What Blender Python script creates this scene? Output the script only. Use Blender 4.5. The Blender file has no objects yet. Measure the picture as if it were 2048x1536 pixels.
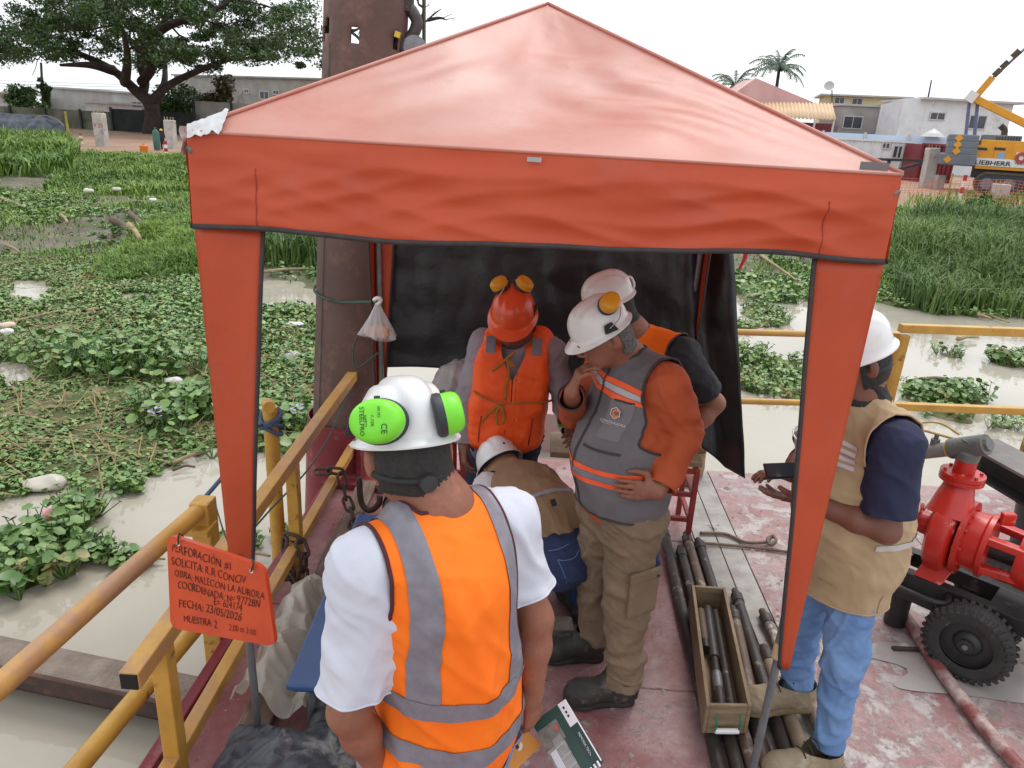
import bpy, bmesh, math, random
import numpy as np
from math import sin, cos, pi, radians, sqrt, atan2
from mathutils import Vector, Matrix, noise as mnoise

random.seed(7); np.random.seed(7)
SC = bpy.context.scene
COL = SC.collection

# ---------------------------------------------------------------- camera
HC = 2.22                                   # camera height above the barge deck, metres
_p, _y, _r = radians(19.4), radians(2.1), radians(3.1)
_f = Vector((-sin(_y)*cos(_p), cos(_y)*cos(_p), -sin(_p)))
_rt = Vector((cos(_y), sin(_y), 0)); _up = _rt.cross(_f)
CR = _rt*cos(_r) + _up*sin(_r); CU = _up*cos(_r) - _rt*sin(_r); CF = _f
cam_data = bpy.data.cameras.new('camera'); cam = bpy.data.objects.new('camera', cam_data); COL.objects.link(cam)
cam.matrix_world = Matrix(((CR.x, CU.x, -CF.x, 0), (CR.y, CU.y, -CF.y, 0), (CR.z, CU.z, -CF.z, HC), (0, 0, 0, 1)))
cam_data.sensor_width = 36; cam_data.lens = 36*1458/2048
cam_data.clip_start = 0.05; cam_data.clip_end = 2000
SC.camera = cam

# ---------------------------------------------------------------- overcast daylight
SUN_EL, SUN_AZ = radians(62), radians(25)   # azimuth measured from +y towards +x
w = bpy.data.worlds.new('World'); SC.world = w; w.use_nodes = True
nt = w.node_tree; nt.nodes.clear()
sky = nt.nodes.new('ShaderNodeTexSky'); sky.sky_type = 'NISHITA'; sky.sun_disc = False
sky.sun_elevation = SUN_EL; sky.sun_rotation = SUN_AZ; sky.air_density = 1.0; sky.dust_density = 4.0; sky.ozone_density = 1.0
hs = nt.nodes.new('ShaderNodeHueSaturation'); hs.inputs['Saturation'].default_value = 0.16
mx = nt.nodes.new('ShaderNodeMixRGB'); mx.inputs[0].default_value = 0.72; mx.inputs[2].default_value = (8.6, 8.95, 9.4, 1)   # even cloud layer
bg = nt.nodes.new('ShaderNodeBackground'); bg.inputs['Strength'].default_value = 0.15
wo = nt.nodes.new('ShaderNodeOutputWorld')
nt.links.new(sky.outputs[0], hs.inputs['Color']); nt.links.new(hs.outputs[0], mx.inputs[1])
nt.links.new(mx.outputs[0], bg.inputs['Color']); nt.links.new(bg.outputs[0], wo.inputs['Surface'])
sd = bpy.data.lights.new('sun', 'SUN'); so = bpy.data.objects.new('sun', sd); COL.objects.link(so)
sd.energy = 1.2; sd.angle = radians(25); sd.color = (1, 0.965, 0.91)
_sd = Vector((sin(SUN_AZ)*cos(SUN_EL), cos(SUN_AZ)*cos(SUN_EL), sin(SUN_EL)))
so.rotation_euler = _sd.to_track_quat('Z', 'Y').to_euler()
SC.view_settings.view_transform = 'Standard'; SC.view_settings.look = 'None'
SC.view_settings.exposure = 0.14; SC.view_settings.gamma = 1.0; SC.view_settings.use_curve_mapping = False
SC.render.engine = 'CYCLES'; SC.cycles.use_denoising = True; SC.cycles.max_bounces = 6; SC.cycles.diffuse_bounces = 3; SC.cycles.glossy_bounces = 3; SC.cycles.transparent_max_bounces = 8
SC.cycles.caustics_reflective = False; SC.cycles.caustics_refractive = False

# ================================================================ helpers
def V(*a): return Vector(a if len(a) > 1 else a[0])
def ray(px, py): return CF + CR*((px-1024)/1458.0) - CU*((py-768)/1458.0)
CAM = Vector((0, 0, HC))
def P(px, py, Y):                            # measured point of the photograph at depth y = Y
    d = ray(px, py); return CAM + d*(Y/d.y)
def PZ(px, py, z):                           # ... at height z
    d = ray(px, py); return CAM + d*((z-HC)/d.z)
def lin(v):
    v /= 255.0
    return v/12.92 if v <= 0.04045 else ((v+0.055)/1.055)**2.4
def c(r, g, b): return (lin(r), lin(g), lin(b))

MATS = {}
def M(name, c1=(.5, .5, .5), c2=None, scale=8.0, rough=.6, bump=0.0, bscale=60.0, metal=0.0, spec=.5, c3=None, scale3=2.0,
      t3=(.5, .62), t2=(.35, .68), trans=0.0, alpha=1.0, coat=0.0, sheen=0.0, stretch=None, rvar=0.0, ior=None, attr=None, sss=0.0, bdist=.02, tl=0.0, crease=None, c4=None, scale4=3.0, t4=(.6, .7)):
    if name in MATS: return MATS[name]
    m = bpy.data.materials.new(name); m.use_nodes = True; nt = m.node_tree; N = nt.nodes; L = nt.links
    b = N['Principled BSDF']
    b.inputs['Base Color'].default_value = (*c1, 1); b.inputs['Roughness'].default_value = rough
    b.inputs['Metallic'].default_value = metal; b.inputs['Specular IOR Level'].default_value = spec
    if trans: b.inputs['Transmission Weight'].default_value = trans
    if ior: b.inputs['IOR'].default_value = ior
    if alpha < 1: b.inputs['Alpha'].default_value = alpha
    if coat: b.inputs['Coat Weight'].default_value = coat; b.inputs['Coat Roughness'].default_value = .25
    if sheen: b.inputs['Sheen Weight'].default_value = sheen
    if sss: b.inputs['Subsurface Weight'].default_value = sss; b.inputs['Subsurface Radius'].default_value = (.02, .008, .004); b.inputs['Subsurface Scale'].default_value = .5
    tc = N.new('ShaderNodeTexCoord'); src = tc.outputs['Object']
    if stretch:
        mp = N.new('ShaderNodeMapping'); mp.inputs['Scale'].default_value = stretch; L.new(src, mp.inputs[0]); src = mp.outputs[0]
    col = None
    def ntex(sc, det=5.0, rg=.6):
        n = N.new('ShaderNodeTexNoise'); n.inputs['Scale'].default_value = sc; n.inputs['Detail'].default_value = det; n.inputs['Roughness'].default_value = rg
        L.new(src, n.inputs['Vector']); return n
    def ramp(fac, a, bb):
        r = N.new('ShaderNodeMapRange'); r.inputs[1].default_value = a; r.inputs[2].default_value = bb; L.new(fac, r.inputs[0]); r.clamp = True; return r.outputs[0]
    def mix(fac, a, bb):
        x = N.new('ShaderNodeMixRGB'); L.new(fac, x.inputs[0])
        for i, q in ((1, a), (2, bb)):
            if isinstance(q, tuple): x.inputs[i].default_value = (*q, 1)
            else: L.new(q, x.inputs[i])
        return x.outputs[0]
    base = c1
    if attr:
        at = N.new('ShaderNodeAttribute'); at.attribute_name = attr; base = mix(at.outputs['Fac'], c1, c2); 
        if c3: base = mix(ramp(ntex(scale3).outputs['Fac'], *t3), base, c3)
        L.new(base, b.inputs['Base Color'])
    elif c2:
        n1 = ntex(scale); base = mix(ramp(n1.outputs['Fac'], *t2), c1, c2)
        if c3: base = mix(ramp(ntex(scale3, 8, .7).outputs['Fac'], *t3), base, c3)
        if c4: base = mix(ramp(ntex(scale4, 10, .75).outputs['Fac'], *t4), base, c4)
        L.new(base, b.inputs['Base Color'])
    if rvar:
        r = N.new('ShaderNodeMapRange'); r.inputs[1].default_value = .35; r.inputs[2].default_value = .65; r.inputs[3].default_value = max(.02, rough-rvar); r.inputs[4].default_value = min(1, rough+rvar)
        L.new(ntex(scale*1.7).outputs['Fac'], r.inputs[0]); L.new(r.outputs[0], b.inputs['Roughness'])
    if bump:
        bn = N.new('ShaderNodeBump'); bn.inputs['Strength'].default_value = bump; bn.inputs['Distance'].default_value = bdist
        L.new(ntex(bscale, 6, .65).outputs['Fac'], bn.inputs['Height']); L.new(bn.outputs[0], b.inputs['Normal'])
    if crease:                                       # sharp creases: (scale, strength, distance)
        rn = N.new('ShaderNodeTexNoise'); rn.noise_type = 'RIDGED_MULTIFRACTAL'; rn.inputs['Scale'].default_value = crease[0]; rn.inputs['Detail'].default_value = 2.5; rn.inputs['Distortion'].default_value = .8
        cb = N.new('ShaderNodeBump'); cb.inputs['Strength'].default_value = crease[1]; cb.inputs['Distance'].default_value = crease[2]; L.new(src, rn.inputs['Vector']); L.new(rn.outputs['Fac'], cb.inputs['Height'])
        if bump: L.new(bn.outputs[0], cb.inputs['Normal'])
        L.new(cb.outputs[0], b.inputs['Normal'])
    if tl:                                           # light passing through thin cloth
        tb = N.new('ShaderNodeBsdfTranslucent'); ms = N.new('ShaderNodeMixShader'); ms.inputs[0].default_value = tl
        if isinstance(base, tuple): tb.inputs[0].default_value = (*base, 1)
        else: L.new(base, tb.inputs[0])
        out = N['Material Output']; L.new(b.outputs[0], ms.inputs[1]); L.new(tb.outputs[0], ms.inputs[2]); L.new(ms.outputs[0], out.inputs['Surface'])
    MATS[name] = m; return m

class MB:
    """collects geometry for ONE mesh object"""
    def __init__(s): s.v = []; s.f = []
    def raw(s, v, f):
        o = len(s.v); s.v += [tuple(p) for p in v]; s.f += [tuple(i+o for i in q) for q in f]; return s
    def box(s, cen, size, rot=None):
        h = Vector(size)/2; R = rot.to_3x3() if rot is not None else Matrix.Identity(3); C = Vector(cen)
        v = [C + R @ Vector((x*h.x, y*h.y, z*h.z)) for x in (-1, 1) for y in (-1, 1) for z in (-1, 1)]
        return s.raw(v, [(0, 1, 3, 2), (4, 6, 7, 5), (0, 4, 5, 1), (2, 3, 7, 6), (0, 2, 6, 4), (1, 5, 7, 3)])
    def bar(s, a, b, w, h, up=(0, 0, 1)):        # rectangular bar from a to b: w sideways, h along up
        a, b = Vector(a), Vector(b); d = (b-a).normalized(); sd = d.cross(Vector(up)).normalized(); u = sd.cross(d)
        v = [p + sd*(x*w/2) + u*(z*h/2) for p in (a, b) for x, z in ((-1, -1), (1, -1), (1, 1), (-1, 1))]
        return s.raw(v, [(0, 1, 2, 3), (7, 6, 5, 4), (0, 4, 5, 1), (1, 5, 6, 2), (2, 6, 7, 3), (3, 7, 4, 0)])
    def tube(s, pts, r, n=10, cap=True, closed=False):
        pts = [Vector(p) for p in pts]; k = len(pts); rr = r if isinstance(r, (list, tuple)) else [r]*k
        t0 = (pts[1]-pts[0]).normalized(); u = t0.orthogonal().normalized(); V_ = []; F_ = []
        for i, p in enumerate(pts):
            if closed: t = (pts[(i+1) % k]-pts[i-1]).normalized()
            else: t = (pts[min(i+1, k-1)]-pts[max(i-1, 0)]).normalized()
            u = (u - t*u.dot(t)).normalized(); w_ = t.cross(u)
            V_ += [p + (u*cos(2*pi*j/n) + w_*sin(2*pi*j/n))*rr[i] for j in range(n)]
        for i in range(k if closed else k-1):
            a, b = i*n, ((i+1) % k)*n
            F_ += [(a+j, a+(j+1) % n, b+(j+1) % n, b+j) for j in range(n)]
        if cap and not closed: F_ += [tuple(range(n-1, -1, -1)), tuple((k-1)*n+j for j in range(n))]
        return s.raw(V_, F_)
    def cyl(s, a, b, r, r2=None, n=16): return s.tube([a, b], [r, r if r2 is None else r2], n)
    def lathe(s, prof, o=(0, 0, 0), ax=(0, 0, 1), n=24, cap=True):   # prof: (radius, height) pairs
        ax = Vector(ax).normalized(); u = ax.orthogonal().normalized(); w_ = ax.cross(u); o = Vector(o)
        V_ = [o + ax*h + (u*cos(2*pi*j/n)+w_*sin(2*pi*j/n))*max(r, 1e-5) for r, h in prof for j in range(n)]
        F_ = [(i*n+j, i*n+(j+1) % n, (i+1)*n+(j+1) % n, (i+1)*n+j) for i in range(len(prof)-1) for j in range(n)]
        if cap: F_ += [tuple(range(n-1, -1, -1)), tuple((len(prof)-1)*n+j for j in range(n))]
        return s.raw(V_, F_)
    def grid(s, fn, nu, nv):
        V_ = [fn(i/nu, j/nv) for j in range(nv+1) for i in range(nu+1)]
        return s.raw(V_, [(j*(nu+1)+i, j*(nu+1)+i+1, (j+1)*(nu+1)+i+1, (j+1)*(nu+1)+i) for j in range(nv) for i in range(nu)])
    def prism(s, poly, d):                       # extrude a planar polygon by vector d
        k = len(poly); d = Vector(d); v = [Vector(p) for p in poly]+[Vector(p)+d for p in poly]
        return s.raw(v, [tuple(range(k-1, -1, -1)), tuple(range(k, 2*k))]+[(i, (i+1) % k, k+(i+1) % k, k+i) for i in range(k)])
    def build(s, name, mat, parent=None, smooth=35, bev=0, solid=0, sub=0):
        me = bpy.data.meshes.new(name); me.from_pydata([tuple(p) for p in s.v], [], s.f); me.update()
        return link(name, me, mat, parent, smooth, bev, solid, sub)
def link(name, me, mat, parent=None, smooth=35, bev=0, solid=0, sub=0):
    if mat: me.materials.append(mat)
    if smooth:
        me.shade_smooth()
        if smooth < 170: me.set_sharp_from_angle(angle=radians(smooth))
    o = bpy.data.objects.new(name, me); COL.objects.link(o)
    if parent is not None: setp(o, parent)
    if bev:
        md = o.modifiers.new('bevel', 'BEVEL'); md.width = bev; md.segments = 2; md.limit_method = 'ANGLE'; md.angle_limit = radians(40)
    if solid:
        md = o.modifiers.new('solid', 'SOLIDIFY'); md.thickness = solid; md.offset = 0
    if sub:
        md = o.modifiers.new('sub', 'SUBSURF'); md.levels = sub; md.render_levels = sub
    return o
def wloc(o):                                    # world translation of a parent chain (no rotations are used on roots before parenting)
    return o.location.copy() if o.parent is None else Vector((0, 0, 0))
def setp(o, parent):
    o.parent = parent
    if parent.parent is None and parent.type == 'EMPTY': o.matrix_parent_inverse = Matrix.Translation(-parent.location)
def tag(o, label=None, cat=None, group=None, kind=None):
    if label: o['label'] = label
    if cat: o['category'] = cat
    if group: o['group'] = group
    if kind: o['kind'] = kind
    return o
def thing(name, label, cat, loc=(0, 0, 0), group=None):
    o = bpy.data.objects.new(name, None); COL.objects.link(o); o.location = loc; o.empty_display_size = .1
    return tag(o, label, cat, group)
def npmesh(name, v, f, mat, parent=None, smooth=0, attr=None):
    """numpy arrays: v (n,3), f (m,3) or (m,4)"""
    v = np.asarray(v, np.float32); f = np.asarray(f, np.int32); k = f.shape[1]
    me = bpy.data.meshes.new(name); me.vertices.add(len(v)); me.vertices.foreach_set('co', v.ravel())
    me.loops.add(f.size); me.loops.foreach_set('vertex_index', f.ravel())
    me.polygons.add(len(f)); me.polygons.foreach_set('loop_start', np.arange(0, f.size, k, dtype=np.int32))
    me.update(calc_edges=True); me.validate()
    if attr is not None:
        a = me.attributes.new('rnd', 'FLOAT', 'POINT'); a.data.foreach_set('value', np.asarray(attr, np.float32))
    return link(name, me, mat, parent, smooth)
def arc(pts, n=8):                              # Catmull-Rom through points
    pts = [Vector(p) for p in pts]; out = []
    q = [pts[0]*2-pts[1]]+pts+[pts[-1]*2-pts[-2]]
    for i in range(1, len(q)-2):
        for j in range(n):
            t = j/n; a, b, c_, d = q[i-1], q[i], q[i+1], q[i+2]
            out.append(((b*2)+(c_-a)*t+(a*2-b*5+c_*4-d)*t*t+(b*3-a-c_*3+d)*t**3)*.5)
    return out+[pts[-1]]
def text(name, s, size, mat, parent, o, ux, uy, align='LEFT', ext=.0006, wob=0.0, sx=1.0, off=0.0):
    """lettering as a thin mesh lying in the plane (ux, uy) at o"""
    cu = bpy.data.curves.new(name, 'FONT'); cu.body = s; cu.size = size; cu.align_x = align; cu.extrude = ext; cu.offset = off; cu.resolution_u = 3
    tmp = bpy.data.objects.new('tmp', cu); COL.objects.link(tmp)
    dg = bpy.context.evaluated_depsgraph_get(); me = bpy.data.meshes.new_from_object(tmp.evaluated_get(dg))
    bpy.data.objects.remove(tmp); bpy.data.curves.remove(cu)
    ux, uy, o = Vector(ux).normalized(), Vector(uy).normalized(), Vector(o); uz = ux.cross(uy)
    for vt in me.vertices:
        x, y, z = vt.co.x*sx, vt.co.y, vt.co.z
        if wob:
            q = Vector((x/size*1.1, y/size*1.1, hash(s) % 7 if False else len(s)))
            n_ = mnoise.noise_vector(q); x += n_.x*wob*size; y += n_.y*wob*size + sin(x/size*.9)*wob*size*.35; x += y*.12
        vt.co = o + ux*x + uy*y + uz*z
    me.name = name; me.materials.clear()
    return link(name, me, mat, parent, 0)
def fbm(p, s=1.0, o=3): return mnoise.fractal(Vector(p)*s, 1.0, 2.0, o)

# ---------------------------------------------------------------- implicit surfaces (bodies and clothes)
def A3(v): return np.array(v, np.float32)
def cap(a, b, ra, rb=None, k=.03):
    a, b = A3(a), A3(b); rb = ra if rb is None else rb; ba = b-a; L2 = float(ba@ba)+1e-9; R = max(ra, rb)
    def fn(X, Y, Z):
        x, y, z = X-a[0], Y-a[1], Z-a[2]
        t = np.clip((x*ba[0]+y*ba[1]+z*ba[2])/L2, 0, 1)
        return np.sqrt((x-t*ba[0])**2+(y-t*ba[1])**2+(z-t*ba[2])**2)-(ra+(rb-ra)*t)
    return fn, np.minimum(a, b)-R, np.maximum(a, b)+R, k
def ecap(a, b, u, ra, rb, k=.04):               # elliptical section: radii (along u, along third axis) at each end
    a, b, u = A3(a), A3(b), A3(u); ax = b-a; L = float(np.linalg.norm(ax)); ax = ax/L; u = u-ax*(u@ax); u = u/np.linalg.norm(u); w_ = np.cross(ax, u)
    R = max(*ra, *rb)
    def fn(X, Y, Z):
        x, y, z = X-a[0], Y-a[1], Z-a[2]
        t = (x*ax[0]+y*ax[1]+z*ax[2]); tc = np.clip(t/L, 0, 1); e = t-tc*L
        ru = ra[0]+(rb[0]-ra[0])*tc; rw = ra[1]+(rb[1]-ra[1])*tc; m = np.minimum(ru, rw)
        q = np.sqrt(((x*u[0]+y*u[1]+z*u[2])/ru)**2+((x*w_[0]+y*w_[1]+z*w_[2])/rw)**2+(e/m)**2)
        return (q-1)*m
    return fn, np.minimum(a, b)-R, np.maximum(a, b)+R, k
def ell(cn, r, ax=None, k=.03):
    cn = A3(cn); r = A3(r); R = np.eye(3, dtype=np.float32) if ax is None else np.array([A3(q)/np.linalg.norm(A3(q)) for q in ax], np.float32)
    def fn(X, Y, Z):
        x, y, z = X-cn[0], Y-cn[1], Z-cn[2]
        l = [x*R[i, 0]+y*R[i, 1]+z*R[i, 2] for i in range(3)]
        k0 = np.sqrt(sum((l[i]/r[i])**2 for i in range(3))); k1 = np.sqrt(sum((l[i]/r[i]**2)**2 for i in range(3)))+1e-6
        return k0*(k0-1)/k1
    m = float(r.max()); return fn, cn-m, cn+m, k
def rbox(cn, h, rr, ax, k=.02):
    cn = A3(cn); h = A3(h)-rr; R = np.array([A3(q)/np.linalg.norm(A3(q)) for q in ax], np.float32)
    def fn(X, Y, Z):
        x, y, z = X-cn[0], Y-cn[1], Z-cn[2]
        q = [np.abs(x*R[i, 0]+y*R[i, 1]+z*R[i, 2])-h[i] for i in range(3)]
        return np.sqrt(sum(np.maximum(t, 0)**2 for t in q))+np.minimum(np.maximum(q[0], np.maximum(q[1], q[2])), 0)-rr
    m = float(np.linalg.norm(h)+rr); return fn, cn-m, cn+m, k
def surface(prims, h, subs=()):
    lo = np.min([p[1] for p in prims], 0)-4*h; hi = np.max([p[2] for p in prims], 0)+4*h
    n = np.ceil((hi-lo)/h).astype(int)+1
    a = np.full(n, .2, np.float32)
    ax = [(lo[i]+h*np.arange(n[i])).astype(np.float32) for i in range(3)]
    def sub(p, m):
        i0 = np.maximum(((p[1]-m-lo)/h).astype(int), 0); i1 = np.minimum(((p[2]+m-lo)/h).astype(int)+2, n)
        sl = tuple(slice(i0[i], i1[i]) for i in range(3))
        return sl, p[0](ax[0][sl[0]][:, None, None], ax[1][sl[1]][None, :, None], ax[2][sl[2]][None, None, :])
    for p in prims:
        k = p[3]; sl, d = sub(p, k+2*h); e = a[sl]
        hh = np.maximum(k-np.abs(e-d), 0)/k if k > 0 else 0
        a[sl] = np.minimum(e, d)-hh*hh*k*.25
    for p in subs:
        k = max(p[3], 1e-4); sl, d = sub(p, k+2*h); e = a[sl]; d = -d
        hh = np.maximum(k-np.abs(e-d), 0)/k
        a[sl] = np.maximum(e, d)+hh*hh*k*.25
    s = a < 0
    cnt = np.zeros(tuple(n-1), np.int8)
    for i in (0, 1):
        for j in (0, 1):
            for l in (0, 1): cnt += s[i:n[0]-1+i, j:n[1]-1+j, l:n[2]-1+l]
    act = (cnt > 0) & (cnt < 8); I = np.argwhere(act); idx = np.full(act.shape, -1, np.int32); idx[act] = np.arange(len(I))
    acc = np.zeros((len(I), 3), np.float32); num = np.zeros(len(I), np.float32)
    cr = [(i, j, l) for i in (0, 1) for j in (0, 1) for l in (0, 1)]
    vals = {q: a[I[:, 0]+q[0], I[:, 1]+q[1], I[:, 2]+q[2]] for q in cr}
    for q in cr:
        for d in range(3):
            if q[d] == 0:
                q2 = list(q); q2[d] = 1; q2 = tuple(q2); v1, v2 = vals[q], vals[q2]
                m = (v1 < 0) != (v2 < 0); t = np.where(m, v1/np.where(m, v1-v2, 1), 0)
                pt = np.tile(np.array(q, np.float32), (len(I), 1)); pt[:, d] += t
                acc[m] += pt[m]; num[m] += 1
    verts = lo+h*(I+acc/num[:, None])
    quads = []
    for d in range(3):
        o1, o2 = [(1, 2), (2, 0), (0, 1)][d]
        s1 = [slice(1, n[i]-1) for i in range(3)]; s1[d] = slice(0, n[d]-1)
        s2 = list(s1); s2[d] = slice(1, n[d])
        A_, B_ = s[tuple(s1)], s[tuple(s2)]; E = np.argwhere(A_ != B_)
        inside = A_[tuple(E.T)]
        for i in range(3):
            if i != d: E[:, i] += 1
        def at(da, db):
            Q = E.copy(); Q[:, o1] -= da; Q[:, o2] -= db; return idx[Q[:, 0], Q[:, 1], Q[:, 2]]
        q = np.stack([at(1, 1), at(0, 1), at(0, 0), at(1, 0)], 1)
        q[~inside] = q[~inside][:, ::-1]; quads.append(q)
    q = np.concatenate(quads); q = q[(q >= 0).all(1)]
    tris = np.concatenate([q[:, [0, 1, 2]], q[:, [0, 2, 3]]])
    return verts.astype(np.float32), tris
def vnormals(v, f):
    n = np.cross(v[f[:, 1]]-v[f[:, 0]], v[f[:, 2]]-v[f[:, 0]]); o = np.zeros_like(v)
    for i in range(3): np.add.at(o, f[:, i], n)
    return o/(np.linalg.norm(o, axis=1, keepdims=True)+1e-9)
def smoothv(v, f, it=1, lam=.5):
    e = np.concatenate([f[:, [0, 1]], f[:, [1, 2]], f[:, [2, 0]]])
    for _ in range(it):
        s = np.zeros_like(v); k = np.zeros(len(v), np.float32)
        np.add.at(s, e[:, 0], v[e[:, 1]]); np.add.at(k, e[:, 0], 1)
        v = v+lam*(s/np.maximum(k, 1)[:, None]-v)
    return v
def wav(v, dirs, seed, warp=.5):
    """sum of warped sines; dirs: list of (wave vector, amplitude)"""
    rs = np.random.RandomState(seed); o = np.zeros(len(v), np.float32)
    wv = np.stack([np.sin(v@rs.uniform(-9, 9, 3)+rs.uniform(0, 6)) for _ in range(3)], 1)*warp*.1
    for d, a in dirs:
        ph = (v+wv)@np.array(d)+rs.uniform(0, 6); o += a*(.55*np.sin(ph)+.45*(1-1.6*np.sqrt(np.sin(ph*.5)**2+.08)))
    return o
def folds(v, f, amp, freq, seed, dirn=(0, 0, 1), extra=1.0):
    """sparse soft creases: each wave has its own direction, patchy mask and warped phase"""
    rs = np.random.RandomState(seed); n = vnormals(v, f); d = np.array(dirn, float); d /= np.linalg.norm(d); o = np.zeros(len(v))
    wv = np.stack([np.sin(v@rs.uniform(-14, 14, 3)+rs.uniform(0, 6)) for _ in range(3)], 1)*.035+np.stack([np.sin(v@rs.uniform(-35, 35, 3)+rs.uniform(0, 6)) for _ in range(3)], 1)*.010
    for k in range(9):
        q = (d+rs.normal(0, .55, 3)*extra); q /= np.linalg.norm(q); fr_ = freq*rs.uniform(.45, 1.5); ph = (v+wv)@q*fr_+rs.uniform(0, 6)
        m = np.clip(np.sin(v@rs.uniform(-12, 12, 3)+rs.uniform(0, 6))*1.4-.1, 0, 1)
        s_ = np.sin(ph*.5); o += amp*.62*rs.uniform(.5, 1)*m*(np.exp(-(s_/.34)**2)-.3)*(freq/fr_)**.5
    return v+n*o[:, None]
def clip(v, f, s):
    """keep s > 0, cutting triangles cleanly"""
    pos = s > 0; k = pos[f].sum(1); keep = f[k == 3]
    nv = [v]; new = []; base = len(v)
    t1 = f[k == 1]; t2 = f[k == 2]
    def roll(t, want):
        p = pos[t]; j = np.argmax(p == want, 1); r = np.arange(len(t))
        return t[r, j], t[r, (j+1) % 3], t[r, (j+2) % 3]
    E = []
    if len(t1): a1, b1, c1 = roll(t1, True); E += [np.stack([a1, b1], 1), np.stack([a1, c1], 1)]
    if len(t2): a2, b2, c2 = roll(t2, False); E += [np.stack([a2, b2], 1), np.stack([a2, c2], 1)]
    if not E: return v, keep
    Es = np.sort(np.concatenate(E), 1); u, inv = np.unique(Es, axis=0, return_inverse=True); inv = inv.ravel()
    sa, sb = s[u[:, 0]], s[u[:, 1]]; t = (sa/(sa-sb))[:, None]; pts = v[u[:, 0]]*(1-t)+v[u[:, 1]]*t
    o = 0; out = [keep]
    if len(t1):
        m = len(t1); i1, i2 = base+inv[o:o+m], base+inv[o+m:o+2*m]; o += 2*m; out.append(np.stack([a1, i1, i2], 1))
    if len(t2):
        m = len(t2); i1, i2 = base+inv[o:o+m], base+inv[o+m:o+2*m]; out += [np.stack([i1, b2, c2], 1), np.stack([i1, c2, i2], 1)]
    v2 = np.concatenate([v, pts]); f2 = np.concatenate(out)
    us, iv = np.unique(f2, return_inverse=True); return v2[us].astype(np.float32), iv.reshape(f2.shape).astype(np.int32)
def biggest(v, f):
    """largest connected piece of a triangle mesh"""
    lab = np.arange(len(v))
    while True:
        m = lab[f].min(1); new = lab.copy()
        for i in range(3): np.minimum.at(new, f[:, i], m)
        new = new[new]
        if (new == lab).all(): break
        lab = new
    k = np.bincount(lab[f[:, 0]]).argmax(); f = f[lab[f[:, 0]] == k]; us, iv = np.unique(f, return_inverse=True); return v[us], iv.reshape(f.shape).astype(np.int32)
def loops(f):
    """boundary loops of a triangle mesh"""
    e = np.concatenate([f[:, [0, 1]], f[:, [1, 2]], f[:, [2, 0]]]); st = set(map(tuple, e.tolist())); nx = {a: b for a, b in st if (b, a) not in st}
    out = []
    while nx:
        a, b = nx.popitem(); l = [a, b]
        while l[-1] in nx: l.append(nx.pop(l[-1]))
        if len(l) > 8: out.append(l)
    return out
def binding(name, v, f, r, mat, parent, minlen=.3, n=6):
    for l in loops(f):
        p = v[l[:-1]] if l[0] == l[-1] else v[l]
        for _ in range(3): p = .25*np.roll(p, 1, 0)+.5*p+.25*np.roll(p, -1, 0)
        p = p[::2]; d = np.linalg.norm(p-np.roll(p, 1, 0), axis=1).sum()
        if d < minlen or len(p) < 6: continue
        MB().tube(p, r, n, closed=True).build(name, mat, parent, 180)

# ================================================================ setting: water, banks, barge deck
WZ = -0.5
def water_mat():
    m = M('water', c(166, 159, 144), c(177, 171, 157), .5, rough=.04, ior=1.45, spec=.5)
    nt = m.node_tree; N = nt.nodes; L = nt.links; b = N['Principled BSDF']
    tc = N.new('ShaderNodeTexCoord'); n = N.new('ShaderNodeTexNoise'); n.inputs['Scale'].default_value = 2.2; n.inputs['Detail'].default_value = 4
    n2 = N.new('ShaderNodeTexNoise'); n2.inputs['Scale'].default_value = 14; n2.inputs['Detail'].default_value = 2
    ad = N.new('ShaderNodeMath'); ad.operation = 'MULTIPLY_ADD'; ad.inputs[1].default_value = .2
    bn = N.new('ShaderNodeBump'); bn.inputs['Strength'].default_value = .13; bn.inputs['Distance'].default_value = .06
    L.new(tc.outputs['Object'], n.inputs[0]); L.new(tc.outputs['Object'], n2.inputs[0]); L.new(n2.outputs[0], ad.inputs[0]); L.new(n.outputs[0], ad.inputs[2])
    L.new(ad.outputs[0], bn.inputs['Height']); L.new(bn.outputs[0], b.inputs['Normal'])
    return m
tag(MB().raw([(-60, -30, WZ), (70, -30, WZ), (70, 40, WZ), (-60, 40, WZ)], [(0, 1, 2, 3)]).build('water', water_mat(), None, 0), kind='structure')

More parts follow.
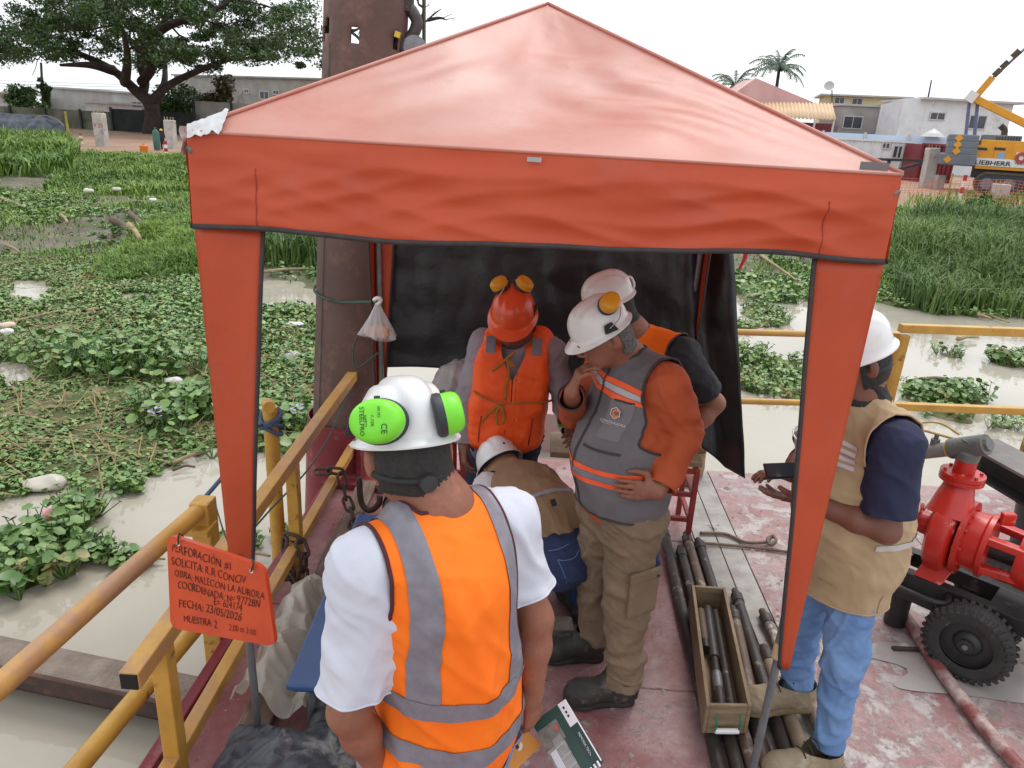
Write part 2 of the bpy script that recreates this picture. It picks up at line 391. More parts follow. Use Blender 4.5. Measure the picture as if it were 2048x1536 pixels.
def sstep(a, b, x): t = np.clip((x-a)/(b-a), 0, 1); return t*t*(3-2*t)
def shore(x): return 11.4+2.6*sstep(-8, 3, x)+.7*np.sin(x*.45)+.35*np.sin(x*1.3+1)
def ground_h(x, y):
    x, y = np.asarray(x, float), np.asarray(y, float)
    d = y-shore(x)
    rg = sstep(2, 7, x)
    z = -.5+np.where(d < 0, d*.35, 0)+(1-rg)*(.25*sstep(0, 5, d)+.35*sstep(9, 20, d))+rg*(.5*sstep(.2, 6, d)+.1*sstep(9, 20, d))
    bumps = .05*np.sin(x*1.7+y*.6)*np.sin(y*1.1-x*.4)+.03*np.sin(x*4.1-y*2.3)+.025*np.sin(x*2.9+y*5.1)
    return np.maximum(z+bumps*sstep(-1, 2, d)*(1-.6*sstep(25, 40, y)), -1.2)
def ground_mat():
    m = bpy.data.materials.new('ground_soil'); m.use_nodes = True; N = m.node_tree.nodes; L = m.node_tree.links; b = N['Principled BSDF']
    tc = N.new('ShaderNodeTexCoord'); sp = N.new('ShaderNodeSeparateXYZ'); L.new(tc.outputs['Object'], sp.inputs[0])
    def nz(s, d=6): n = N.new('ShaderNodeTexNoise'); n.inputs['Scale'].default_value = s; n.inputs['Detail'].default_value = d; n.inputs['Roughness'].default_value = .65; L.new(tc.outputs['Object'], n.inputs[0]); return n.outputs['Fac']
    def rng(f, a, bb): r = N.new('ShaderNodeMapRange'); r.inputs[1].default_value = a; r.inputs[2].default_value = bb; L.new(f, r.inputs[0]); return r.outputs[0]
    def mix(f, a, bb):
        x = N.new('ShaderNodeMixRGB'); L.new(f, x.inputs[0])
        for i, q in ((1, a), (2, bb)):
            if isinstance(q, tuple): x.inputs[i].default_value = (*q, 1)
            else: L.new(q, x.inputs[i])
        return x.outputs[0]
    mud = mix(rng(nz(1.3), .35, .65), c(84, 77, 68), c(124, 114, 100)); mud = mix(rng(nz(.9), .46, .58), mud, c(78, 86, 46))
    soil = mix(rng(nz(.35), .35, .65), c(142, 108, 86), c(162, 132, 112)); soil = mix(rng(nz(.12), .55, .66), soil, c(105, 112, 66))
    ma = N.new('ShaderNodeMath'); ma.operation = 'MULTIPLY_ADD'; ma.inputs[1].default_value = 10; L.new(nz(.25), ma.inputs[0]); L.new(sp.outputs['Y'], ma.inputs[2])
    L.new(mix(rng(ma.outputs[0], 30, 34), mud, soil), b.inputs['Base Color']); b.inputs['Roughness'].default_value = .75
    bn = N.new('ShaderNodeBump'); bn.inputs['Strength'].default_value = .6; bn.inputs['Distance'].default_value = .08; L.new(nz(3.5, 8), bn.inputs['Height']); L.new(bn.outputs[0], b.inputs['Normal'])
    return m
_gx = np.concatenate([np.linspace(-900, -60, 14), np.linspace(-55, -16, 40), np.linspace(-15.6, 18, 130), np.linspace(19, 60, 42), np.linspace(66, 900, 14)])
_gy = np.concatenate([np.linspace(8, 24, 80), np.linspace(24.4, 50, 50), np.linspace(52, 120, 30), np.linspace(140, 1500, 20)])
_X, _Y = np.meshgrid(_gx, _gy); _Z = ground_h(_X, _Y)
_nx, _ny = len(_gx), len(_gy); _i = np.arange(_nx*_ny).reshape(_ny, _nx)
tag(npmesh('ground', np.stack([_X, _Y, _Z], -1).reshape(-1, 3), np.stack([_i[:-1, :-1], _i[:-1, 1:], _i[1:, 1:], _i[1:, :-1]], -1).reshape(-1, 4), ground_mat(), None, 180), kind='structure')

# --- barge deck: steel plates, red paint under dried drilling mud
def deck_mat(name, white):
    """chipped red paint, smeared pale drilling mud with its own relief, dark scuffs and damp spots"""
    m = bpy.data.materials.new(name); m.use_nodes = True; N = m.node_tree.nodes; L = m.node_tree.links; b = N['Principled BSDF']; tc = N.new('ShaderNodeTexCoord')
    def nz(s, d=8, r=.65, st=None, dis=0):
        n = N.new('ShaderNodeTexNoise'); n.inputs['Scale'].default_value = s; n.inputs['Detail'].default_value = d; n.inputs['Roughness'].default_value = r; n.inputs['Distortion'].default_value = dis
        if st: mp = N.new('ShaderNodeMapping'); mp.inputs['Scale'].default_value = st; L.new(tc.outputs['Object'], mp.inputs[0]); L.new(mp.outputs[0], n.inputs[0])
        else: L.new(tc.outputs['Object'], n.inputs[0])
        return n.outputs['Fac']
    def rng(f, a, c_, lo=0, hi=1): r = N.new('ShaderNodeMapRange'); r.inputs[1].default_value = a; r.inputs[2].default_value = c_; r.inputs[3].default_value = lo; r.inputs[4].default_value = hi; L.new(f, r.inputs[0]); return r.outputs[0]
    def mix(f, a, c_):
        x = N.new('ShaderNodeMixRGB'); L.new(f, x.inputs[0])
        for k, q in ((1, a), (2, c_)):
            if isinstance(q, tuple): x.inputs[k].default_value = (*q, 1)
            else: L.new(q, x.inputs[k])
        return x.outputs[0]
    def mul(a, c_): x = N.new('ShaderNodeMath'); x.operation = 'MULTIPLY'; L.new(a, x.inputs[0]); L.new(c_, x.inputs[1]); return x.outputs[0]
    def mxm(a, c_): x = N.new('ShaderNodeMath'); x.operation = 'MAXIMUM'; L.new(a, x.inputs[0]); L.new(c_, x.inputs[1]); return x.outputs[0]
    red = mix(rng(nz(5), .35, .65), c(120, 50, 53), c(148, 80, 80)); red = mix(rng(nz(30, 4), .62, .68), red, c(74, 44, 42))
    film = mul(rng(nz(2.2, 6, .6, (1, .6, 1), .6), white-.24, white+.16), rng(nz(16, 5, .7), .25, .75, .35, 1))   # thin smeared film
    lump = rng(nz(7.5, 12, .72, None, .4), white+.05, white+.14); speck = rng(nz(55, 6, .7), .64, .68)
    col = mix(film, red, c(178, 158, 156)); col = mix(mxm(lump, speck), col, mix(rng(nz(40), .3, .7), c(166, 152, 149), c(190, 181, 177)))
    col = mix(rng(nz(3.2, 10, .75), .63, .70), col, c(120, 104, 100))
    L.new(col, b.inputs['Base Color']); L.new(rng(nz(1.6, 5), .42, .58, .22, .75), b.inputs['Roughness'])
    bn = N.new('ShaderNodeBump'); bn.inputs['Strength'].default_value = .5; bn.inputs['Distance'].default_value = .006; ad = N.new('ShaderNodeMath'); ad.operation = 'MULTIPLY_ADD'; ad.inputs[1].default_value = 1.2; L.new(mxm(lump, speck), ad.inputs[0]); L.new(nz(60, 6, .7), ad.inputs[2]); L.new(ad.outputs[0], bn.inputs['Height']); L.new(bn.outputs[0], b.inputs['Normal'])
    return m
D_RED = deck_mat('deck_red', .60); D_MIX = deck_mat('deck_muddy', .52); D_WHITE = deck_mat('deck_white_mud', .42)
D_STRIP = M('deck_strip', c(142, 136, 130), c(176, 172, 166), 6, rough=.6, bump=.5, bscale=60, c3=c(92, 80, 74), scale3=7, t3=(.58, .66), bdist=.006)
deck = tag(MB().box((1.6, 1.9, -.36), (5.8, 5.7, .68)).build('deck', M('hull_red', c(112, 38, 42), c(136, 62, 62), 4, rough=.55, bump=.3), None, 0), kind='structure')
def plate(x0, x1, y0, y1, mat, z=-.01, t=.016):
    return MB().box(((x0+x1)/2, (y0+y1)/2, z), (x1-x0-.006, y1-y0-.006, t)).build('deck_plate', mat, deck, 0, bev=.002)
for x0, x1, ys, mt in ((-1.3, -.42, (-.95, 1.2, 2.9, 4.75), D_RED), (-.42, .98, (-.95, 1.1, 2.53, 3.75, 4.75), D_MIX),
                       (.98, 1.115, (-.95, 4.75), D_STRIP), (1.115, 1.24, (-.95, 2.2, 4.75), D_STRIP), (1.24, 2.35, (-.95, 1.6, 4.75), D_WHITE), (2.35, 4.5, (-.95, 2.6, 4.75), D_WHITE)):
    for a, b_ in zip(ys, ys[1:]): plate(x0, x1, a, b_, mt)

# mud clods and grit spilt over the plates, weld beads along the seams
_r = np.random.RandomState(17); _n = 900; _x = np.concatenate([_r.uniform(-.4, 1.0, 380), _r.uniform(1.25, 2.6, 520)]); _y = _r.uniform(1.9, 4.7, _n); _s = _r.gamma(2.0, .0035, _n)+.003
_o = np.array([(1, 0, 0), (0, 1, 0), (-1, 0, 0), (0, -1, 0), (0, 0, .7)])
_vv = (np.stack([_x, _y, np.full(_n, -.0015)], 1)[:, None, :]+_o[None]*_r.uniform(.5, 1.4, (_n, 5, 1))*_s[:, None, None]).reshape(-1, 3)
tag(npmesh('mud_crumbs', _vv, (np.arange(_n)[:, None, None]*5+np.array([[0, 1, 4], [1, 2, 4], [2, 3, 4], [3, 0, 4]])[None]).reshape(-1, 3), M('mud_crumb', c(168, 160, 152), c(120, 106, 98), 9, rough=.9), None, 0), 'dried mud crumbs scattered over the deck plates', 'mud', kind='stuff')
for _a, _b in (((-.42, 2.53), (.98, 2.53)), ((-.42, -.9), (-.42, 4.7)), ((1.24, 1.6), (4.4, 1.6))):
    _k = int(sqrt((_a[0]-_b[0])**2+(_a[1]-_b[1])**2)*40)
    MB().tube([(_a[0]+(_b[0]-_a[0])*i/_k+.0015*sin(i*2.1), _a[1]+(_b[1]-_a[1])*i/_k+.0015*sin(i*1.7), -.003) for i in range(_k+1)], [.005+.0015*sin(i*2.5) for i in range(_k+1)], 6).build('weld_bead', M('weld', c(110, 62, 58), c(150, 130, 124), 30, rough=.6), deck, 180)
# shallow puddle of slurry by the trailer wheel
_pc = PZ(1880, 1330, 0); _pp = [(_pc.x+(.62+.12*sin(3*a+1)+.07*sin(7*a))*cos(a)+.25, _pc.y+(.20+.05*sin(2*a)+.03*sin(5*a+2))*sin(a), .0025) for a in np.linspace(0, 2*pi, 60, endpoint=False)]
tag(MB().raw(_pp, [tuple(range(60))]).build('puddle', M('slurry', c(168, 160, 154), c(180, 172, 168), 3, rough=.12), None, 0), kind='structure')

# ================================================================ far bank: houses, trees, site
BLK = M('far_block', c(150, 148, 144), c(172, 170, 165), .8, rough=.85, c3=c(112, 110, 106), scale3=.5, t3=(.58, .7))
WHT = M('far_white', c(205, 210, 215), c(225, 228, 230), .9, rough=.8, c3=c(150, 150, 150), scale3=.45, t3=(.58, .72))
BEI = M('far_beige', c(196, 186, 150), c(210, 202, 168), .7, rough=.8)
PINK = M('far_pink_roof', c(196, 150, 148), c(214, 172, 168), .5, rough=.5, stretch=(1, 1, .3))
TAN = M('far_awning', c(200, 168, 132), c(212, 184, 150), .8, rough=.55)
GLS = M('far_glass', c(58, 62, 70), c(78, 82, 92), 1.2, rough=.12)
FRM = M('far_frame', c(190, 190, 190), rough=.5)
BLUE = M('far_blue_wall', c(188, 206, 232), c(205, 220, 240), .5, rough=.6)
DRED = M('far_dark_red', c(108, 30, 42), c(126, 42, 52), .8, rough=.5)
DARK = M('far_dark', c(46, 48, 54), c(60, 62, 66), 1, rough=.7)
TIN = M('far_tin', c(168, 168, 166), c(190, 190, 188), .7, rough=.45, c3=c(130, 120, 110), scale3=.6, t3=(.56, .7))

def facade(name, label, cat, L, R_, Y0, Y1, top, mat, depth=7, wins=(), roof=None, roofmat=None, zb=-.2, over=.5, slope=0.0):
    """a building whose front wall runs from photo column L at depth Y0 to column R_ at Y1, roof line measured at row top (left end)"""
    a = P(L, 300, Y0); b_ = P(R_, 300, Y1); a.z = b_.z = zb; u = (b_-a); W = u.length; u.normalize(); n = Vector((-u.y, u.x, 0))
    H = P(L, top, Y0).z-zb
    t = thing(name, label, cat, a)
    Ht = H+slope*W
    body = MB().prism([a, b_, b_+Vector((0, 0, Ht)), a+Vector((0, 0, H))], n*depth).build('wall', mat, t, 0)
    def on(px, py):                              # photo point on the front wall plane
        d = ray(px, py); k = (a-CAM).dot(n)/d.dot(n); return CAM+d*k
    for (x0, y0, x1, y1) in wins:
        p0, p1 = on(x0, y1), on(x1, y0); wu = max((p1-p0).dot(u), .5); wz = max(p1.z-p0.z, .4); cen = p0+u*(wu/2)+Vector((0, 0, wz/2))
        R3 = Matrix((u, n, (0, 0, 1))).transposed()
        fr = MB()
        for sx in (-1, 1): fr.box(cen+u*(sx*wu/2)-n*.03, (.1, .14, wz+.1), R3)
        for sz in (-1, 1): fr.box(cen+Vector((0, 0, sz*wz/2))-n*.03, (wu-.1, .135, .1), R3)
        fr.box(cen-n*.03, (.06, .12, wz-.1), R3)
        wo_ = fr.build('window', FRM, t, 0)
        for sx in (-1, 1): MB().box(cen+u*(sx*wu/4)-n*.02, (wu/2-.12, .05, wz-.1), R3).build('pane', GLS, wo_, 0)
    if roof == 'flat':
        MB().prism([a-u*over-n*over+Vector((0, 0, H)), b_+u*over-n*over+Vector((0, 0, Ht+slope*over)), b_+u*over-n*over+Vector((0, 0, Ht+.18)), a-u*over-n*over+Vector((0, 0, H+.18))], n*(depth+2*over)).build('roof', roofmat or TIN, t, 0)
    return t, a, b_, u, n, H, on
# left bank houses
facade('block_house', 'long grey concrete block building to the right of the big tree', 'building', 362, 700, 92, 84, 152, BLK, 9,
       [(381, 180, 398, 198), (521, 183, 538, 198), (547, 181, 558, 189), (489, 180, 498, 186)], 'flat', BLK, over=.25, slope=.004)
facade('low_house', 'low house with a pale tin roof at the far left edge', 'building', -160, 84, 74, 80, 176, WHT, 8, [(8, 184, 40, 197), (52, 184, 66, 196)], 'flat', TIN, over=.9, slope=-.01)
facade('shed', 'long weathered grey tin shed behind the wall, left of the tree', 'shed', 100, 238, 84, 82, 176, TIN, 6, (), 'flat', TIN, over=.3, slope=-.012)
facade('white_hut', 'small white house half hidden behind the tree trunk', 'building', 182, 300, 78, 76, 206, WHT, 5, [(266, 204, 284, 214)], 'flat', TIN, over=.5)
# block wall with dark shade cloth
def wall_run(name, label, cat, L, R_, Y0, Y1, top, mat, th=.2, zb=-.3):
    a = P(L, 300, Y0); b_ = P(R_, 300, Y1); a.z = b_.z = zb; u = (b_-a).normalized(); n = Vector((-u.y, u.x, 0)); H = P((L+R_)/2, top, (Y0+Y1)/2).z
    t = thing(name, label, cat, a); MB().prism([a, b_, V(b_.x, b_.y, H), V(a.x, a.y, H)], n*th).build('panel', mat, t, 0); k = int((b_-a).length//3)
    for i in range(k+1):
        q = a+(b_-a)*(i/k)-n*.09; MB().box(V(q.x, q.y, (H+zb)/2+.06), (.16, .16, H-zb+.12)).build('post', FRM if mat is BLUE else DARK, t, 0)
    return t
wall_run('boundary_wall', 'grey block boundary wall overgrown with vines at far left', 'wall', -240, 240, 66, 67, 212, M('far_wall', c(98, 100, 88), c(126, 126, 112), .9, rough=.9, c3=c(72, 84, 52), scale3=.7, t3=(.5, .6)))
wall_run('shade_cloth_fence', 'dark shade cloth fence behind the tree trunk', 'fence', 232, 396, 66.5, 67, 222, M('shade_cloth', c(44, 47, 46), c(58, 62, 58), 1.5, rough=.9))
wall_run('block_wall', 'pale block wall in front of the long grey building', 'wall', 396, 700, 68, 66, 210, BLK)
# right bank houses
facade('grey_house', 'bare grey concrete house between pink roof and white house', 'building', 1668, 1792, 80, 80, 210, BLK, 6, [(1684, 234, 1726, 256), (1762, 240, 1772, 252)], 'flat', TIN, over=.2, slope=.0)
facade('beige_house', 'beige upper storey rising behind the grey concrete house', 'building', 1632, 1790, 98, 96, 190, BEI, 7, [(1668, 195, 1690, 207), (1703, 197, 1726, 209)], 'flat', TIN, over=.7)
_t, _a, _b, _u, _n, _H, _on = facade('white_house', 'white two-storey house with stained walls behind the crane', 'building', 1832, 2004, 72, 72, 198, WHT, 8,
       [(1858, 226, 1891, 239), (1934, 232, 1974, 257)], 'flat', TIN, over=.6, slope=-.004)
_s = P(1786, 300, 77); _s.z = -.2; _a2 = _a.copy()
MB().prism([_s, _a2-_u*.01, _a2-_u*.01+V(0, 0, _H), _s+V(0, 0, _H-.4)], (_s-_a2).cross(V(0, 0, 1)).normalized()*-2).build('side_wall', WHT, _t, 0)
# pink gable house with awning
t = thing('pink_roof_house', 'house with a faded pink gable roof and tan corrugated awning', 'building', P(1560, 300, 78))
_p = [P(1400, 236, 76), P(1512, 156, 82), P(1640, 215, 76)]
MB().prism([P(1400, 236, 76), P(1512, 156, 76), P(1668, 222, 76)], (0, 9, 0)).build('roof', PINK, t, 0)
a, b_ = P(1405, 300, 77), P(1660, 300, 77); MB().box(((a.x+b_.x)/2, 80, 1.9), (b_.x-a.x, 5, 4.4)).build('wall', DRED, t, 0)
q0, q1, q2, q3 = P(1500, 203, 75.5), P(1664, 208, 75.5), P(1672, 240, 72.5), P(1500, 232, 72.5)
def _aw(i, j):
    p = q0.lerp(q1, i).lerp(q3.lerp(q2, i), j); p.z += .07*sin(i*140); return p
MB().grid(_aw, 120, 2).build('awning', TAN, t, 180, solid=.05)
for px in (1630, 1668): q = P(px, 240, 72.6); MB().box((q.x, q.y, (q.z-.2)/2), (.15, .15, q.z+.2)).build('post', FRM, t, 0)
t = thing('satellite_dish', 'small satellite dish on a thin mast above the roofs', 'dish', P(1663, 200, 90))
MB().cyl(P(1664, 205, 90), P(1664, 180, 90), .06, n=6).build('mast', DARK, t); MB().lathe([(.0, 0), (.3, .04), (.55, .18)], P(1658, 173, 90), (-.3, -.9, .4), 14, False).build('dish', FRM, t, 60)
# site compound
wall_run('blue_site_fence', 'long pale blue site fence with dark posts behind the office cabin', 'fence', 1560, 1905, 63, 58, 268, BLUE, .12)
def cabin(name, label, L, R_, Y0, Y1, top, mat, wins, depth=2.4, base=300):
    t, a, b_, u, n, H, on = facade(name, label, 'container', L, R_, Y0, Y1, top, mat, depth, wins, zb=.02)
    for i in range(9):
        p = a+(b_-a)*(i/8); MB().box(p-n*.03+V(0, 0, H/2), (.1, .1, H)).build('rib', mat, t, 0)
    MB().bar(a-n*.05+V(0, 0, H), b_-n*.05+V(0, 0, H), .16, .14).build('top_rail', mat, t, 0)
    return t
cabin('site_office', 'white container office with a dark double window', 1660, 1826, 57, 55.5, 276, WHT, [(1783, 292, 1808, 316), (1763, 291, 1774, 297)])
cabin('red_container', 'dark red container with white panels beside the crane', 1842, 1912, 53, 53, 288, DRED, ())
tag(MB().lathe([(.01, .6), (.6, .25), (.85, 0)], P(1865, 274, 58), (0, 0, 1), 8, False).build('sun_umbrella', FRM, None, 0), 'small white umbrella peeking over the site fence', 'umbrella')
t = thing('steel_ramp', 'black steel ramp frame in front of the office cabin', 'ramp', P(1800, 345, 50))
for p, q in (((1740, 318), (1860, 322)), ((1790, 340), (1855, 324)), ((1778, 320), (1776, 345)), ((1850, 322), (1850, 345))): MB().bar(P(*p, 50), P(*q, 50), .18, .16).build('beam', DARK, t, 0)
tag(MB().cyl(P(1853, 212, 75), P(1863, 160, 75), .09, .06, 8).build('utility_pole', DARK, None), 'thin dark utility pole rising behind the white house', 'pole')
tag(MB().cyl(P(88, 240, 71), P(82, 125, 71), .13, .1, 8).build('utility_pole', M('pole_grey', c(96, 96, 96), rough=.8), None), 'grey utility pole standing left under the big tree', 'pole')
# power lines sagging across the left sky
for k, (y0, y1) in enumerate(((158, 172), (164, 176), (170, 181))):
    pts = [P(-80+76*i, y0+(y1-y0)*i/10+5*sin(pi*i/10), 95) for i in range(11)]
    tag(MB().tube(pts, .022, 4).build('power_line', DARK, None), 'thin power line %s the left sky' % ('highest across', 'middle one across', 'lowest across')[k], 'cable', 'power lines')

# concrete piles, survey poles, gas bottles
CONC = M('concrete_pile', c(172, 168, 162), c(196, 192, 188), 2, rough=.85, c3=c(128, 116, 108), scale3=1.5, t3=(.56, .68), bump=.3, bscale=8)
REDP = M('paint_red', c(170, 36, 36), rough=.5); WHP = M('paint_white', c(222, 222, 220), rough=.5)
def gz(p): return float(ground_h(p.x, p.y))
def cpile(label, px, ptop, Y, wd, tilt=0, mark=False):
    p = P(px, ptop, Y); z0 = gz(p); t = thing('concrete_pile', label, 'pile', (p.x, p.y, z0), 'concrete pile heads')
    R = Matrix.Rotation(tilt, 3, 'Y'); MB().box((p.x, p.y, (p.z+z0-.3)/2), (wd, wd, p.z-z0+.3), R).build('shaft', CONC, t, 0, bev=.04)
    for i in range(4): MB().cyl((p.x+wd*.3*(-1)**i, p.y+wd*.3*(-1)**(i//2), p.z-.05), (p.x+wd*.36*(-1)**i, p.y+wd*.3*(-1)**(i//2), p.z+.16), .03, n=5).build('rebar', M('rebar', c(150, 130, 96), rough=.8), t)
    if mark:
        text('marking', 'V.25', .3, REDP, t, (p.x-wd*.42, p.y-wd/2-.012, p.z-.72), (1, 0, 0), (0, 0, 1)); 
    return t
cpile('pale concrete pile head with red marking, left of the tree', 197, 226, 40, .52, mark=True)
cpile('grubby concrete pile head beside the far worker', 338, 240, 42, .5, .03)
cpile('tall pale concrete pile head near the red container', 1868, 296, 46, .62, -.04)
cpile('short fluted concrete pile head at the right edge', 2004, 368, 36, .58)
q = P(1882, 345, 45.6); tag(MB().box((q.x, q.y, .3), (.5, .5, 1.1)).build('concrete_block', CONC, None, 0, bev=.05), 'small concrete block leaning by the tall pile head', 'block')
def spole(label, px, ptop, Y):
    p = P(px, ptop, Y); z0 = gz(p); t = thing('survey_pole', label, 'pole', (p.x, p.y, z0), 'red and white marker poles'); n = 4
    for i in range(n): MB().cyl((p.x, p.y, z0+(p.z-z0)*i/n-.02*(i == 0)), (p.x, p.y, z0+(p.z-z0)*(i+1)/n), .09-.002*i, n=8).build('band', (WHP, REDP)[i % 2], t)
spole('red and white marker pole at far left bank', 160, 266, 41); spole('red and white marker pole below the tree trunk', 330, 282, 36); spole('red and white marker pole in front of the crane', 1932, 350, 36)
def bottle(name, label, px, ptop, Y, r, mat):
    p = P(px, ptop, Y); z0 = gz(p); h = p.z-z0
    return tag(MB().lathe([(r*.9, 0), (r, .05*h), (r, .72*h), (r*.75, .84*h), (r*.3, .9*h), (r*.3, h)], (p.x, p.y, z0), (0, 0, 1), 12).build(name, mat, None), label, 'gas bottle')
bottle('gas_bottle', 'squat orange gas bottle on the far bank', 287, 287, 37, .2, M('gas_orange', c(214, 120, 30), c(190, 96, 26), 4, rough=.45))
bottle('gas_cylinder', 'tall green gas cylinder under the tree', 310, 254, 39, .17, M('gas_green', c(52, 92, 86), c(66, 108, 98), 4, rough=.5))
p = P(112, 235, 41); tag(MB().cyl((p.x+.6, p.y, gz(p)-.1), (p.x+.55, p.y, P(128, 222, 41).z), .06, n=6).build('bamboo_stake', M('stake', c(176, 160, 70), c(140, 122, 60), 3, rough=.8), None), 'yellowish stake standing on the left bank', 'stake')
# black plastic covered heap at the left
def _tarp(i, j):
    p = P(-60+160*i, 240, 52); x = p.x; zt = P(20, 228, 52).z+.14*fbm((x*.7, j*2, 0))
    an = pi*j; zt = gz(p)+(zt-gz(p))*min(1, 8*min(i+.02, 1-i))**.6; return V(x+.2*fbm((x, j, 3)), 53.2-1.3*cos(an)*min(1, .2+8*min(i, 1-i))+.2*fbm((x*1.5, j*3, 1)), gz(p)-.1+(zt-gz(p)+.1)*max(0, sin(an))**.6)
tag(MB().grid(_tarp, 40, 16).build('covered_heap', M('black_plastic_far', c(52, 56, 64), c(96, 104, 116), 2.5, rough=.35), None, 180), 'heap under shiny black plastic on the left bank', 'heap')
# orange safety netting in front of the site (thin strands)
t = thing('safety_netting', 'sagging orange plastic safety netting along the right bank', 'netting', P(1900, 392, 34))
NET = M('net_orange', c(214, 110, 80), rough=.6)
def npt(i, z): x = 12.5+15*i; return V(x, 34+.6*sin(i*9), gz(V(x, 34, 0))+.05+(.9+.12*sin(i*17))*z)
mb = MB()
for k in range(9): mb.tube([npt(i/30, k/8) for i in range(31)], .008, 3, False)
for k in range(91): mb.tube([npt(k/90, z/3) for z in range(4)], .008, 3, False)
tag(mb.build('net_mesh', NET, t), kind='stuff')
for k in range(4): q = npt(k/3, 0); MB().cyl(q-V(0, 0, .2), q+V(0, 0, 1.15), .035, n=6).build('net_post', M('stake'), t)

# ---------------------------------------------------------------- far worker
t = thing('person', 'far worker in dark clothes and yellow helmet under the tree', 'person', P(322, 296, 40))
q = P(322, 258, 40); z0 = gz(q); hh = q.z-z0; s_ = hh/1.78
B_ = lambda x, y, z: (q.x+x*s_, q.y+y*s_, z0+z*s_)
v, f = surface([cap(B_(-.1, 0, .08), B_(-.09, 0, .9), .07*s_, .1*s_), cap(B_(.12, .1, .08), B_(.09, 0, .9), .07*s_, .1*s_), ecap(B_(0, 0, .92), B_(0, -.03, 1.42), (1, 0, 0), (.17*s_, .12*s_), (.2*s_, .12*s_)),
                cap(B_(-.22, 0, 1.42), B_(-.27, -.02, 1.1), .055*s_), cap(B_(-.27, -.02, 1.1), B_(-.2, -.2, .95), .045*s_), cap(B_(.22, 0, 1.42), B_(.28, 0, 1.1), .055*s_), cap(B_(.28, 0, 1.1), B_(.2, -.22, .98), .045*s_), cap(B_(0, 0, 1.45), B_(0, -.02, 1.55), .055*s_), ell(B_(0, -.03, 1.64), (.08*s_, .095*s_, .12*s_))], .025)
npmesh('body', v, f, M('far_cloth', c(40, 44, 56), c(56, 56, 66), 6, rough=.9), t, 180)
MB().lathe([(.15*s_, 0), (.13*s_, .01), (.125*s_, .07*s_), (.08*s_, .13*s_), (.0, .15*s_)], B_(0, -.03, 1.66), (0, 0, 1), 14, False).build('helmet', M('far_yellow', c(214, 180, 40), rough=.4), t, 60)

# ---------------------------------------------------------------- crawler crane
YEL = M('crane_yellow', c(226, 160, 36), c(206, 140, 34), 1.2, rough=.4); GRY = M('crane_grey', c(98, 106, 118), c(112, 120, 130), 1, rough=.5); TRK = M('crane_track', c(96, 84, 66), c(70, 64, 56), 3, rough=.8, bump=.4, bscale=20)
DKG = M('crane_dark', c(52, 56, 66), rough=.6)
CY = 43.0
t = thing('crawler_crane', 'yellow crawler crane with grey counterweights at the right edge', 'crane', P(2000, 385, CY))
def bx(name, x0, y0, x1, y1, Y, dep, mat, par=None, bev=.03):
    a, b_ = P(x0, y1, Y), P(x1, y0, Y); return MB().box(((a.x+b_.x)/2, Y+dep/2, (a.z+b_.z)/2), (b_.x-a.x, dep, b_.z-a.z)).build(name, mat, par or t, 0, bev=bev)
house_ = bx('machine_house', 1956, 288, 2140, 338, CY, 2.6, YEL)
for x0, x1 in ((1958, 1986), (1990, 2016), (2020, 2060)): bx('door_panel', x0, 291, x1, 318, CY-.03, .05, YEL, house_, .015)
for x0, x1 in ((1962, 1982), (1994, 2014)): 
    for k in range(3): bx('vent', x0, 296+k*1.6, x1, 296.8+k*1.6, CY-.06, .04, DKG, house_, 0)
bx('name_stripe', 1953, 321, 2056, 331, CY-.05, .06, WHP, house_, 0)
q = P(1957, 330, CY-.06); text('lettering', 'LIEBHERR', .32, M('letter_black', c(30, 30, 32), rough=.6), house_, (q.x, q.y-.01, q.z+.03), (1, 0, 0), (0, 0, 1), sx=1.25, off=.006)
bx('blue_sticker', 1997, 306, 2013, 322, CY-.04, .05, M('sticker_blue', c(130, 170, 214), rough=.5), house_, 0)
bx('white_panel', 2026, 306, 2060, 330, CY-.055, .05, WHP, house_, 0)
q = P(2041, 316, CY-.08); MB().lathe([(.12, 0), (.3, .001), (.3, .012), (.12, .012)], q, (0, -1, 0), 18, False).build('emblem', M('emblem_red', c(170, 70, 70), rough=.6), house_, 0)
q = P(2028, 329, CY-.07); text('lettering', 'TERRAFOND', .17, M('letter_blue', c(60, 70, 120), rough=.6), house_, (q.x, q.y, q.z), (1, 0, 0), (0, 0, 1))
for k, (y0, y1, x0, x1) in enumerate(((270, 283, 1918, 1978), (283, 297, 1916, 1976), (297, 310, 1914, 1974), (310, 331, 1898, 1972))):
    cw = bx('counterweight', x0, y0+.6, x1, y1, CY-.5, 3.6, GRY, None, .08)
    q = P(x0+22-k, (y0+y1)/2, CY-.52); MB().box(q, (.3, .03, .3), Matrix.Rotation(pi/4, 3, 'Y')).build('warning_diamond', YEL, cw, 0)
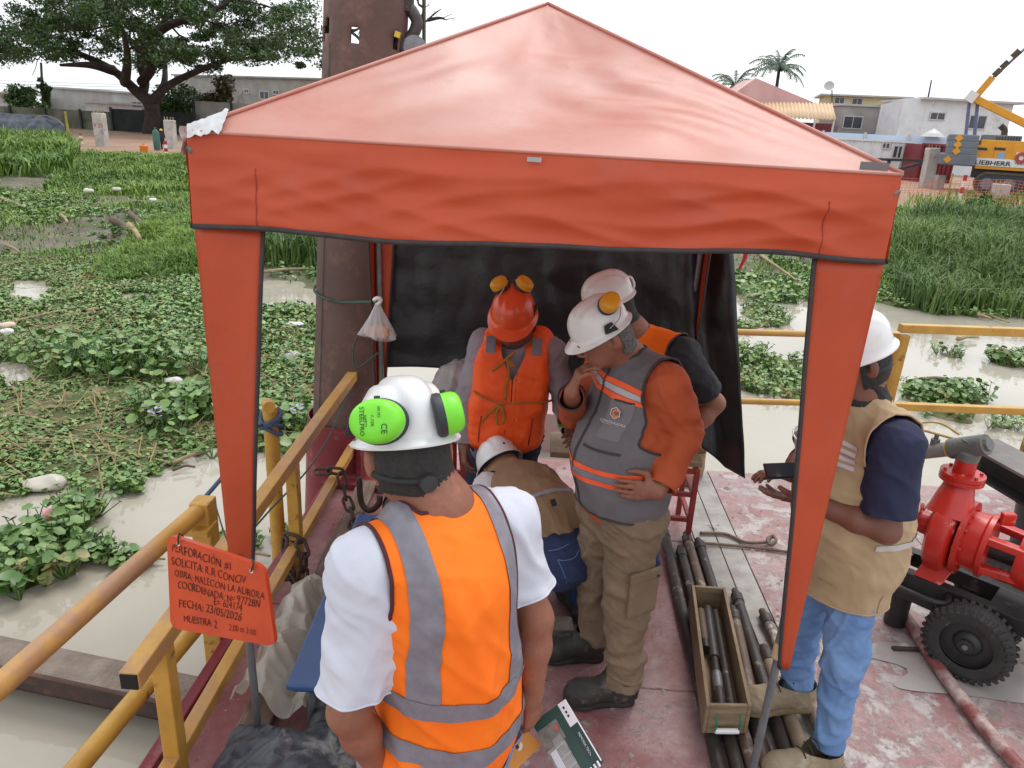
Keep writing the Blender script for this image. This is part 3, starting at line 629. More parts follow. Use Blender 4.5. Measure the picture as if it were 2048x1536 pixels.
for Yt in (CY-.6, CY+2.2):                          # crawler tracks
    x0, x1 = P(1926 if Yt > CY else 1962, 385, Yt).x, 36.0; zc = .62; r = .55; n = 26
    pts = [(x0+r-r*sin(a_), zc+r*cos(a_)) for a_ in np.linspace(0, pi, n//2)]+[(x, zc-r) for x in np.linspace(x0+r, x1, 12)]+[(x, zc+r) for x in np.linspace(x1, x0+r, 12)]
    k = len(pts)
    tr = MB().prism([(x, Yt, z) for x, z in pts[::-1]], (0, .7, 0)).build('track_frame', DKG, t, 0)
    for (x, z), (x2, z2) in zip(pts, pts[1:]+pts[:1]):
        d = V(x2-x, 0, z2-z)
        if d.length < .05 or x > 34: continue
        MB().bar((x, Yt+.35, z), (x2, Yt+.35, z2), .82, .1, (0, 0, 1) if abs(d.x) > abs(d.z) else (1, 0, 0)).build('track_shoe', TRK, tr, 0)
    for i in range(7): MB().cyl((x0+r+1.05*i, Yt-.03, zc), (x0+r+1.05*i, Yt+.1, zc), .3, n=14).build('roller', GRY, tr)
bx('undercarriage', 1945, 338, 2100, 356, CY+.3, 1.8, DKG)
mast = MB().bar(P(1935, 190, CY+1), P(2140, 312, CY+1), .42, .38).build('gantry_mast', YEL, t, 0, bev=.03)
MB().bar(P(1930, 186, CY+1), P(1944, 196, CY+1), .6, .55).build('mast_head', WHP, mast, 0)
for x0, x1 in ((1930, 1921), (1945, 1937)): MB().cyl(P(x0, 196, CY+1.2), P(x1, 270, CY+1.2), .09, n=8).build('gantry_leg', M('leg_blue', c(104, 110, 140), rough=.5), t)
MB().bar(P(1944, 192, CY+1), P(1976, 152, CY+1), .3, .34).build('pendant_arm', YEL, mast, 0)
for off in (0, 5): MB().cyl(P(1976, 152+off*.5, CY+1), P(2110, 20+off, CY+1), .035, n=5).build('pendant_rope', GRY, t)
for (x, y) in ((1984, 143), (1998, 128), (2018, 106)): MB().bar(P(x-6, y+6, CY+1), P(x+7, y-7, CY+1), .16, .3).build('rope_coupling', TRK, t, 0)
MB().tube(arc([P(1984, 270, CY+1.5), P(1985, 258, CY+1.5), P(1978, 250, CY+1.5)], 4), .16, 8).build('exhaust_pipe', TRK, t)
ra = bx('radiator_housing', 1962, 272, 2036, 288, CY+.4, 1.6, GRY)
for k in range(9): bx('fin', 1990+k*5, 273, 1991.5+k*5, 287, CY+.36, .05, DKG, ra, 0)
MB().cyl(P(1994, 275, CY+.8), P(1994, 270, CY+.8), .12, n=8).build('beacon', M('beacon', c(230, 120, 30), rough=.3), t)
t.rotation_euler = (0, 0, -.44)                     # the crane stands square to the river, its side towards the barge

# ================================================================ vegetation
def inpoly(x, y, poly):
    r = np.zeros(x.shape, bool); k = len(poly)
    for i in range(k):
        x0, y0 = poly[i]; x1, y1 = poly[(i+1) % k]
        m = (y0 > y) != (y1 > y); r ^= m & (x < (x1-x0)*(y-y0)/(y1-y0+1e-12)+x0)
    return r
def wpoly(pts, z=WZ): return [(lambda q: (q.x, q.y))(PZ(a, b_, z)) for a, b_ in pts]
def nz2(x, y, s, seed=0):
    o = 0
    for i in range(5):
        a = seed*1.7+i*2.4; f_ = s*(1.0+.55*i); o = o+np.sin(x*f_*cos(a)+y*f_*sin(a)+seed+i*1.9)*(1/(1+.5*i))
    return o/2.6
MATS_POLY = [wpoly(q) for q in (
    [(-700, 1010), (-150, 1010), (0, 1003), (60, 1000), (120, 985), (170, 965), (300, 950), (420, 912), (520, 925), (610, 905), (660, 880), (660, 628), (560, 622), (505, 640), (470, 600), (420, 555), (500, 520), (380, 500), (200, 490), (-700, 470)],
    [(-200, 1075), (30, 1060), (95, 1090), (115, 1150), (60, 1190), (-200, 1190)],
    [(1440, 690), (1560, 712), (1650, 690), (1720, 700), (1720, 800), (1560, 805), (1460, 790)], [(1400, 575), (1480, 560), (1640, 585), (1800, 612), (1960, 640), (2300, 650), (2300, 560), (1700, 540), (1400, 540)],
    [(1460, 620), (1530, 608), (1590, 655), (1500, 668)], [(1800, 772), (1930, 770), (1962, 800), (1935, 832), (1830, 835), (1780, 800)], [(1835, 695), (1905, 702), (1900, 718), (1845, 712)],
    [(1985, 712), (2150, 705), (2150, 740), (2000, 736)], [(1955, 838), (2040, 850), (2035, 862), (1970, 850)])]
POOLS = [wpoly(q) for q in ([(15, 566), (95, 566), (118, 600), (90, 616), (25, 600)], [(215, 586), (310, 582), (330, 602), (230, 606)], [(-60, 735), (55, 730), (50, 765), (-60, 775)])]
def dens(x, y):
    wx = x+.22*nz2(x, y, 3.1, 1)+.1*nz2(x, y, 8, 2); wy = y+.25*nz2(x, y, 2.7, 3)+.1*nz2(x, y, 7, 4)
    r = np.zeros(x.shape, bool)
    for q in MATS_POLY: r |= inpoly(wx, wy, q)
    for q in POOLS: r &= ~inpoly(wx, wy, q)
    return r
# sheet of roots and trash the plants grow from
def sheet(x0, x1, y0, y1, st):
    gx, gy = np.arange(x0, x1, st), np.arange(y0, y1, st); X, Y = np.meshgrid(gx, gy); D = dens(X, Y).astype(float)
    for _ in range(2): D = (D+np.roll(D, 1, 0)+np.roll(D, -1, 0)+np.roll(D, 1, 1)+np.roll(D, -1, 1))/5
    Z = WZ-.05+.075*D+.03*nz2(X, Y, 5, 7)*D; return X, Y, Z, D
ROOT = M('mat_litter', c(96, 94, 56), c(70, 88, 40), 6, rough=.85, c3=c(140, 124, 94), scale3=3.5, t3=(.5, .62), bump=1, bscale=40)
sv, sf, o_ = [], [], 0
for a_ in ((-14, -.9, 3.2, 13.5, .09), (1.0, 13, 4.9, 16, .09)):
    X, Y, Z, D = sheet(*a_); ny, nx = X.shape; i_ = np.arange(nx*ny).reshape(ny, nx); F_ = np.stack([i_[:-1, :-1], i_[:-1, 1:], i_[1:, 1:], i_[1:, :-1]], -1).reshape(-1, 4)
    F_ = F_[D.ravel()[F_].max(1) > .1]; sv.append(np.stack([X, Y, Z], -1).reshape(-1, 3)); sf.append(F_+o_); o_ += nx*ny
_k = 3600; _x = rs.uniform(-11, -1, _k) if False else np.random.RandomState(8).uniform(-11, -1, _k); _y = np.random.RandomState(9).uniform(3.4, 13, _k); _m = dens(_x, _y); _x, _y = _x[_m], _y[_m]; _r2 = np.random.RandomState(10); _k = len(_x); _az = _r2.uniform(0, pi, _k); _ln = _r2.uniform(.05, .3, _k); _d = np.stack([np.cos(_az), np.sin(_az), _r2.normal(0, .12, _k)], 1)*_ln[:, None]; _c = np.stack([_x, _y, np.full(_k, WZ+.07)+_r2.uniform(-.02, .06, _k)], 1); _w = np.stack([-np.sin(_az), np.cos(_az), np.zeros(_k)], 1)*.005
tag(npmesh('dead_stems', np.stack([_c-_d-_w, _c-_d+_w, _c+_d+_w, _c+_d-_w], 1).reshape(-1, 3), np.arange(4*_k).reshape(-1, 4), M('dead_stem', c(150, 132, 92), c(118, 100, 70), 5, rough=.85), None, 0), 'dead straw stems tangled in the left hyacinth bed', 'dead stems', kind='stuff')
tag(npmesh('plant_litter', np.concatenate(sv), np.concatenate(sf), ROOT, None, 180), 'rotting brown litter under the floating water plants', 'plant litter', kind='stuff')

def leaves(cen, nrm, up, size, rs, asp=1.0, cup=.18):
    """hexagonal cupped leaf blades: centre (n,3), normal, tip direction"""
    n = len(cen); nrm = nrm/np.linalg.norm(nrm, axis=1, keepdims=True); a = up-nrm*(up*nrm).sum(1, keepdims=True); a /= np.linalg.norm(a, axis=1, keepdims=True)+1e-9; b_ = np.cross(nrm, a)
    ang = np.arange(6)*pi/3; s = size[:, None, None]
    ring = cen[:, None, :]+s*(a[:, None, :]*np.cos(ang)[None, :, None]*asp+b_[:, None, :]*np.sin(ang)[None, :, None]*.88)+nrm[:, None, :]*s*cup*rs.uniform(.4, 1.6, (n, 6, 1))
    v = np.concatenate([cen[:, None, :], ring], 1).reshape(-1, 3)
    t = np.array([[0, 1+i, 1+(i+1) % 6] for i in range(6)])
    return v, (np.arange(n)[:, None, None]*7+t[None]).reshape(-1, 3)
def stalks(a, b_, w_):
    d = b_-a; s = np.cross(d, np.array([.3, -1, .2])); s = s/(np.linalg.norm(s, axis=1, keepdims=True)+1e-9)*w_
    v = np.stack([a-s, a+s, b_+s*.6, b_-s*.6], 1).reshape(-1, 3); return v, (np.arange(len(a))[:, None, None]*4+np.array([[0, 1, 2], [0, 2, 3]])[None]).reshape(-1, 3)
def plants(px, py, pz, hh, ls, rs, per=7):
    """rosettes of round leaves at the given spots"""
    n = len(px); k = n*per; i = np.repeat(np.arange(n), per); az = rs.uniform(0, 2*pi, k); out = rs.uniform(.15, 1, k); h = hh[i]*rs.uniform(.45, 1.1, k)
    base = np.stack([px[i], py[i], pz[i]-.02], 1); dr = np.stack([np.cos(az), np.sin(az), np.zeros(k)], 1)
    c_ = base+dr*(out*hh[i]*.75)[:, None]; c_[:, 2] += h
    nr = dr*(rs.uniform(-.15, .75, k)*out)[:, None]+rs.normal(0, .28, (k, 3)); nr[:, 2] = rs.uniform(.45, 1, k)
    sz = ls[i]*rs.uniform(.6, 1.15, k); up = dr+rs.normal(0, .3, (k, 3))
    v1, f1 = leaves(c_, nr, up, sz, rs); v2, f2 = stalks(base, c_, (.004+.05*ls[i])[:, None])
    tint = np.clip(np.repeat(rs.uniform(.15, .85, n), per)+rs.normal(0, .18, k), 0, 1)
    return np.concatenate([v1, v2]), np.concatenate([f1, f2+len(v1)]), np.concatenate([np.repeat(tint, 7), np.repeat(tint, 4)])
HYA = M('hyacinth_leaf', c(60, 102, 40), c(138, 166, 90), attr='rnd', rough=.42, spec=.6, c3=c(150, 136, 82), scale3=4.5, t3=(.58, .72))
rs = np.random.RandomState(3)
def scatter(n, x0, x1, y0, y1): x, y = rs.uniform(x0, x1, n), rs.uniform(y0, y1, n); m = dens(x, y); return x[m], y[m]
xs, ys = scatter(42000, -12, -.95, 3.2, 13); m = rs.uniform(0, 1, len(xs)) < .72+.45*nz2(xs, ys, 1.1, 9)
xs, ys = xs[m], ys[m]
tall = np.clip(nz2(xs, ys, .9, 12)*.9+.25, 0, 1)
v, f, tn = plants(xs, ys, np.full(len(xs), WZ+.02), .045+.13*tall*rs.uniform(.6, 1.1, len(xs)), .015+.014*tall+.008*rs.uniform(0, 1, len(xs)), rs, 7)
tag(npmesh('water_hyacinth_bed', v, f, HYA, None, 180, tn), 'wide green bed of floating water hyacinth left of the barge', 'water plants', kind='stuff')
xs, ys = scatter(20000, 1.2, 13, 5.2, 15.5); m = rs.uniform(0, 1, len(xs)) < .5+.4*nz2(xs, ys, 1.5, 5); xs, ys = xs[m], ys[m]
v, f, tn = plants(xs, ys, np.full(len(xs), WZ+.02), .06+.09*rs.uniform(0, 1, len(xs)), .02+.018*rs.uniform(0, 1, len(xs)), rs, 7)
tag(npmesh('water_hyacinth_bed', v, f, HYA, None, 180, tn), 'patchy beds of floating water hyacinth beyond the right rail', 'water plants', kind='stuff')
# the tall lush clump and separate floating clumps
def clump(label, px, py, n, rx, ry, h, s, name='water_hyacinth_clump'):
    n = int(n*1.7)
    q = PZ(px, py, WZ); x = q.x+rs.normal(0, rx*.5, n); y = q.y+rs.normal(0, ry*.5, n)
    v, f, tn = plants(x, y, np.full(n, WZ+.01), h*rs.uniform(.5, 1.1, n), s*.68*rs.uniform(.6, 1.25, n), rs, 9)
    tag(npmesh(name, v, f, HYA, None, 180, tn*.7), label, 'water plant', 'separate hyacinth clumps')
clump('tall dense hyacinth clump amid the left bed', 230, 735, 70, .9, .45, .34, .075); clump('leafy hyacinth clump beside the left canopy leg', 370, 835, 36, .4, .35, .3, .07)
clump('small hyacinth clump alone in open water, left', 262, 978, 7, .12, .1, .13, .045); clump('hyacinth clump beside the floating pink bottle', 160, 1035, 14, .22, .2, .18, .05)
clump('low hyacinth clump drifting beside the yellow tube rail', 150, 1100, 14, .24, .1, .1, .04); clump('small hyacinth clump under the sign\'s left corner', 235, 1125, 9, .18, .1, .12, .045)
clump('large hyacinth clump cut by the left picture edge', 60, 1140, 26, .35, .3, .24, .062); clump('hyacinth scrap between the two left railings', 480, 1080, 8, .2, .14, .1, .04)
clump('tiny hyacinth scrap near the bollard foot', 600, 1080, 6, .1, .14, .12, .04); clump('hyacinth clump floating at the far right water', 2020, 728, 18, .26, .22, .2, .06)
clump('large-leaved hyacinth clump behind the bollard', 560, 850, 34, .35, .5, .26, .07); clump('hyacinth clump in front of the right railing', 1880, 800, 30, .36, .28, .22, .06)

def blades(x, y, z, h, w_, lean, rs):
    n = len(x); az = rs.uniform(0, 2*pi, n); l = lean*rs.uniform(.2, 1.3, n); dr = np.stack([np.cos(az), np.sin(az), np.zeros(n)], 1); sd_ = np.stack([-np.sin(az), np.cos(az), np.zeros(n)], 1)
    f2 = rs.uniform(-1, 1, n)[:, None]; sd_ = sd_*np.cos(f2)+dr*np.sin(f2)
    b0 = np.stack([x, y, z], 1); b1 = b0+dr*(l*h*.3)[:, None]+np.array([0, 0, 1])*(h*.62)[:, None]; b2 = b0+dr*(l*h)[:, None]+np.array([0, 0, 1])*(h*(1-.35*l))[:, None]
    w3 = w_[:, None]; v = np.stack([b0-sd_*w3, b0+sd_*w3, b1+sd_*w3*.8, b1-sd_*w3*.8, b2], 1).reshape(-1, 3)
    t = np.array([[0, 1, 2], [0, 2, 3], [3, 2, 4]]); return v, (np.arange(n)[:, None, None]*5+t[None]).reshape(-1, 3)
GRA = M('grass_blade', c(66, 106, 34), c(152, 178, 84), attr='rnd', rough=.5, spec=.4)
REED = M('reed_blade', c(54, 88, 38), c(126, 150, 80), attr='rnd', rough=.5, spec=.4, c3=c(150, 146, 100), scale3=3, t3=(.6, .75))
def grass(label, poly, n, h, w_, lean, mat, zpl=None, name='grass', var=.5, seed=1, gaps=0.0):
    r_ = np.random.RandomState(seed); xs_, ys_ = [q[0] for q in poly], [q[1] for q in poly]
    x = r_.uniform(min(xs_), max(xs_), n*3); y = r_.uniform(min(ys_), max(ys_), n*3)
    m = inpoly(x+.25*nz2(x, y, 2.2, seed), y+.3*nz2(x, y, 1.9, seed+3), poly) & (nz2(x, y, 1.1, seed+6)+r_.normal(0, .3, len(x)) > gaps-1); x, y = x[m][:n], y[m][:n]; n = len(x)
    z = np.maximum(ground_h(x, y), WZ)-.03; hh = h*(1+var*nz2(x, y, .8, seed+8))*r_.uniform(.55, 1.1, n)
    v, f = blades(x, y, z, np.maximum(hh, h*.25), w_*r_.uniform(.6, 1.3, n), lean, r_); tn = np.clip(.45+.3*nz2(x, y, .6, seed+2)+r_.normal(0, .16, n), 0, 1)
    tag(npmesh(name, v, f, mat, None, 0, np.repeat(tn, 5)), label, 'grass', kind='stuff')
def gp(pts, z=-.1): return wpoly(pts, z)
grass('tall lush reed grass along the right bank', gp([(1785, 590), (1860, 615), (2000, 618), (2350, 640), (2350, 520), (2048, 470), (1900, 465), (1780, 480)], -.35), 26000, .85, .014, .8, REED, name='reed_grass', seed=2, var=.3)
grass('yellow-green tall grass crest of the right bank', gp([(1770, 500), (2350, 560), (2350, 440), (2048, 432), (1900, 425), (1770, 440)], -.1), 16000, .36, .018, .7, GRA, name='reed_grass', seed=4, var=.4)
grass('grey-green reeds behind the rusty pile', gp([(505, 530), (660, 535), (700, 440), (480, 425)], -.4), 6000, .85, .014, .8, REED, name='reed_grass', seed=5)
grass('bright green grass patch left of the canopy', gp([(170, 560), (420, 545), (470, 500), (420, 440), (330, 450), (200, 520)], -.4), 14000, .3, .011, .8, GRA, seed=6, var=.6)
grass('grass ridge on the upper left bank', gp([(90, 375), (400, 375), (430, 335), (380, 318), (180, 312), (120, 335)], 0), 15000, .36, .022, .9, GRA, seed=7)
grass('dense grass clump at the far left edge', gp([(-200, 345), (150, 345), (150, 300), (90, 285), (-200, 280)], 0), 13000, .85, .03, .9, GRA, seed=8, var=.5)
grass('sparse weeds scattered over the muddy left bank', gp([(-500, 560), (420, 520), (420, 390), (-500, 385)], -.35), 34000, .2, .011, .9, GRA, seed=9, gaps=.9)
grass('weeds on the mud behind the black tarp', gp([(1400, 560), (1800, 590), (1800, 480), (1650, 470), (1400, 500)], -.3), 5000, .28, .012, .9, GRA, seed=10, gaps=1.0)
grass('scrubby grass at the edge of the right work site', gp([(1760, 445), (2400, 450), (2400, 402), (1900, 395), (1760, 420)], 0), 9000, .5, .025, .8, GRA, seed=11, gaps=1.1)
# creeping leafy weeds on the mud bank
x = rs.uniform(-17, 2, 22000); y = rs.uniform(11, 25, 22000); m = nz2(x, y, 1.2, 21)+.6*nz2(x, y, 3.3, 22)+rs.normal(0, .25, 22000) > .22; x, y = x[m], y[m]
v, f, tn = plants(x, y, np.maximum(ground_h(x, y), WZ), .05+.10*rs.uniform(0, 1, len(x)), .022+.028*rs.uniform(0, 1, len(x)), rs, 5)
tag(npmesh('creeping_weeds', v, f, HYA, None, 180, tn*.8), 'creeping leafy weeds over the muddy left bank', 'weeds', kind='stuff')
x = rs.uniform(3, 16, 5000); y = rs.uniform(13, 19, 5000); m = nz2(x, y, 1.2, 25) > .1; x, y = x[m], y[m]
v, f, tn = plants(x, y, np.maximum(ground_h(x, y), WZ), .06+.14*rs.uniform(0, 1, len(x)), .03+.04*rs.uniform(0, 1, len(x)), rs, 5)
tag(npmesh('creeping_weeds', v, f, HYA, None, 180, tn*.8), 'creeping leafy weeds at the foot of the right reeds', 'weeds', kind='stuff')

# --- trees
BARK = M('bark', c(74, 62, 54), c(52, 44, 40), 3, rough=.9, bump=.8, bscale=12, bdist=.1)
TLEAF = M('tree_leaf', c(44, 70, 36), c(94, 124, 68), attr='rnd', rough=.5)
def leafcloud(cs, rad, n, size, rs, flat=.45):
    """n leaf cards spread in blobs around centres cs"""
    i = rs.randint(0, len(cs), n); d = rs.normal(0, 1, (n, 3)); d /= np.linalg.norm(d, axis=1, keepdims=True); d *= (rs.uniform(0, 1, n)**.45*rad[i])[:, None]; d[:, 2] *= flat
    c_ = cs[i]+d; nr = rs.normal(0, .7, (n, 3)); nr[:, 2] += .8; a = rs.normal(0, 1, (n, 3)); nr /= np.linalg.norm(nr, axis=1, keepdims=True); a -= nr*(a*nr).sum(1, keepdims=True); a /= np.linalg.norm(a, axis=1, keepdims=True); b_ = np.cross(nr, a)
    s = (size*rs.uniform(.5, 1.3, n))[:, None]; v = np.stack([c_-a*s, c_-b_*s*.45, c_+a*s, c_+b_*s*.45], 1).reshape(-1, 3)
    return v, (np.arange(n)[:, None, None]*4+np.array([[0, 1, 2], [0, 2, 3]])[None]).reshape(-1, 3), np.repeat(np.clip(rs.normal(.4, .22, n), 0, 1), 4)
t = thing('rain_tree', 'huge spreading rain tree on the left bank', 'tree', P(302, 262, 64))
TY = 64.0; r_ = np.random.RandomState(11); trunk = MB(); ends = []
def limb(pts, r0, r1):
    q = arc(pts, 5); k = len(q); trunk.tube(q, [r0+(r1-r0)*i/(k-1) for i in range(k)], 9); return q
def sprout(p, d, r, ln, lev):
    q = [p]; dd = Vector(d).normalized()
    for i in range(4): dd = (dd+Vector(r_.normal(0, .22, 3))+V(0, 0, .03)).normalized(); q.append(q[-1]+dd*ln/4)
    trunk.tube(q, [r*(1-.16*i) for i in range(5)], 6)
    if lev == 0: ends.append(q[-1]); ends.append(q[3]); return
    for k in range(3): sprout(q[2+(k % 3)], dd+Vector(r_.normal(0, .75, 3))*V(1, 1, .45).length*.6, r*.55, ln*.72, lev-1)
base = P(302, 268, TY); base.z = 0
main = [[base, P(306, 235, TY), P(298, 205, TY), P(272, 182, TY), P(225, 140, TY-1), P(150, 105, TY-2), P(70, 90, TY-2)], [P(298, 210, TY), P(320, 185, TY), P(352, 162, TY+1), P(420, 132, TY+1), P(500, 105, TY+2), P(570, 80, TY+2)],
        [P(285, 190, TY), P(290, 160, TY+1), P(280, 125, TY+1), P(292, 85, TY+2), P(330, 40, TY+2), P(380, 5, TY+1)], [P(283, 165, TY), P(302, 140, TY-1), P(296, 120, TY-1), P(250, 70, TY-2), P(210, 20, TY-3), P(180, -40, TY-3)],
        [P(290, 85, TY+2), P(340, 50, TY-2), P(420, 25, TY-4), P(480, -10, TY-4)], [P(225, 140, TY-1), P(180, 130, TY-4), P(120, 130, TY-6)], [P(300, 215, TY), P(325, 180, TY+3), P(330, 130, TY+7), P(320, 60, TY+9)], [P(250, 165, TY-1), P(255, 110, TY-5), P(240, 40, TY-7)]]
for i, mpts in enumerate(main):
    r0 = .75 if i == 0 else .42; q = limb(mpts, r0, .1)
    for j in range(len(q)//3, len(q), 3):
        if q[j].z < 5.6: continue
        sprout(q[j], (q[j]-q[max(j-3, 0)]).normalized()+Vector(r_.normal(0, .8, 3)), .09, 4.2, 1)
trunk.build('trunk', BARK, t, 180)
cs = [np.array(e) for e in ends]
for _ in range(420):                                 # the wide flat crown, denser towards the top
    px = r_.uniform(-170, 630); yy = r_.uniform(-110, 120); top = -150+ (abs(px-230)/420)**2*190
    low = 128-20*(abs(px-300)/330)**2+r_.normal(0, 10)+(24 if px < 170 else 0)
    if top < yy < low: cs.append(np.array(P(px, yy, TY+r_.uniform(-9, 9))))
for px, yy in ((610, 105), (590, 60), (560, 40), (600, 130), (565, 115), (540, 90), (520, 115), (470, 110), (30, 110), (60, 130), (100, 140), (0, 80), (-40, 100), (140, 140), (170, 140), (120, 152)): cs.append(np.array(P(px, yy, TY+r_.uniform(-3, 3))))
cs = np.array([q_ for q_ in cs if q_[2] > 5.4]); v, f, tn = leafcloud(cs, r_.uniform(.5, 1.5, len(cs)), 115000, .15, r_, .55)
npmesh('crown', v, f, TLEAF, t, 0, tn)
# smaller trees and bushes behind the wall
BUSH = M('bush_leaf', c(48, 78, 36), c(96, 128, 62), attr='rnd', rough=.55)
BROWN = M('bush_brown_leaf', c(66, 60, 40), c(92, 94, 58), attr='rnd', rough=.6)
def bush(name, label, px, py, Y, w_, h, n, mat, seed, size=.2, cat='bush'):
    r2 = np.random.RandomState(seed); q = P(px, py, Y); cs = np.array([[q.x+r2.normal(0, w_*.3), q.y+r2.normal(0, w_*.25), q.z+r2.uniform(-.4, .5)*h] for _ in range(16)])
    t = thing(name, label, cat, (q.x, q.y, 0)); v, f, tn = leafcloud(cs, np.full(16, w_*.3), n, size, r2, .8); npmesh('crown', v, f, mat, t, 0, tn)
    mb = MB(); mb.tube([(q.x, q.y, -.2), (q.x+.1, q.y, q.z*.5), (q.x, q.y, q.z)], [.14, .1, .05], 6)
    for k in range(5): mb.tube([(q.x, q.y, q.z*.6), tuple(cs[k])], [.06, .02], 5)
    mb.build('trunk', BARK, t)
bush('bush', 'bright green bush in front of the low house', 52, 196, 69, 2.4, 1.6, 2200, BUSH, 31); bush('cypress', 'dark narrow cypress beside the grey utility pole', 93, 190, 70, .8, 2.6, 1500, TLEAF, 32, cat='tree')
bush('bush', 'dark green bushes right of the tree trunk', 350, 205, 70, 3.2, 2.4, 3200, TLEAF, 33); bush('small_tree', 'brownish small tree before the long grey building', 440, 185, 72, 2.6, 2.6, 2600, BROWN, 34, cat='tree')
bush('bush', 'light green bush right behind the tree trunk', 318, 222, 68, 1.6, 1.0, 1400, BUSH, 35); bush('bush', 'green shrub on the right bank beside the marker pole', 1966, 412, 31, .9, .5, 1600, BUSH, 36, .1)
# palms
PALM = M('palm_leaf', c(52, 74, 56), c(92, 116, 88), attr='rnd', rough=.55)
def palm(label, px, py, Y, R_, n, seed):
    r2 = np.random.RandomState(seed); q = P(px, py, Y); t = thing('palm_tree', label, 'tree', (q.x, q.y, 0), 'palms behind the pink roof')
    MB().tube([(q.x+.4, q.y, -.2), (q.x+.1, q.y, q.z*.6), (q.x, q.y, q.z)], [.24, .2, .17], 8).build('trunk', BARK, t, 180)
    for k in range(n):
        az = 2*pi*k/n+r2.uniform(-.2, .2); el = r2.uniform(.05, 1.2); ln = R_*r2.uniform(.75, 1.1); rib = []
        d = V(cos(az)*cos(el), sin(az)*cos(el), sin(el)); p = q.copy()
        for i in range(9): rib.append(p.copy()); p = p+d*(ln/8); d = (d+V(0, 0, -.16-.02*i)).normalized()
        v, f = [], []
        for i in range(8):
            for s in (-1, 1):
                for m_ in (0, .5):
                    b0 = rib[i].lerp(rib[i+1], m_); tdir = (rib[i+1]-rib[i]).normalized(); sd_ = tdir.cross(V(0, 0, 1)).normalized()*s
                    tip = b0+(sd_*.8+tdir*.6-V(0, 0, .35+r2.uniform(0, .4)))*ln*.2*(1-abs(i/8-.4)*.9); o = len(v); v += [b0, b0+tdir*ln*.05, tip]; f.append((o, o+1, o+2))
        mb = MB().raw(v, f); mb.tube(rib, [.035]*9, 4); fr = mb.build('frond', PALM, t, 0)
        a_ = fr.data.attributes.new('rnd', 'FLOAT', 'POINT'); a_.data.foreach_set('value', np.full(len(fr.data.vertices), r2.uniform(.1, .9), np.float32))
palm('tall coconut palm above the pink roof', 1558, 140, 88, 3.6, 26, 41); palm('lower palm half hidden by the orange canopy ridge', 1470, 172, 84, 3.3, 18, 42)
# dead tree with bare branches behind the rusty pile
t = thing('dead_tree', 'bare dead branches sticking out behind the rusty pile', 'tree', P(770, 262, 40)); r2 = np.random.RandomState(5)
def twig(mb, a, d, r, ln, lev):
    q = [a]; dd = Vector(d).normalized()
    for i in range(4): dd = (dd+Vector(r2.normal(0, .25, 3))).normalized(); q.append(q[-1]+dd*ln/4)
    mb.tube(q, [r*(1-.18*i) for i in range(5)], 5)
    if lev:
        for k in range(2): twig(mb, q[2+k], dd+Vector(r2.normal(0, .7, 3)), r*.5, ln*.6, lev-1)
mb = MB(); b0 = P(775, 270, 40); b0.z = 0; mb.tube(arc([b0, P(775, 180, 40), P(790, 110, 40)]), .16, 8); mb.build('trunk', BARK, t, 180)
for pts in ([P(775, 140, 40), P(812, 85, 40), P(855, 40, 40), P(882, 18, 40)], [P(855, 40, 40), P(880, 36, 40), P(893, 40, 40)], [P(780, 130, 40), P(845, 30, 40), P(836, 5, 40), P(842, -30, 40)], [P(775, 150, 40), P(700, 62, 40), P(640, 76, 40), P(628, 62, 40)], [P(700, 62, 40), P(712, 60, 40), P(720, 55, 40)]):
    mb = MB(); q = arc(pts, 5); mb.tube(q, [.1*(1-.8*i/len(q)) for i in range(len(q))], 6)
    for k in (6, 10): 
        if k < len(q): twig(mb, q[k], (q[k]-q[k-1])+Vector(r2.normal(0, .3, 3))*.4, .025, .7, 1)
    mb.build('branch', BARK, t, 180)

# ================================================================ things on and around the barge
YRAIL = M('rail_yellow', c(202, 156, 68), c(180, 134, 58), 7, rough=.42, bump=.35, bscale=50, c3=c(120, 84, 52), scale3=9, t3=(.59, .66), bdist=.004, c4=c(70, 50, 42), scale4=22, t4=(.66, .70))
YWORN = M('rail_yellow_worn', c(204, 158, 78), c(184, 134, 60), 5, rough=.5, bump=.35, bscale=40, c3=c(174, 134, 102), scale3=3.5, t3=(.46, .6), bdist=.004, c4=c(104, 76, 60), scale4=20, t4=(.64, .69))
RUST = M('rust_pile', c(104, 80, 74), c(88, 67, 62), 2.5, rough=.75, bump=.4, bscale=30, c3=c(132, 98, 88), scale3=5, t3=(.5, .7), bdist=.008)
RUSTD = M('rust_dark', c(76, 56, 50), c(56, 44, 42), 14, rough=.7, bump=.6, bscale=60, c3=c(108, 70, 52), scale3=18, t3=(.56, .7), bdist=.004)
STEEL = M('dark_steel', c(70, 62, 58), c(52, 46, 44), 10, rough=.5, bump=.4, bscale=70, c3=c(168, 158, 148), scale3=14, t3=(.6, .68), metal=.3, bdist=.003)
STEELB = M('rod_brown', c(104, 82, 68), c(84, 66, 56), 8, rough=.55, bump=.4, bscale=70, c3=c(176, 160, 144), scale3=9, t3=(.56, .68), bdist=.003)
GALV = M('galvanised', c(112, 114, 118), c(134, 136, 138), 12, rough=.45, metal=.4, bump=.2, bscale=50)
PLY = M('plywood', c(148, 126, 98), c(120, 100, 78), 9, rough=.75, stretch=(1, 1, 5), bump=.4, bscale=60, bdist=.003)
WOOD = M('old_timber', c(132, 108, 94), c(108, 88, 78), 5, rough=.8, stretch=(8, 1, 8), bump=.6, bscale=30, bdist=.006, c3=c(162, 146, 134), scale3=4, t3=(.55, .68))
ROPE = M('blue_rope', c(60, 80, 110), c(88, 104, 128), 60, rough=.9, bump=.8, bscale=160, bdist=.004)
TWINE = M('green_twine', c(66, 86, 78), rough=.9); WIRE = M('wire', c(60, 58, 56), rough=.5, metal=.5)
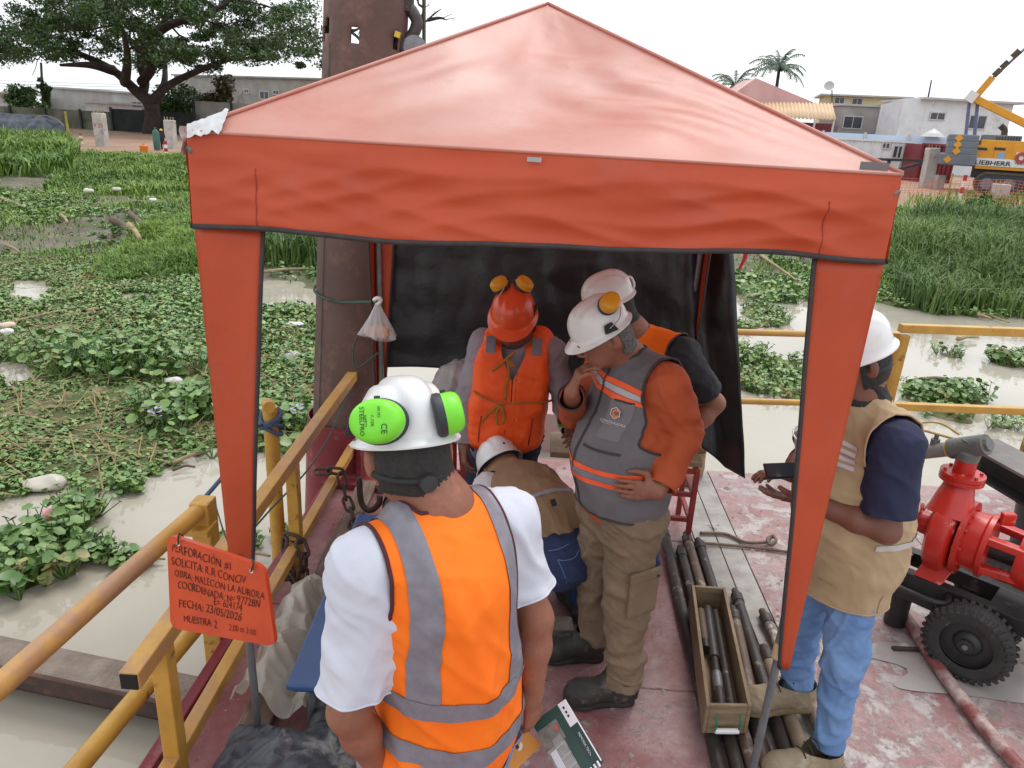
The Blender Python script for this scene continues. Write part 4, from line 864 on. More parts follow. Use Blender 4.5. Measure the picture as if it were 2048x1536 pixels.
DROPE = M('dirty_rope', c(138, 118, 100), c(104, 90, 80), 50, rough=.95, bump=.8, bscale=150, bdist=.004)
PRED = M('pump_red', c(196, 44, 30), c(180, 34, 26), 5, rough=.35, bump=.15, bscale=40, c3=c(206, 150, 138), scale3=11, t3=(.61, .67), coat=.2, bdist=.006, c4=c(96, 34, 30), scale4=7, t4=(.6, .74))
BLK2 = M('black_paint', c(46, 44, 44), c(34, 32, 33), 6, rough=.5, c3=c(120, 114, 108), scale3=9, t3=(.6, .72))
REDF = M('frame_red', c(150, 48, 44), c(128, 36, 36), 7, rough=.5, c3=c(176, 124, 116), scale3=11, t3=(.6, .72))

# --- big rusty pile (open steel tube with square holes) in a red guide sleeve
t = thing('steel_pile', 'tall rusty steel tube pile with square holes behind the canopy', 'pile', (-1.27, 4.48, 0))
pa, pb = V(-1.30, 4.47, -.6), V(-.955, 4.55, 5.2); ax_ = (pb-pa).normalized(); PR = .235; nu, nv = 60, 145
pu = V(1, 0, 0)-ax_*ax_.x; pu.normalize(); pw = ax_.cross(pu)
def pp(a, s, r=PR): return pa+ax_*s+(pu*cos(a)+pw*sin(a))*r
L_ = (pb-pa).length; verts = []; faces = []
holes = []                                           # (angle index, s index) blocks cut out at the top and around
ang0 = lambda px, py: None
def tube_with_holes(r, flip):
    V_ = [pp(2*pi*i/nu, L_*j/nv, r) for j in range(nv+1) for i in range(nu)]; F_ = []
    for j in range(nv):
        for i in range(nu):
            if (j, i) in cut: continue
            q = (j*nu+i, j*nu+(i+1) % nu, (j+1)*nu+(i+1) % nu, (j+1)*nu+i); F_.append(q[::-1] if flip else q)
    return V_, F_
def cell(px, py, sg=1):                              # where a photo ray meets the pile: front side, or back side with sg = -1
    d = ray(px, py).normalized(); best = None
    for j in range(nv):
        for i in range(nu):
            p = pp(2*pi*(i+.5)/nu, L_*(j+.5)/nv)
            nrm = (pu*cos(2*pi*(i+.5)/nu)+pw*sin(2*pi*(i+.5)/nu))
            if nrm.dot(d)*sg > 0: continue
            e = ((p-CAM)-d*((p-CAM).dot(d))).length
            if best is None or e < best[0]: best = (e, j, i)
    return best[1], best[2]
cut = set()
j0, i0 = cell(713, 66)
for di in (0, 10, 20, 30, 40, 50):                   # ring of square holes; one looks straight through
    for dj in (-1, 0):
        for k in (-1, 0): cut.add((j0+dj, (i0+di+k) % nu))
j1, i1 = cell(656, 38)
for dj in (-1, 0):
    for k in (-1, 0): cut.add((j1+dj, (i1+k) % nu))
j2, i2 = cell(711, 66, -1)
for dj in (-2, -1, 0, 1):
    for k in (-2, -1, 0, 1): cut.add((j2+dj, (i2+k) % nu))
v1, f1 = tube_with_holes(PR, False); mb = MB().raw(v1, f1); me = mb.build('tube', RUST, t, 40); md = me.modifiers.new('s', 'SOLIDIFY'); md.thickness = .016; md.offset = -1
MB().tube([pp(a, .3+L_*0, PR+.004) if False else pp(a, 2.82, PR+.004) for a in np.linspace(0, 2*pi, 40)], .008, 6).build('weld_seam', RUST, t)
t2 = thing('guide_sleeve', 'red painted guide sleeve around the foot of the pile', 'sleeve', (-1.28, 4.47, 0))
SLV = M('sleeve_red', c(134, 44, 54), c(112, 36, 44), 3, rough=.5, c3=c(160, 110, 112), scale3=5, t3=(.56, .7))
c0 = pa+ax_*.1; c1 = pa+ax_*.95
MB().lathe([(.262, 0), (.262, .85), (.272, .85), (.272, .83), (.274, .02), (.274, 0)], c0, ax_, 40, False).build('ring', SLV, t2, 40)
MB().box((-1.08, 4.25, .02), (.5, .34, .04)).build('bracket', SLV, t2, 0, bev=.004)
MB().box((-1.1, 4.3, .15), (.03, .3, .24)).build('gusset', SLV, t2, 0)
# twine lines and rope on the pile
tag(MB().tube([pp(4.05, s, PR+.006) for s in np.linspace(.7, 3.2, 20)], .0026, 5).build('twine', TWINE, None, 180), 'thin green twine hanging down the front of the pile', 'twine')
_k = P(757, 606, 4.02)
tag(MB().tube(arc([pp(pi*1.0+a, 1.80-.03*sin(a), PR+.012) for a in np.linspace(-1.2, 1.5, 9)]+[_k+V(-.07, .05, -.01), _k], 4), .008, 6).build('rope', TWINE, None, 180), 'grey green rope tying the pile to the rear canopy leg', 'rope')
tag(MB().tube(arc([_k, P(735, 640, 4.0), P(708, 690, 3.98), P(712, 735, 3.98), P(745, 715, 4.0), P(757, 705, 4.02)], 6), .006, 6).build('rope_loop', TWINE, None, 180), 'loose rope loop hanging below the bread bag', 'rope')
# --- crane hook and block beside the pile top, with hoist rope
t = thing('crane_hook', 'big dark steel crane hook hanging beside the pile top', 'hook', P(810, 100, 4.6))
HK = M('hook_steel', c(86, 78, 78), c(66, 60, 60), 8, rough=.55, metal=.3, bump=.3, bscale=40)
MB().tube(arc([P(815, -30, 4.5), P(812, 10, 4.5), P(822, 20, 4.5), P(833, 40, 4.5), P(832, 56, 4.5), P(822, 74, 4.5), P(806, 88, 4.5), P(795, 110, 4.5), P(788, 140, 4.5)], 5), [.03]*6+[.034]*30+[.03]*5, 12).build('shank', HK, t, 180)
MB().lathe([(.03, -.05), (.05, -.04), (.055, .12), (.04, .14)], P(810, 8, 4.5), (0, 0, 1), 16).build('swivel', M('dark_steel'), t)
MB().lathe([(.02, 0), (.07, .005), (.075, .03), (.07, .055), (.02, .06)], P(824, 100, 4.48), (.5, -.85, .1), 18).build('sheave', GALV, t)
MB().bar(P(790, 67, 4.36), P(800, 71, 4.36), .02, .03).build('yellow_tag', M('tag_yellow', c(212, 180, 50), rough=.5), t, 0)
tag(MB().cyl(P(848, 130, 4.6), P(848, -200, 4.6), .011, n=8).build('hoist_rope', M('hoist_rope', c(70, 74, 58), c(96, 96, 76), 80, rough=.7), None), 'taut hoist rope beside the pile top', 'rope')
# --- bread bag hanging on the canopy leg
t = thing('plastic_bag', 'clear plastic bag with bread rolls tied to the rear canopy leg', 'bag', P(753, 690, 3.95))
b0 = P(755, 606, 3.96); PLAS = M('clear_plastic', (.9, .9, .92), rough=.12, alpha=.34, spec=.8, bump=.5, bscale=30, bdist=.01)
def _bag(i, j):
    a = 2*pi*i; w_ = .012+.10*j**1.15; z = -.21*j
    if j > .93: w_ *= 1-(j-.93)*6; z += .005
    r = 1+.16*sin(a*5+j*3)*j+.08*sin(a*11); return b0+V(cos(a)*w_*1.02*r, sin(a)*w_*.7*r, z+.012*sin(a*2)*j)
MB().grid(_bag, 40, 18).build('film', PLAS, t, 180)
mb = MB(); mb.tube(arc([b0+V(-.02, 0, .015), b0+V(.0, -.01, .03), b0+V(.02, 0, .02), b0+V(.0, 0, -.01)], 4), .011, 8); mb.build('knot', M('white_plastic', c(232, 232, 230), rough=.4), t, 180)
for dx, dy, s_, cc in ((-.04, .0, 1, 0), (.035, -.015, 1.05, 1), (.0, .02, .9, 0)):
    v, f = surface([rbox(b0+V(dx, dy, -.165), (.034*s_, .03, .03), .016, ((1, 0, .3*dx*10), (0, 1, 0), (-.3*dx*10, 0, 1)))], .006)
    npmesh('bread_roll', v, f, M('bread%d' % cc, (c(176, 118, 84), c(196, 142, 110))[cc], c(206, 170, 134), 30, rough=.85, bump=.4, bscale=90), t, 180)

# --- left railings
def rail_round(name, mb_pts, r, parent, mat=None): return MB().tube(mb_pts, r, 14).build(name, mat or YRAIL, parent, 60)
t = thing('tube_railing', 'yellow round tube railing at the lower left corner', 'railing', (-1.36, 2.6, 0))
MB().box((-1.352, 2.62, .04), (.08, .085, 1.32)).build('post', YRAIL, t, 0, bev=.006)
rail_round('top_rail', [(-1.52, .6, .69), (-1.36, 2.6, .66)], .036, t, YWORN); rail_round('lower_rail', [(-1.50, .6, .18), (-1.37, 2.6, .15)], .036, t)
MB().box((-1.352, 2.585, .585), (.1, .1, .03)).build('weld_collar', YRAIL, t, 0, bev=.004)
t = thing('square_railing', 'yellow square tube railing along the left barge edge', 'railing', (-1.12, 3.0, 0))
rx0, ry0, rx1, ry1 = -1.09, 1.62, -1.165, 4.5; ra = lambda y, z: V(rx0+(rx1-rx0)*(y-ry0)/(ry1-ry0), y, z)
def hollow(name, a, b_, s, mat):
    o = MB().bar(a, b_, s, s).build(name, mat, t, 0, bev=.004); return o
tr_ = hollow('top_rail', ra(1.6, .695), ra(4.52, .70), .058, YWORN); MB().box(ra(1.6-.002, .695)+V(0, 0, 0), (.048, .006, .048)).build('open_end_shade', M('tube_end_shade', c(30, 26, 24), rough=.9), tr_, 0)  # dark plate on the solid rail end paints the shade inside an open tube
hollow('middle_rail', ra(1.0, .23), ra(4.4, .23), .05, YWORN)
for y in (1.78, 3.06, 4.3): MB().box(ra(y, .333), (.054, .054, .666)).build('post', YRAIL, t, 0, bev=.004)
t = thing('bollard_post', 'yellow round mooring post with blue rope outside the left railing', 'post', (-1.5, 3.77, WZ))
MB().tube([(-1.5, 3.77, -.6), (-1.5, 3.77, .66)], .042, 14).build('pipe', YRAIL, t, 60); MB().tube([(-1.5, 3.74, .69), (-1.46, 3.66, .70)], .034, 12).build('cross_pin', YRAIL, t, 60)
tp = V(-1.5, 3.77, .6); mb = MB()
for k in range(5): mb.tube([tp+V(.055*cos(a), .055*sin(a), -.02*k+.035*sin(a+k)) for a in np.linspace(0, 2*pi, 20)], .013, 6)
kn = mb; tag(kn.build('rope_knot', ROPE, None, 180), 'blue rope knotted round the mooring post', 'rope')
tag(MB().tube(arc([tp+V(-.03, -.04, -.03), P(505, 862, 3.6), P(486, 905, 3.4), P(440, 960, 2.95), P(405, 1000, 2.7), V(-1.42, 2.62, .62)], 6), .011, 6).build('mooring_rope', ROPE, None, 180), 'blue mooring rope running from post to tube railing', 'rope')
tag(MB().tube(arc([P(727, 725, 4.45), P(640, 905, 3.7), P(540, 1020, 3.05), P(478, 1090, 2.4)], 6), .005, 5).build('twine', TWINE, None, 180), 'thin twine stretched along the left railing', 'twine')
# --- chains
LINK = MB().tube([V(.022*cos(a), 0, .022*sin(a)+(.022 if sin(a) >= 0 else -.022)) for a in np.linspace(0, 2*pi, 20, endpoint=False)], .0085, 8, closed=True)
LKM = LINK.build('link', RUSTD, None, 180); _lk = LKM.data; bpy.data.objects.remove(LKM)
def chain(label, path, s=1.0):
    t = thing('chain', label, 'chain', path[0]); q = arc(path, 12); L = 0; step = .068*s; nxt = 0; k = 0
    for a, b_ in zip(q, q[1:]):
        d = (b_-a).length
        while nxt <= L+d and d > 0:
            p = a.lerp(b_, (nxt-L)/d); tg = (b_-a).normalized(); o = bpy.data.objects.new('link', _lk); COL.objects.link(o)
            o.matrix_world = Matrix.Translation(p) @ tg.to_track_quat('Z', 'Y').to_matrix().to_4x4() @ Matrix.Rotation(pi/2*(k % 2)+.3, 4, 'Z') @ Matrix.Diagonal((s, s, s, 1))
            mw = o.matrix_world.copy(); o.parent = t; o.matrix_parent_inverse = Matrix.Translation(-t.location); o.matrix_basis = mw; k += 1; nxt += step
        L += d
chain('rusty chain looped over the middle rail near the plastic sheet', [ra(3.02, .10)+V(-.05, 0, 0), ra(3.03, .25)+V(-.045, 0, .01), ra(3.03, .265)+V(0, 0, .02), ra(3.0, .24)+V(.05, 0, 0), ra(2.96, .1)+V(.06, 0, 0), V(-1.0, 2.9, .04), V(-.93, 2.8, .03), V(-.97, 2.72, .03)], 1.05)
chain('rusty chain piled on the deck under the looped chain', [ra(2.98, .14)+V(-.03, 0, 0), V(-1.08, 2.93, .05), V(-1.05, 2.82, .03), V(-.98, 2.83, .05), V(-.99, 2.93, .03), V(-.9, 2.9, .04), V(-.86, 2.8, .03)], 1.15)
chain('rusty chain hanging from the railing beside the pile', [ra(3.72, .3)+V(-.05, 0, 0), ra(3.74, .29)+V(.04, 0, 0), V(-1.06, 3.7, .16), V(-1.0, 3.62, .08), V(-.98, 3.5, .03), V(-.93, 3.3, .03)], 1.05)
tag(MB().tube(arc([V(-1.0, 3.78, .25), V(-.985, 3.76, .1), V(-.93, 3.74, .06), V(-.88, 3.75, .1), V(-.875, 3.76, .15)], 6), [.02]*22+[.018, .016, .012], 10).build('chain_hook', RUSTD, None, 180) if False else MB().tube(arc([V(-1.0, 3.78, .25), V(-.985, 3.76, .1), V(-.93, 3.74, .06), V(-.88, 3.75, .1), V(-.875, 3.76, .15)], 6), .018, 10).build('chain_hook', RUSTD, None, 180), 'rusty lifting hook at the end of the chain by the pile', 'hook')
# --- steel beam with concrete crust, outside left
t = thing('steel_beam', 'rusty steel beam with concrete crust reaching into the water at left', 'beam', (-2.0, 2.7, -.4))
ba, bb = V(-4.2, 3.02, -.30), V(-1.31, 2.58, -.30)
MB().bar(ba, bb, .18, .018).build('top_flange', RUST, t, 0); MB().bar(ba-V(0, 0, .12), bb-V(0, 0, .12), .02, .2).build('web', RUSTD, t, 0); MB().bar(ba-V(0, .078, .055), bb-V(0, .078, .055), .025, .09).build('lip', RUSTD, t, 0)
_d = (bb-ba).normalized(); _s = V(-_d.y, _d.x, 0)
def _cr(i, j): p = ba.lerp(bb, .3+.66*i)+_s*((j-.5)*.17); return p+V(0, 0, .012+.03*max(0, fbm((p.x*6, p.y*6, 0))+.35)*(min(j, 1-j)*2)**.3)
MB().grid(_cr, 70, 10).build('concrete_crust', M('crust', c(146, 134, 122), c(118, 102, 92), 9, rough=.9, bump=.7, bscale=60), t, 180)
# --- timber along the deck edge, red edge bars
tag(MB().bar((-.97, 1.55, .022), (-1.04, 4.15, .022), .12, .04).build('timber_plank', WOOD, None, 0, bev=.006), 'weathered timber plank lying along the left deck edge', 'plank')
tag(MB().bar((-1.27, 1.0, .03), (-1.27, 4.1, .03), .05, .06).build('deck_edge_bar', M('sleeve_red'), None, 0, bev=.006), 'red steel edge bar along the left side of the deck', 'bar')
# --- casing pipe and blue board
t = thing('casing_pipe', 'dark plastic casing pipe lying under the blue board', 'pipe', (-.74, 2.9, 0))
PVC = M('dark_pvc', c(58, 58, 60), c(74, 74, 74), 6, rough=.4, c3=c(120, 116, 112), scale3=7, t3=(.62, .74))
MB().tube([(-.66, 1.5, .085), (-.70, 2.5, .085), (-.76, 3.72, .12), (-.765, 3.84, .125)], .075, 22, False).build('pipe', PVC, t, 60, solid=.006); MB().tube([(-.762, 3.7, .12), (-.765, 3.78, .123)], .085, 22).build('collar', M('black_ring', c(34, 34, 36), rough=.4), t, 60)
t = thing('blue_board', 'blue plastic folding table top lying behind the white sleeve', 'board', (-.6, 2.6, .2))
BLU = M('blue_plastic', c(58, 84, 130), c(66, 94, 142), 5, rough=.42, bump=.12, bscale=160, bdist=.003)
R_ = Matrix.Rotation(radians(2.5), 3, 'Z'); MB().box((-.615, 2.62, .33), (.44, 1.2, .028), R_).build('top', BLU, t, 0, bev=.008); MB().box((-.615, 2.62, .308), (.40, 1.16, .02), R_).build('rim', M('blue_dark', c(40, 52, 84), rough=.5), t, 0)
for dx, dy in ((-.15, -.5), (.15, -.5), (-.15, .5), (.15, .5)): MB().cyl((-.615+dx, 2.62+dy, .0), (-.615+dx*.9, 2.62+dy, .3), .014, n=10).build('leg', GALV, t)
# --- crumpled sheets
def crumple(name, label, cat, org, ux, uy, nu, nv, amp, mat, hfun, seed, parent=None):
    org, ux, uy = V(org), V(ux), V(uy)
    def fn(i, j):
        p = org+ux*i+uy*j; q = V(p.x*7+seed, p.y*7, seed*2.1); n_ = mnoise.noise_vector(q)+mnoise.noise_vector(q*2.3)*.5
        ridge = abs(mnoise.noise(q*.9))*1.5+abs(mnoise.noise(q*2.1+V(5, 1, 2)))*.9; return p+V(n_.x*.04, n_.y*.04, 0)*amp*8+V(0, 0, hfun(i, j)+amp*(1-ridge)+amp*.5*n_.z)
    return tag(MB().grid(fn, nu, nv).build(name, mat, parent, 50), label, cat)
MILK = M('milky_sheet', c(226, 221, 210), c(212, 205, 192), 5, rough=.22, alpha=.82, spec=.8, tl=.35)
crumple('plastic_sheet', 'crumpled milky plastic sheet heaped beside the blue board', 'plastic sheet', (-1.09, 2.18, .02), (.30, -.05, 0), (0, .72, 0), 60, 110, .07, MILK, lambda i, j: .20*sin(pi*min(1, i*1.3))*(.4+.6*sin(pi*j))+.04, 3)
GTARP = M('grey_tarp', c(64, 68, 76), c(84, 88, 96), 4, rough=.4, c3=c(176, 172, 166), scale3=5, t3=(.55, .7))
crumple('dusty_tarp', 'dusty dark tarp heaped at the foot of the left canopy leg', 'tarp', (-1.05, 1.5, .06), (.62, .0, 0), (.03, .58, 0), 40, 40, .05, GTARP, lambda i, j: .17*sin(pi*i)**.7*sin(pi*min(1, j*.93+.07))**.6, 5)
tag(MB().box((-.82, 1.52, .2), (.22, .3, .26), Matrix.Rotation(.2, 3, 'Z')).build('red_crate', M('crate_red', c(176, 30, 44), rough=.45), None, 0, bev=.02), 'red plastic crate under the dusty tarp at the bottom edge', 'crate')
# --- orange sign board with handwriting
t = thing('sign_board', 'orange hand-lettered site board tied to the railing', 'sign', P(440, 1285, 1.6))
s00, s10, s11, s01 = P(341, 1256, 1.64), P(551, 1294, 1.53), P(528, 1134, 1.56), P(333, 1068, 1.66)
sx_ = (s10-s00).normalized(); sn = sx_.cross(s01-s00).normalized(); sy_ = sn.cross(sx_)
def onS(a, b_): return s00.lerp(s10, a).lerp(s01.lerp(s11, a), b_)
def rr(rad=.09, n=5):
    o = []
    for cx, cy, a0 in ((1-rad, rad, -pi/2), (1-rad, 1-rad, 0), (rad, 1-rad, pi/2), (rad, rad, pi)):
        for k in range(n+1): a = a0+pi/2*k/n; o.append(onS(cx+rad*cos(a), cy+rad*sin(a)))
    return o
SGN = M('sign_orange', c(206, 76, 34), c(190, 64, 30), 10, rough=.38, c3=c(150, 52, 30), scale3=16, t3=(.62, .74))
MB().prism(rr(), -sn*.012).build('board', SGN, t, 30)
INK = M('marker_ink', c(44, 30, 30), c(76, 40, 34), 40, rough=.7)
W_ = (s10-s00).length
lines = [('PERFORACIÓN #1', .05, .835, .098), ('SOLICITA: R.R CONCIV', .05, .705, .094), ('OBRA: MALECÓN LA AURORA', .07, .575, .086), ('COORDENADA: N= 97728N', .09, .46, .088), ('E= 624174', .45, .36, .088), ('FECHA: 23/05/2026', .1, .25, .105), ('MUESTRA: 2', .14, .1, .088)]
bx_ = lambda b_: (onS(1, b_)-onS(0, b_)).normalized()
for s, a, b_, sz in lines:
    text('handwriting', s, sz*W_, INK, t, onS(a, b_)+sn*.0015, bx_(b_), onS(.5, 1)-onS(.5, 0), ext=.0003, wob=.15, sx=.70, off=-.0004)
text('smudged_handwriting', '2.00 m 3.00', .075*W_, M('faint_ink', c(140, 52, 34), rough=.8), t, onS(.58, .1)+sn*.0013, bx_(.1), sy_, ext=.0002, wob=.12, sx=.7)
for a, b_, top in ((.13, .94, P(375, 1085, 2.45)), (.87, .9, P(475, 1110, 2.03))):
    q = onS(a, b_); MB().lathe([(.002, 0), (.006, 0), (.006, .001), (.002, .001)], q+sn*.0008, sn, 10, False).build('eyelet', M('eyelet', c(220, 214, 206), rough=.4), t, 0)
    MB().tube(arc([q+sn*.003, q+V(0, .01, .025), top], 5), .0025, 5).build('wire', WIRE, t, 180)
MB().tube(arc([P(475, 1110, 2.03), P(450, 1070, 2.1), P(428, 1000, 2.6)], 5), .003, 5).build('tie_wire', WIRE, t, 180)

# --- right railing at the barge end
t = thing('end_railing', 'yellow tube railing section behind the black tarp', 'railing', (1.9, 4.8, 0))
rail_round('top_rail', [P(1400, 662, 4.82), P(1785, 673, 4.82)], .022, t, YWORN); rail_round('lower_rail', [P(1400, 800, 4.82), P(1700, 808, 4.82)], .022, t)
MB().bar(P(1788, 664, 4.80), V(P(1788, 664, 4.8).x, 4.80, 0), .06, .06, (0, 1, 0)).build('post', YRAIL, t, 0, bev=.005); q = P(1400, 662, 4.82); MB().cyl((q.x, 4.82, 0), (q.x, 4.82, q.z), .022, n=12).build('post', YRAIL, t, 60)
t = thing('end_railing', 'yellow square railing section behind the red pump', 'railing', (2.6, 4.82, 0))
a, b_ = P(1800, 656, 4.7), P(2150, 668, 4.86); MB().bar(a, b_, .055, .055).build('top_rail', YRAIL, t, 0, bev=.005)
MB().bar(P(1770, 811, 4.72), P(2150, 826, 4.86), .05, .05).build('lower_rail', YRAIL, t, 0, bev=.005)
q = P(1812, 664, 4.7); MB().bar(V(q.x, 4.7, q.z-.02), V(q.x, 4.72, 0), .05, .05, (0, 1, 0)).build('post', YRAIL, t, 0, bev=.005); q = b_; MB().box((q.x-.1, 4.84, .5), (.05, .05, 1.0)).build('post', YRAIL, t, 0, bev=.005)
# --- distant pontoon slab, red stands, plank
tag(MB().box((.35, 6.35, -.33), (1.3, .8, .40)).build('small_pontoon', M('pontoon', c(186, 160, 158), c(166, 130, 130), 3, rough=.7, c3=c(120, 70, 70), scale3=3, t3=(.55, .7)), None, 0, bev=.01), 'small pale pontoon floating behind the barge end', 'pontoon')
t = thing('red_trestle', 'red steel trestle with rungs behind the grey vest man', 'trestle', (.8, 3.8, 0))
for x, y in ((.93, 3.76), (.93, 4.08), (.42, 3.8), (.42, 4.1)): MB().bar((x, y, 0), (x, y, .46), .03, .03, (0, 1, 0)).build('leg', REDF, t, 0, bev=.003)
for z in (.14, .3, .445):
    MB().bar((.435, 3.78, z), (.915, 3.76, z), .024, .024).build('rung', REDF, t, 0); MB().bar((.93, 3.775, z), (.93, 4.065, z), .024, .024).build('rung', REDF, t, 0); MB().bar((.42, 3.815, z), (.42, 4.085, z), .024, .024).build('rung', REDF, t, 0)
tag(MB().bar((.1, 3.93, .479), (.96, 3.93, .479), .3, .034).build('wood_plank', PLY, None, 0, bev=.004), 'brown wooden plank resting on the red trestle', 'plank')
t = thing('red_stand', 'red steel A-frame stand right of the green earmuff', 'stand', (-.48, 3.7, 0))
for a, b_ in (((-.52, 3.68, 0), (-.47, 3.74, .62)), ((-.33, 3.66, 0), (-.42, 3.74, .62)), ((-.46, 3.95, 0), (-.45, 3.77, .62))): MB().bar(a, b_, .03, .03, (0, 1, 0)).build('leg', REDF, t, 0, bev=.003)
for a, b_ in (((-.50, 3.69, .2), (-.36, 3.68, .2)), ((-.49, 3.71, .36), (-.385, 3.71, .36)), ((-.36, 3.69, .2), (-.46, 3.9, .2))): MB().bar(a, b_, .026, .026).build('brace', REDF, t, 0)
MB().box((-.445, 3.75, .63), (.1, .08, .03)).build('head_plate', REDF, t, 0)
tag(MB().lathe([(.036, 0), (.036, .3), (.03, .3)], (-.40, 4.0, .2), (.05, 0, 1), 14).build('brass_sleeve', M('brass_brown', c(132, 96, 44), c(108, 76, 40), 8, rough=.5), None), 'brown metal sleeve hanging behind the red stand', 'sleeve')
v, f = surface([ell(P(898, 810, 3.9), (.13, .1, .2), k=.05), ell(P(912, 760, 3.9), (.09, .08, .12), k=.08), ell(P(880, 830, 3.92), (.1, .08, .12), k=.08), cap(P(920, 740, 3.92), P(935, 722, 3.95), .03, k=.05)], .014)
v = folds(v, f, .03, 40, 5, (.5, .5, .6)); tag(npmesh('plastic_sack', v, f, M('sack', c(176, 172, 170), c(150, 146, 146), 6, rough=.3, alpha=.85, bump=.7, bscale=22, bdist=.02), None, 180), 'grey translucent plastic sack hanging behind the life jacket man', 'sack')
# lone boot at the deck end
def boot_sdf(heel, toe, up_h, s=1.0):
    heel, toe = V(heel), V(toe); d = (toe-heel).normalized(); L = (toe-heel).length; sd_ = V(-d.y, d.x, 0)
    at_ = lambda a, z: heel+d*(L*a)+V(0, 0, z)
    up_ = [ecap(at_(.2, .07), at_(.78, .058), sd_, (.042*s, .058*s), (.046*s, .046*s), .03), ell(at_(.82, .05), (.06*s, .05*s, .048*s), (d, sd_, (0, 0, 1)), .03), ecap(at_(.2, .07), at_(.17, up_h), sd_, (.045*s, .058*s), (.05*s, .062*s), .04), ell(at_(.08, .05), (.05*s, .04*s, .05*s), (d, sd_, (0, 0, 1)), .03)]
    sole = [rbox(at_(.27, .016), (L*.3, .04*s, .018), .012, (d, sd_, (0, 0, 1)), .02), ell(at_(.75, .016), (L*.3, .053*s, .02), (d, sd_, (0, 0, 1)), .02), ell(at_(.12, .016), (L*.16, .042*s, .02), (d, sd_, (0, 0, 1)), .02)]
    return up_, sole
def boot(name, heel, toe, up_h, mat, solemat, parent, s=1.0, h=.007, lab=None, lace=True):
    up_, sole = boot_sdf(heel, toe, up_h, s); v, f = surface(up_, h); zb = V(heel).z
    v, f = clip(v, f, (zb+up_h)-v[:, 2]); v = folds(v, f, .004, 90, 3, (.3, .3, 1)); o = npmesh(name, v, f, mat, parent, 180)
    v, f = surface(sole, h); npmesh('sole', v, f, solemat, o, 180)
    if lace:
        d = (V(toe)-V(heel)).normalized(); L = (V(toe)-V(heel)).length; sd_ = V(-d.y, d.x, 0); mb = MB()
        for k in range(4): p = V(heel)+d*L*(.62-.09*k)+V(0, 0, .108+.016*k); mb.tube(arc([p-sd_*.03-V(0, 0, .012), p, p+sd_*.03-V(0, 0, .012)], 3), .0028, 5)
        mb.build('lace', M('lace', c(60, 54, 48), rough=.9), o, 180)
    return o
TANB = M('tan_leather', c(158, 136, 102), c(136, 114, 84), 9, rough=.75, c3=c(186, 170, 140), scale3=12, t3=(.55, .7)); SOLT = M('tan_sole', c(132, 112, 82), rough=.8)
t = thing('work_boot', 'tan work boot standing alone at the deck end', 'boot', (1.1, 4.62, 0)); boot('upper', (1.16, 4.68, 0), (1.05, 4.46, 0), .19, TANB, SOLT, t)

# --- drill rods and core box
def rod(label, a, b_, r, mat, thin=None):
    a, b_ = V(a), V(b_); t = thing('drill_rod', label, 'rod', a, 'drill rods on the deck'); d = (b_-a).normalized(); MB().tube([a, b_], r, 16).build('shaft', mat, t, 60)
    MB().tube([a-d*.002, a+d*.06], r*1.0+.003, 16).build('coupling', STEEL, t, 60); MB().tube([a-d*.05, a-d*.002], [r*.62, r*.8], 14).build('threaded_end', RUSTD, t, 60); return t
for lab, x, y, mt in (('leftmost of the dark drill rods under the core box', .762, 3.78, STEEL), ('second drill rod from the left under the core box', .828, 3.58, STEEL), ('third drill rod from the left under the core box', .888, 3.74, STEELB), ('fourth drill rod, nearest the grey deck strips, under the core box', .948, 3.68, STEEL)):
    rod(lab, (x+.035, y, .032), (x-.03, .7, .032), .027, mt)
for lab, a, b_, r, mt in (('clean brown drill rod right of the core box', PZ(1468, 1228, .032), PZ(1545, 1600, .032), .027, STEELB), ('mud-spattered drill rod reaching beside the core box', PZ(1473, 1192, .032), PZ(1600, 1600, .032), .027, STEEL),
                          ('short thick pale drill rod under the tan shoe', PZ(1532, 1308, .034), PZ(1640, 1600, .034), .03, M('rod_pale', c(150, 132, 112), c(120, 102, 86), 7, rough=.65, bump=.5, bscale=60, c3=c(196, 186, 172), scale3=10, t3=(.52, .66), bdist=.003)), ('rightmost mud-crusted drill rod beside the canopy pole', PZ(1530, 1234, .032), PZ(1690, 1560, .032), .026, M('rod_mud', c(120, 108, 98), c(84, 74, 66), 12, rough=.7, bump=.5, bscale=70, c3=c(196, 186, 176), scale3=12, t3=(.5, .62), bdist=.003))):
    rod(lab, a, b_, r, mt)
t = thing('core_box', 'plywood core box of drilling tools lying on the rods', 'box', (.84, 2.63, .06))
k00, k10, k11, k01 = V(.725, 2.235, 0), V(.885, 2.25, 0), V(.955, 3.02, 0), V(.808, 3.02, 0); zb, zt = .066, .2
def wallp(name, a, b_, th): MB().bar(V(a.x, a.y, (zb+zt)/2), V(b_.x, b_.y, (zb+zt)/2), th, zt-zb).build(name, PLY, t, 0, bev=.002)
wallp('side_panel', k00, k01, .014); wallp('side_panel', k10, k11, .014); ux_ = (k10-k00).normalized(); wallp('end_panel', k00+ux_*.008+V(0, .008, 0), k10-ux_*.008+V(0, .008, 0), .014); wallp('end_panel', k01+V(.008, -.008, 0), k11+V(-.008, -.008, 0), .014)
MB().prism([V(q.x, q.y, zb+.002) for q in (k00+V(.008, .014, 0), k10+V(-.008, .014, 0), k11+V(-.008, -.014, 0), k01+V(.008, -.014, 0))], (0, 0, .01)).build('bottom_panel', PLY, t, 0)
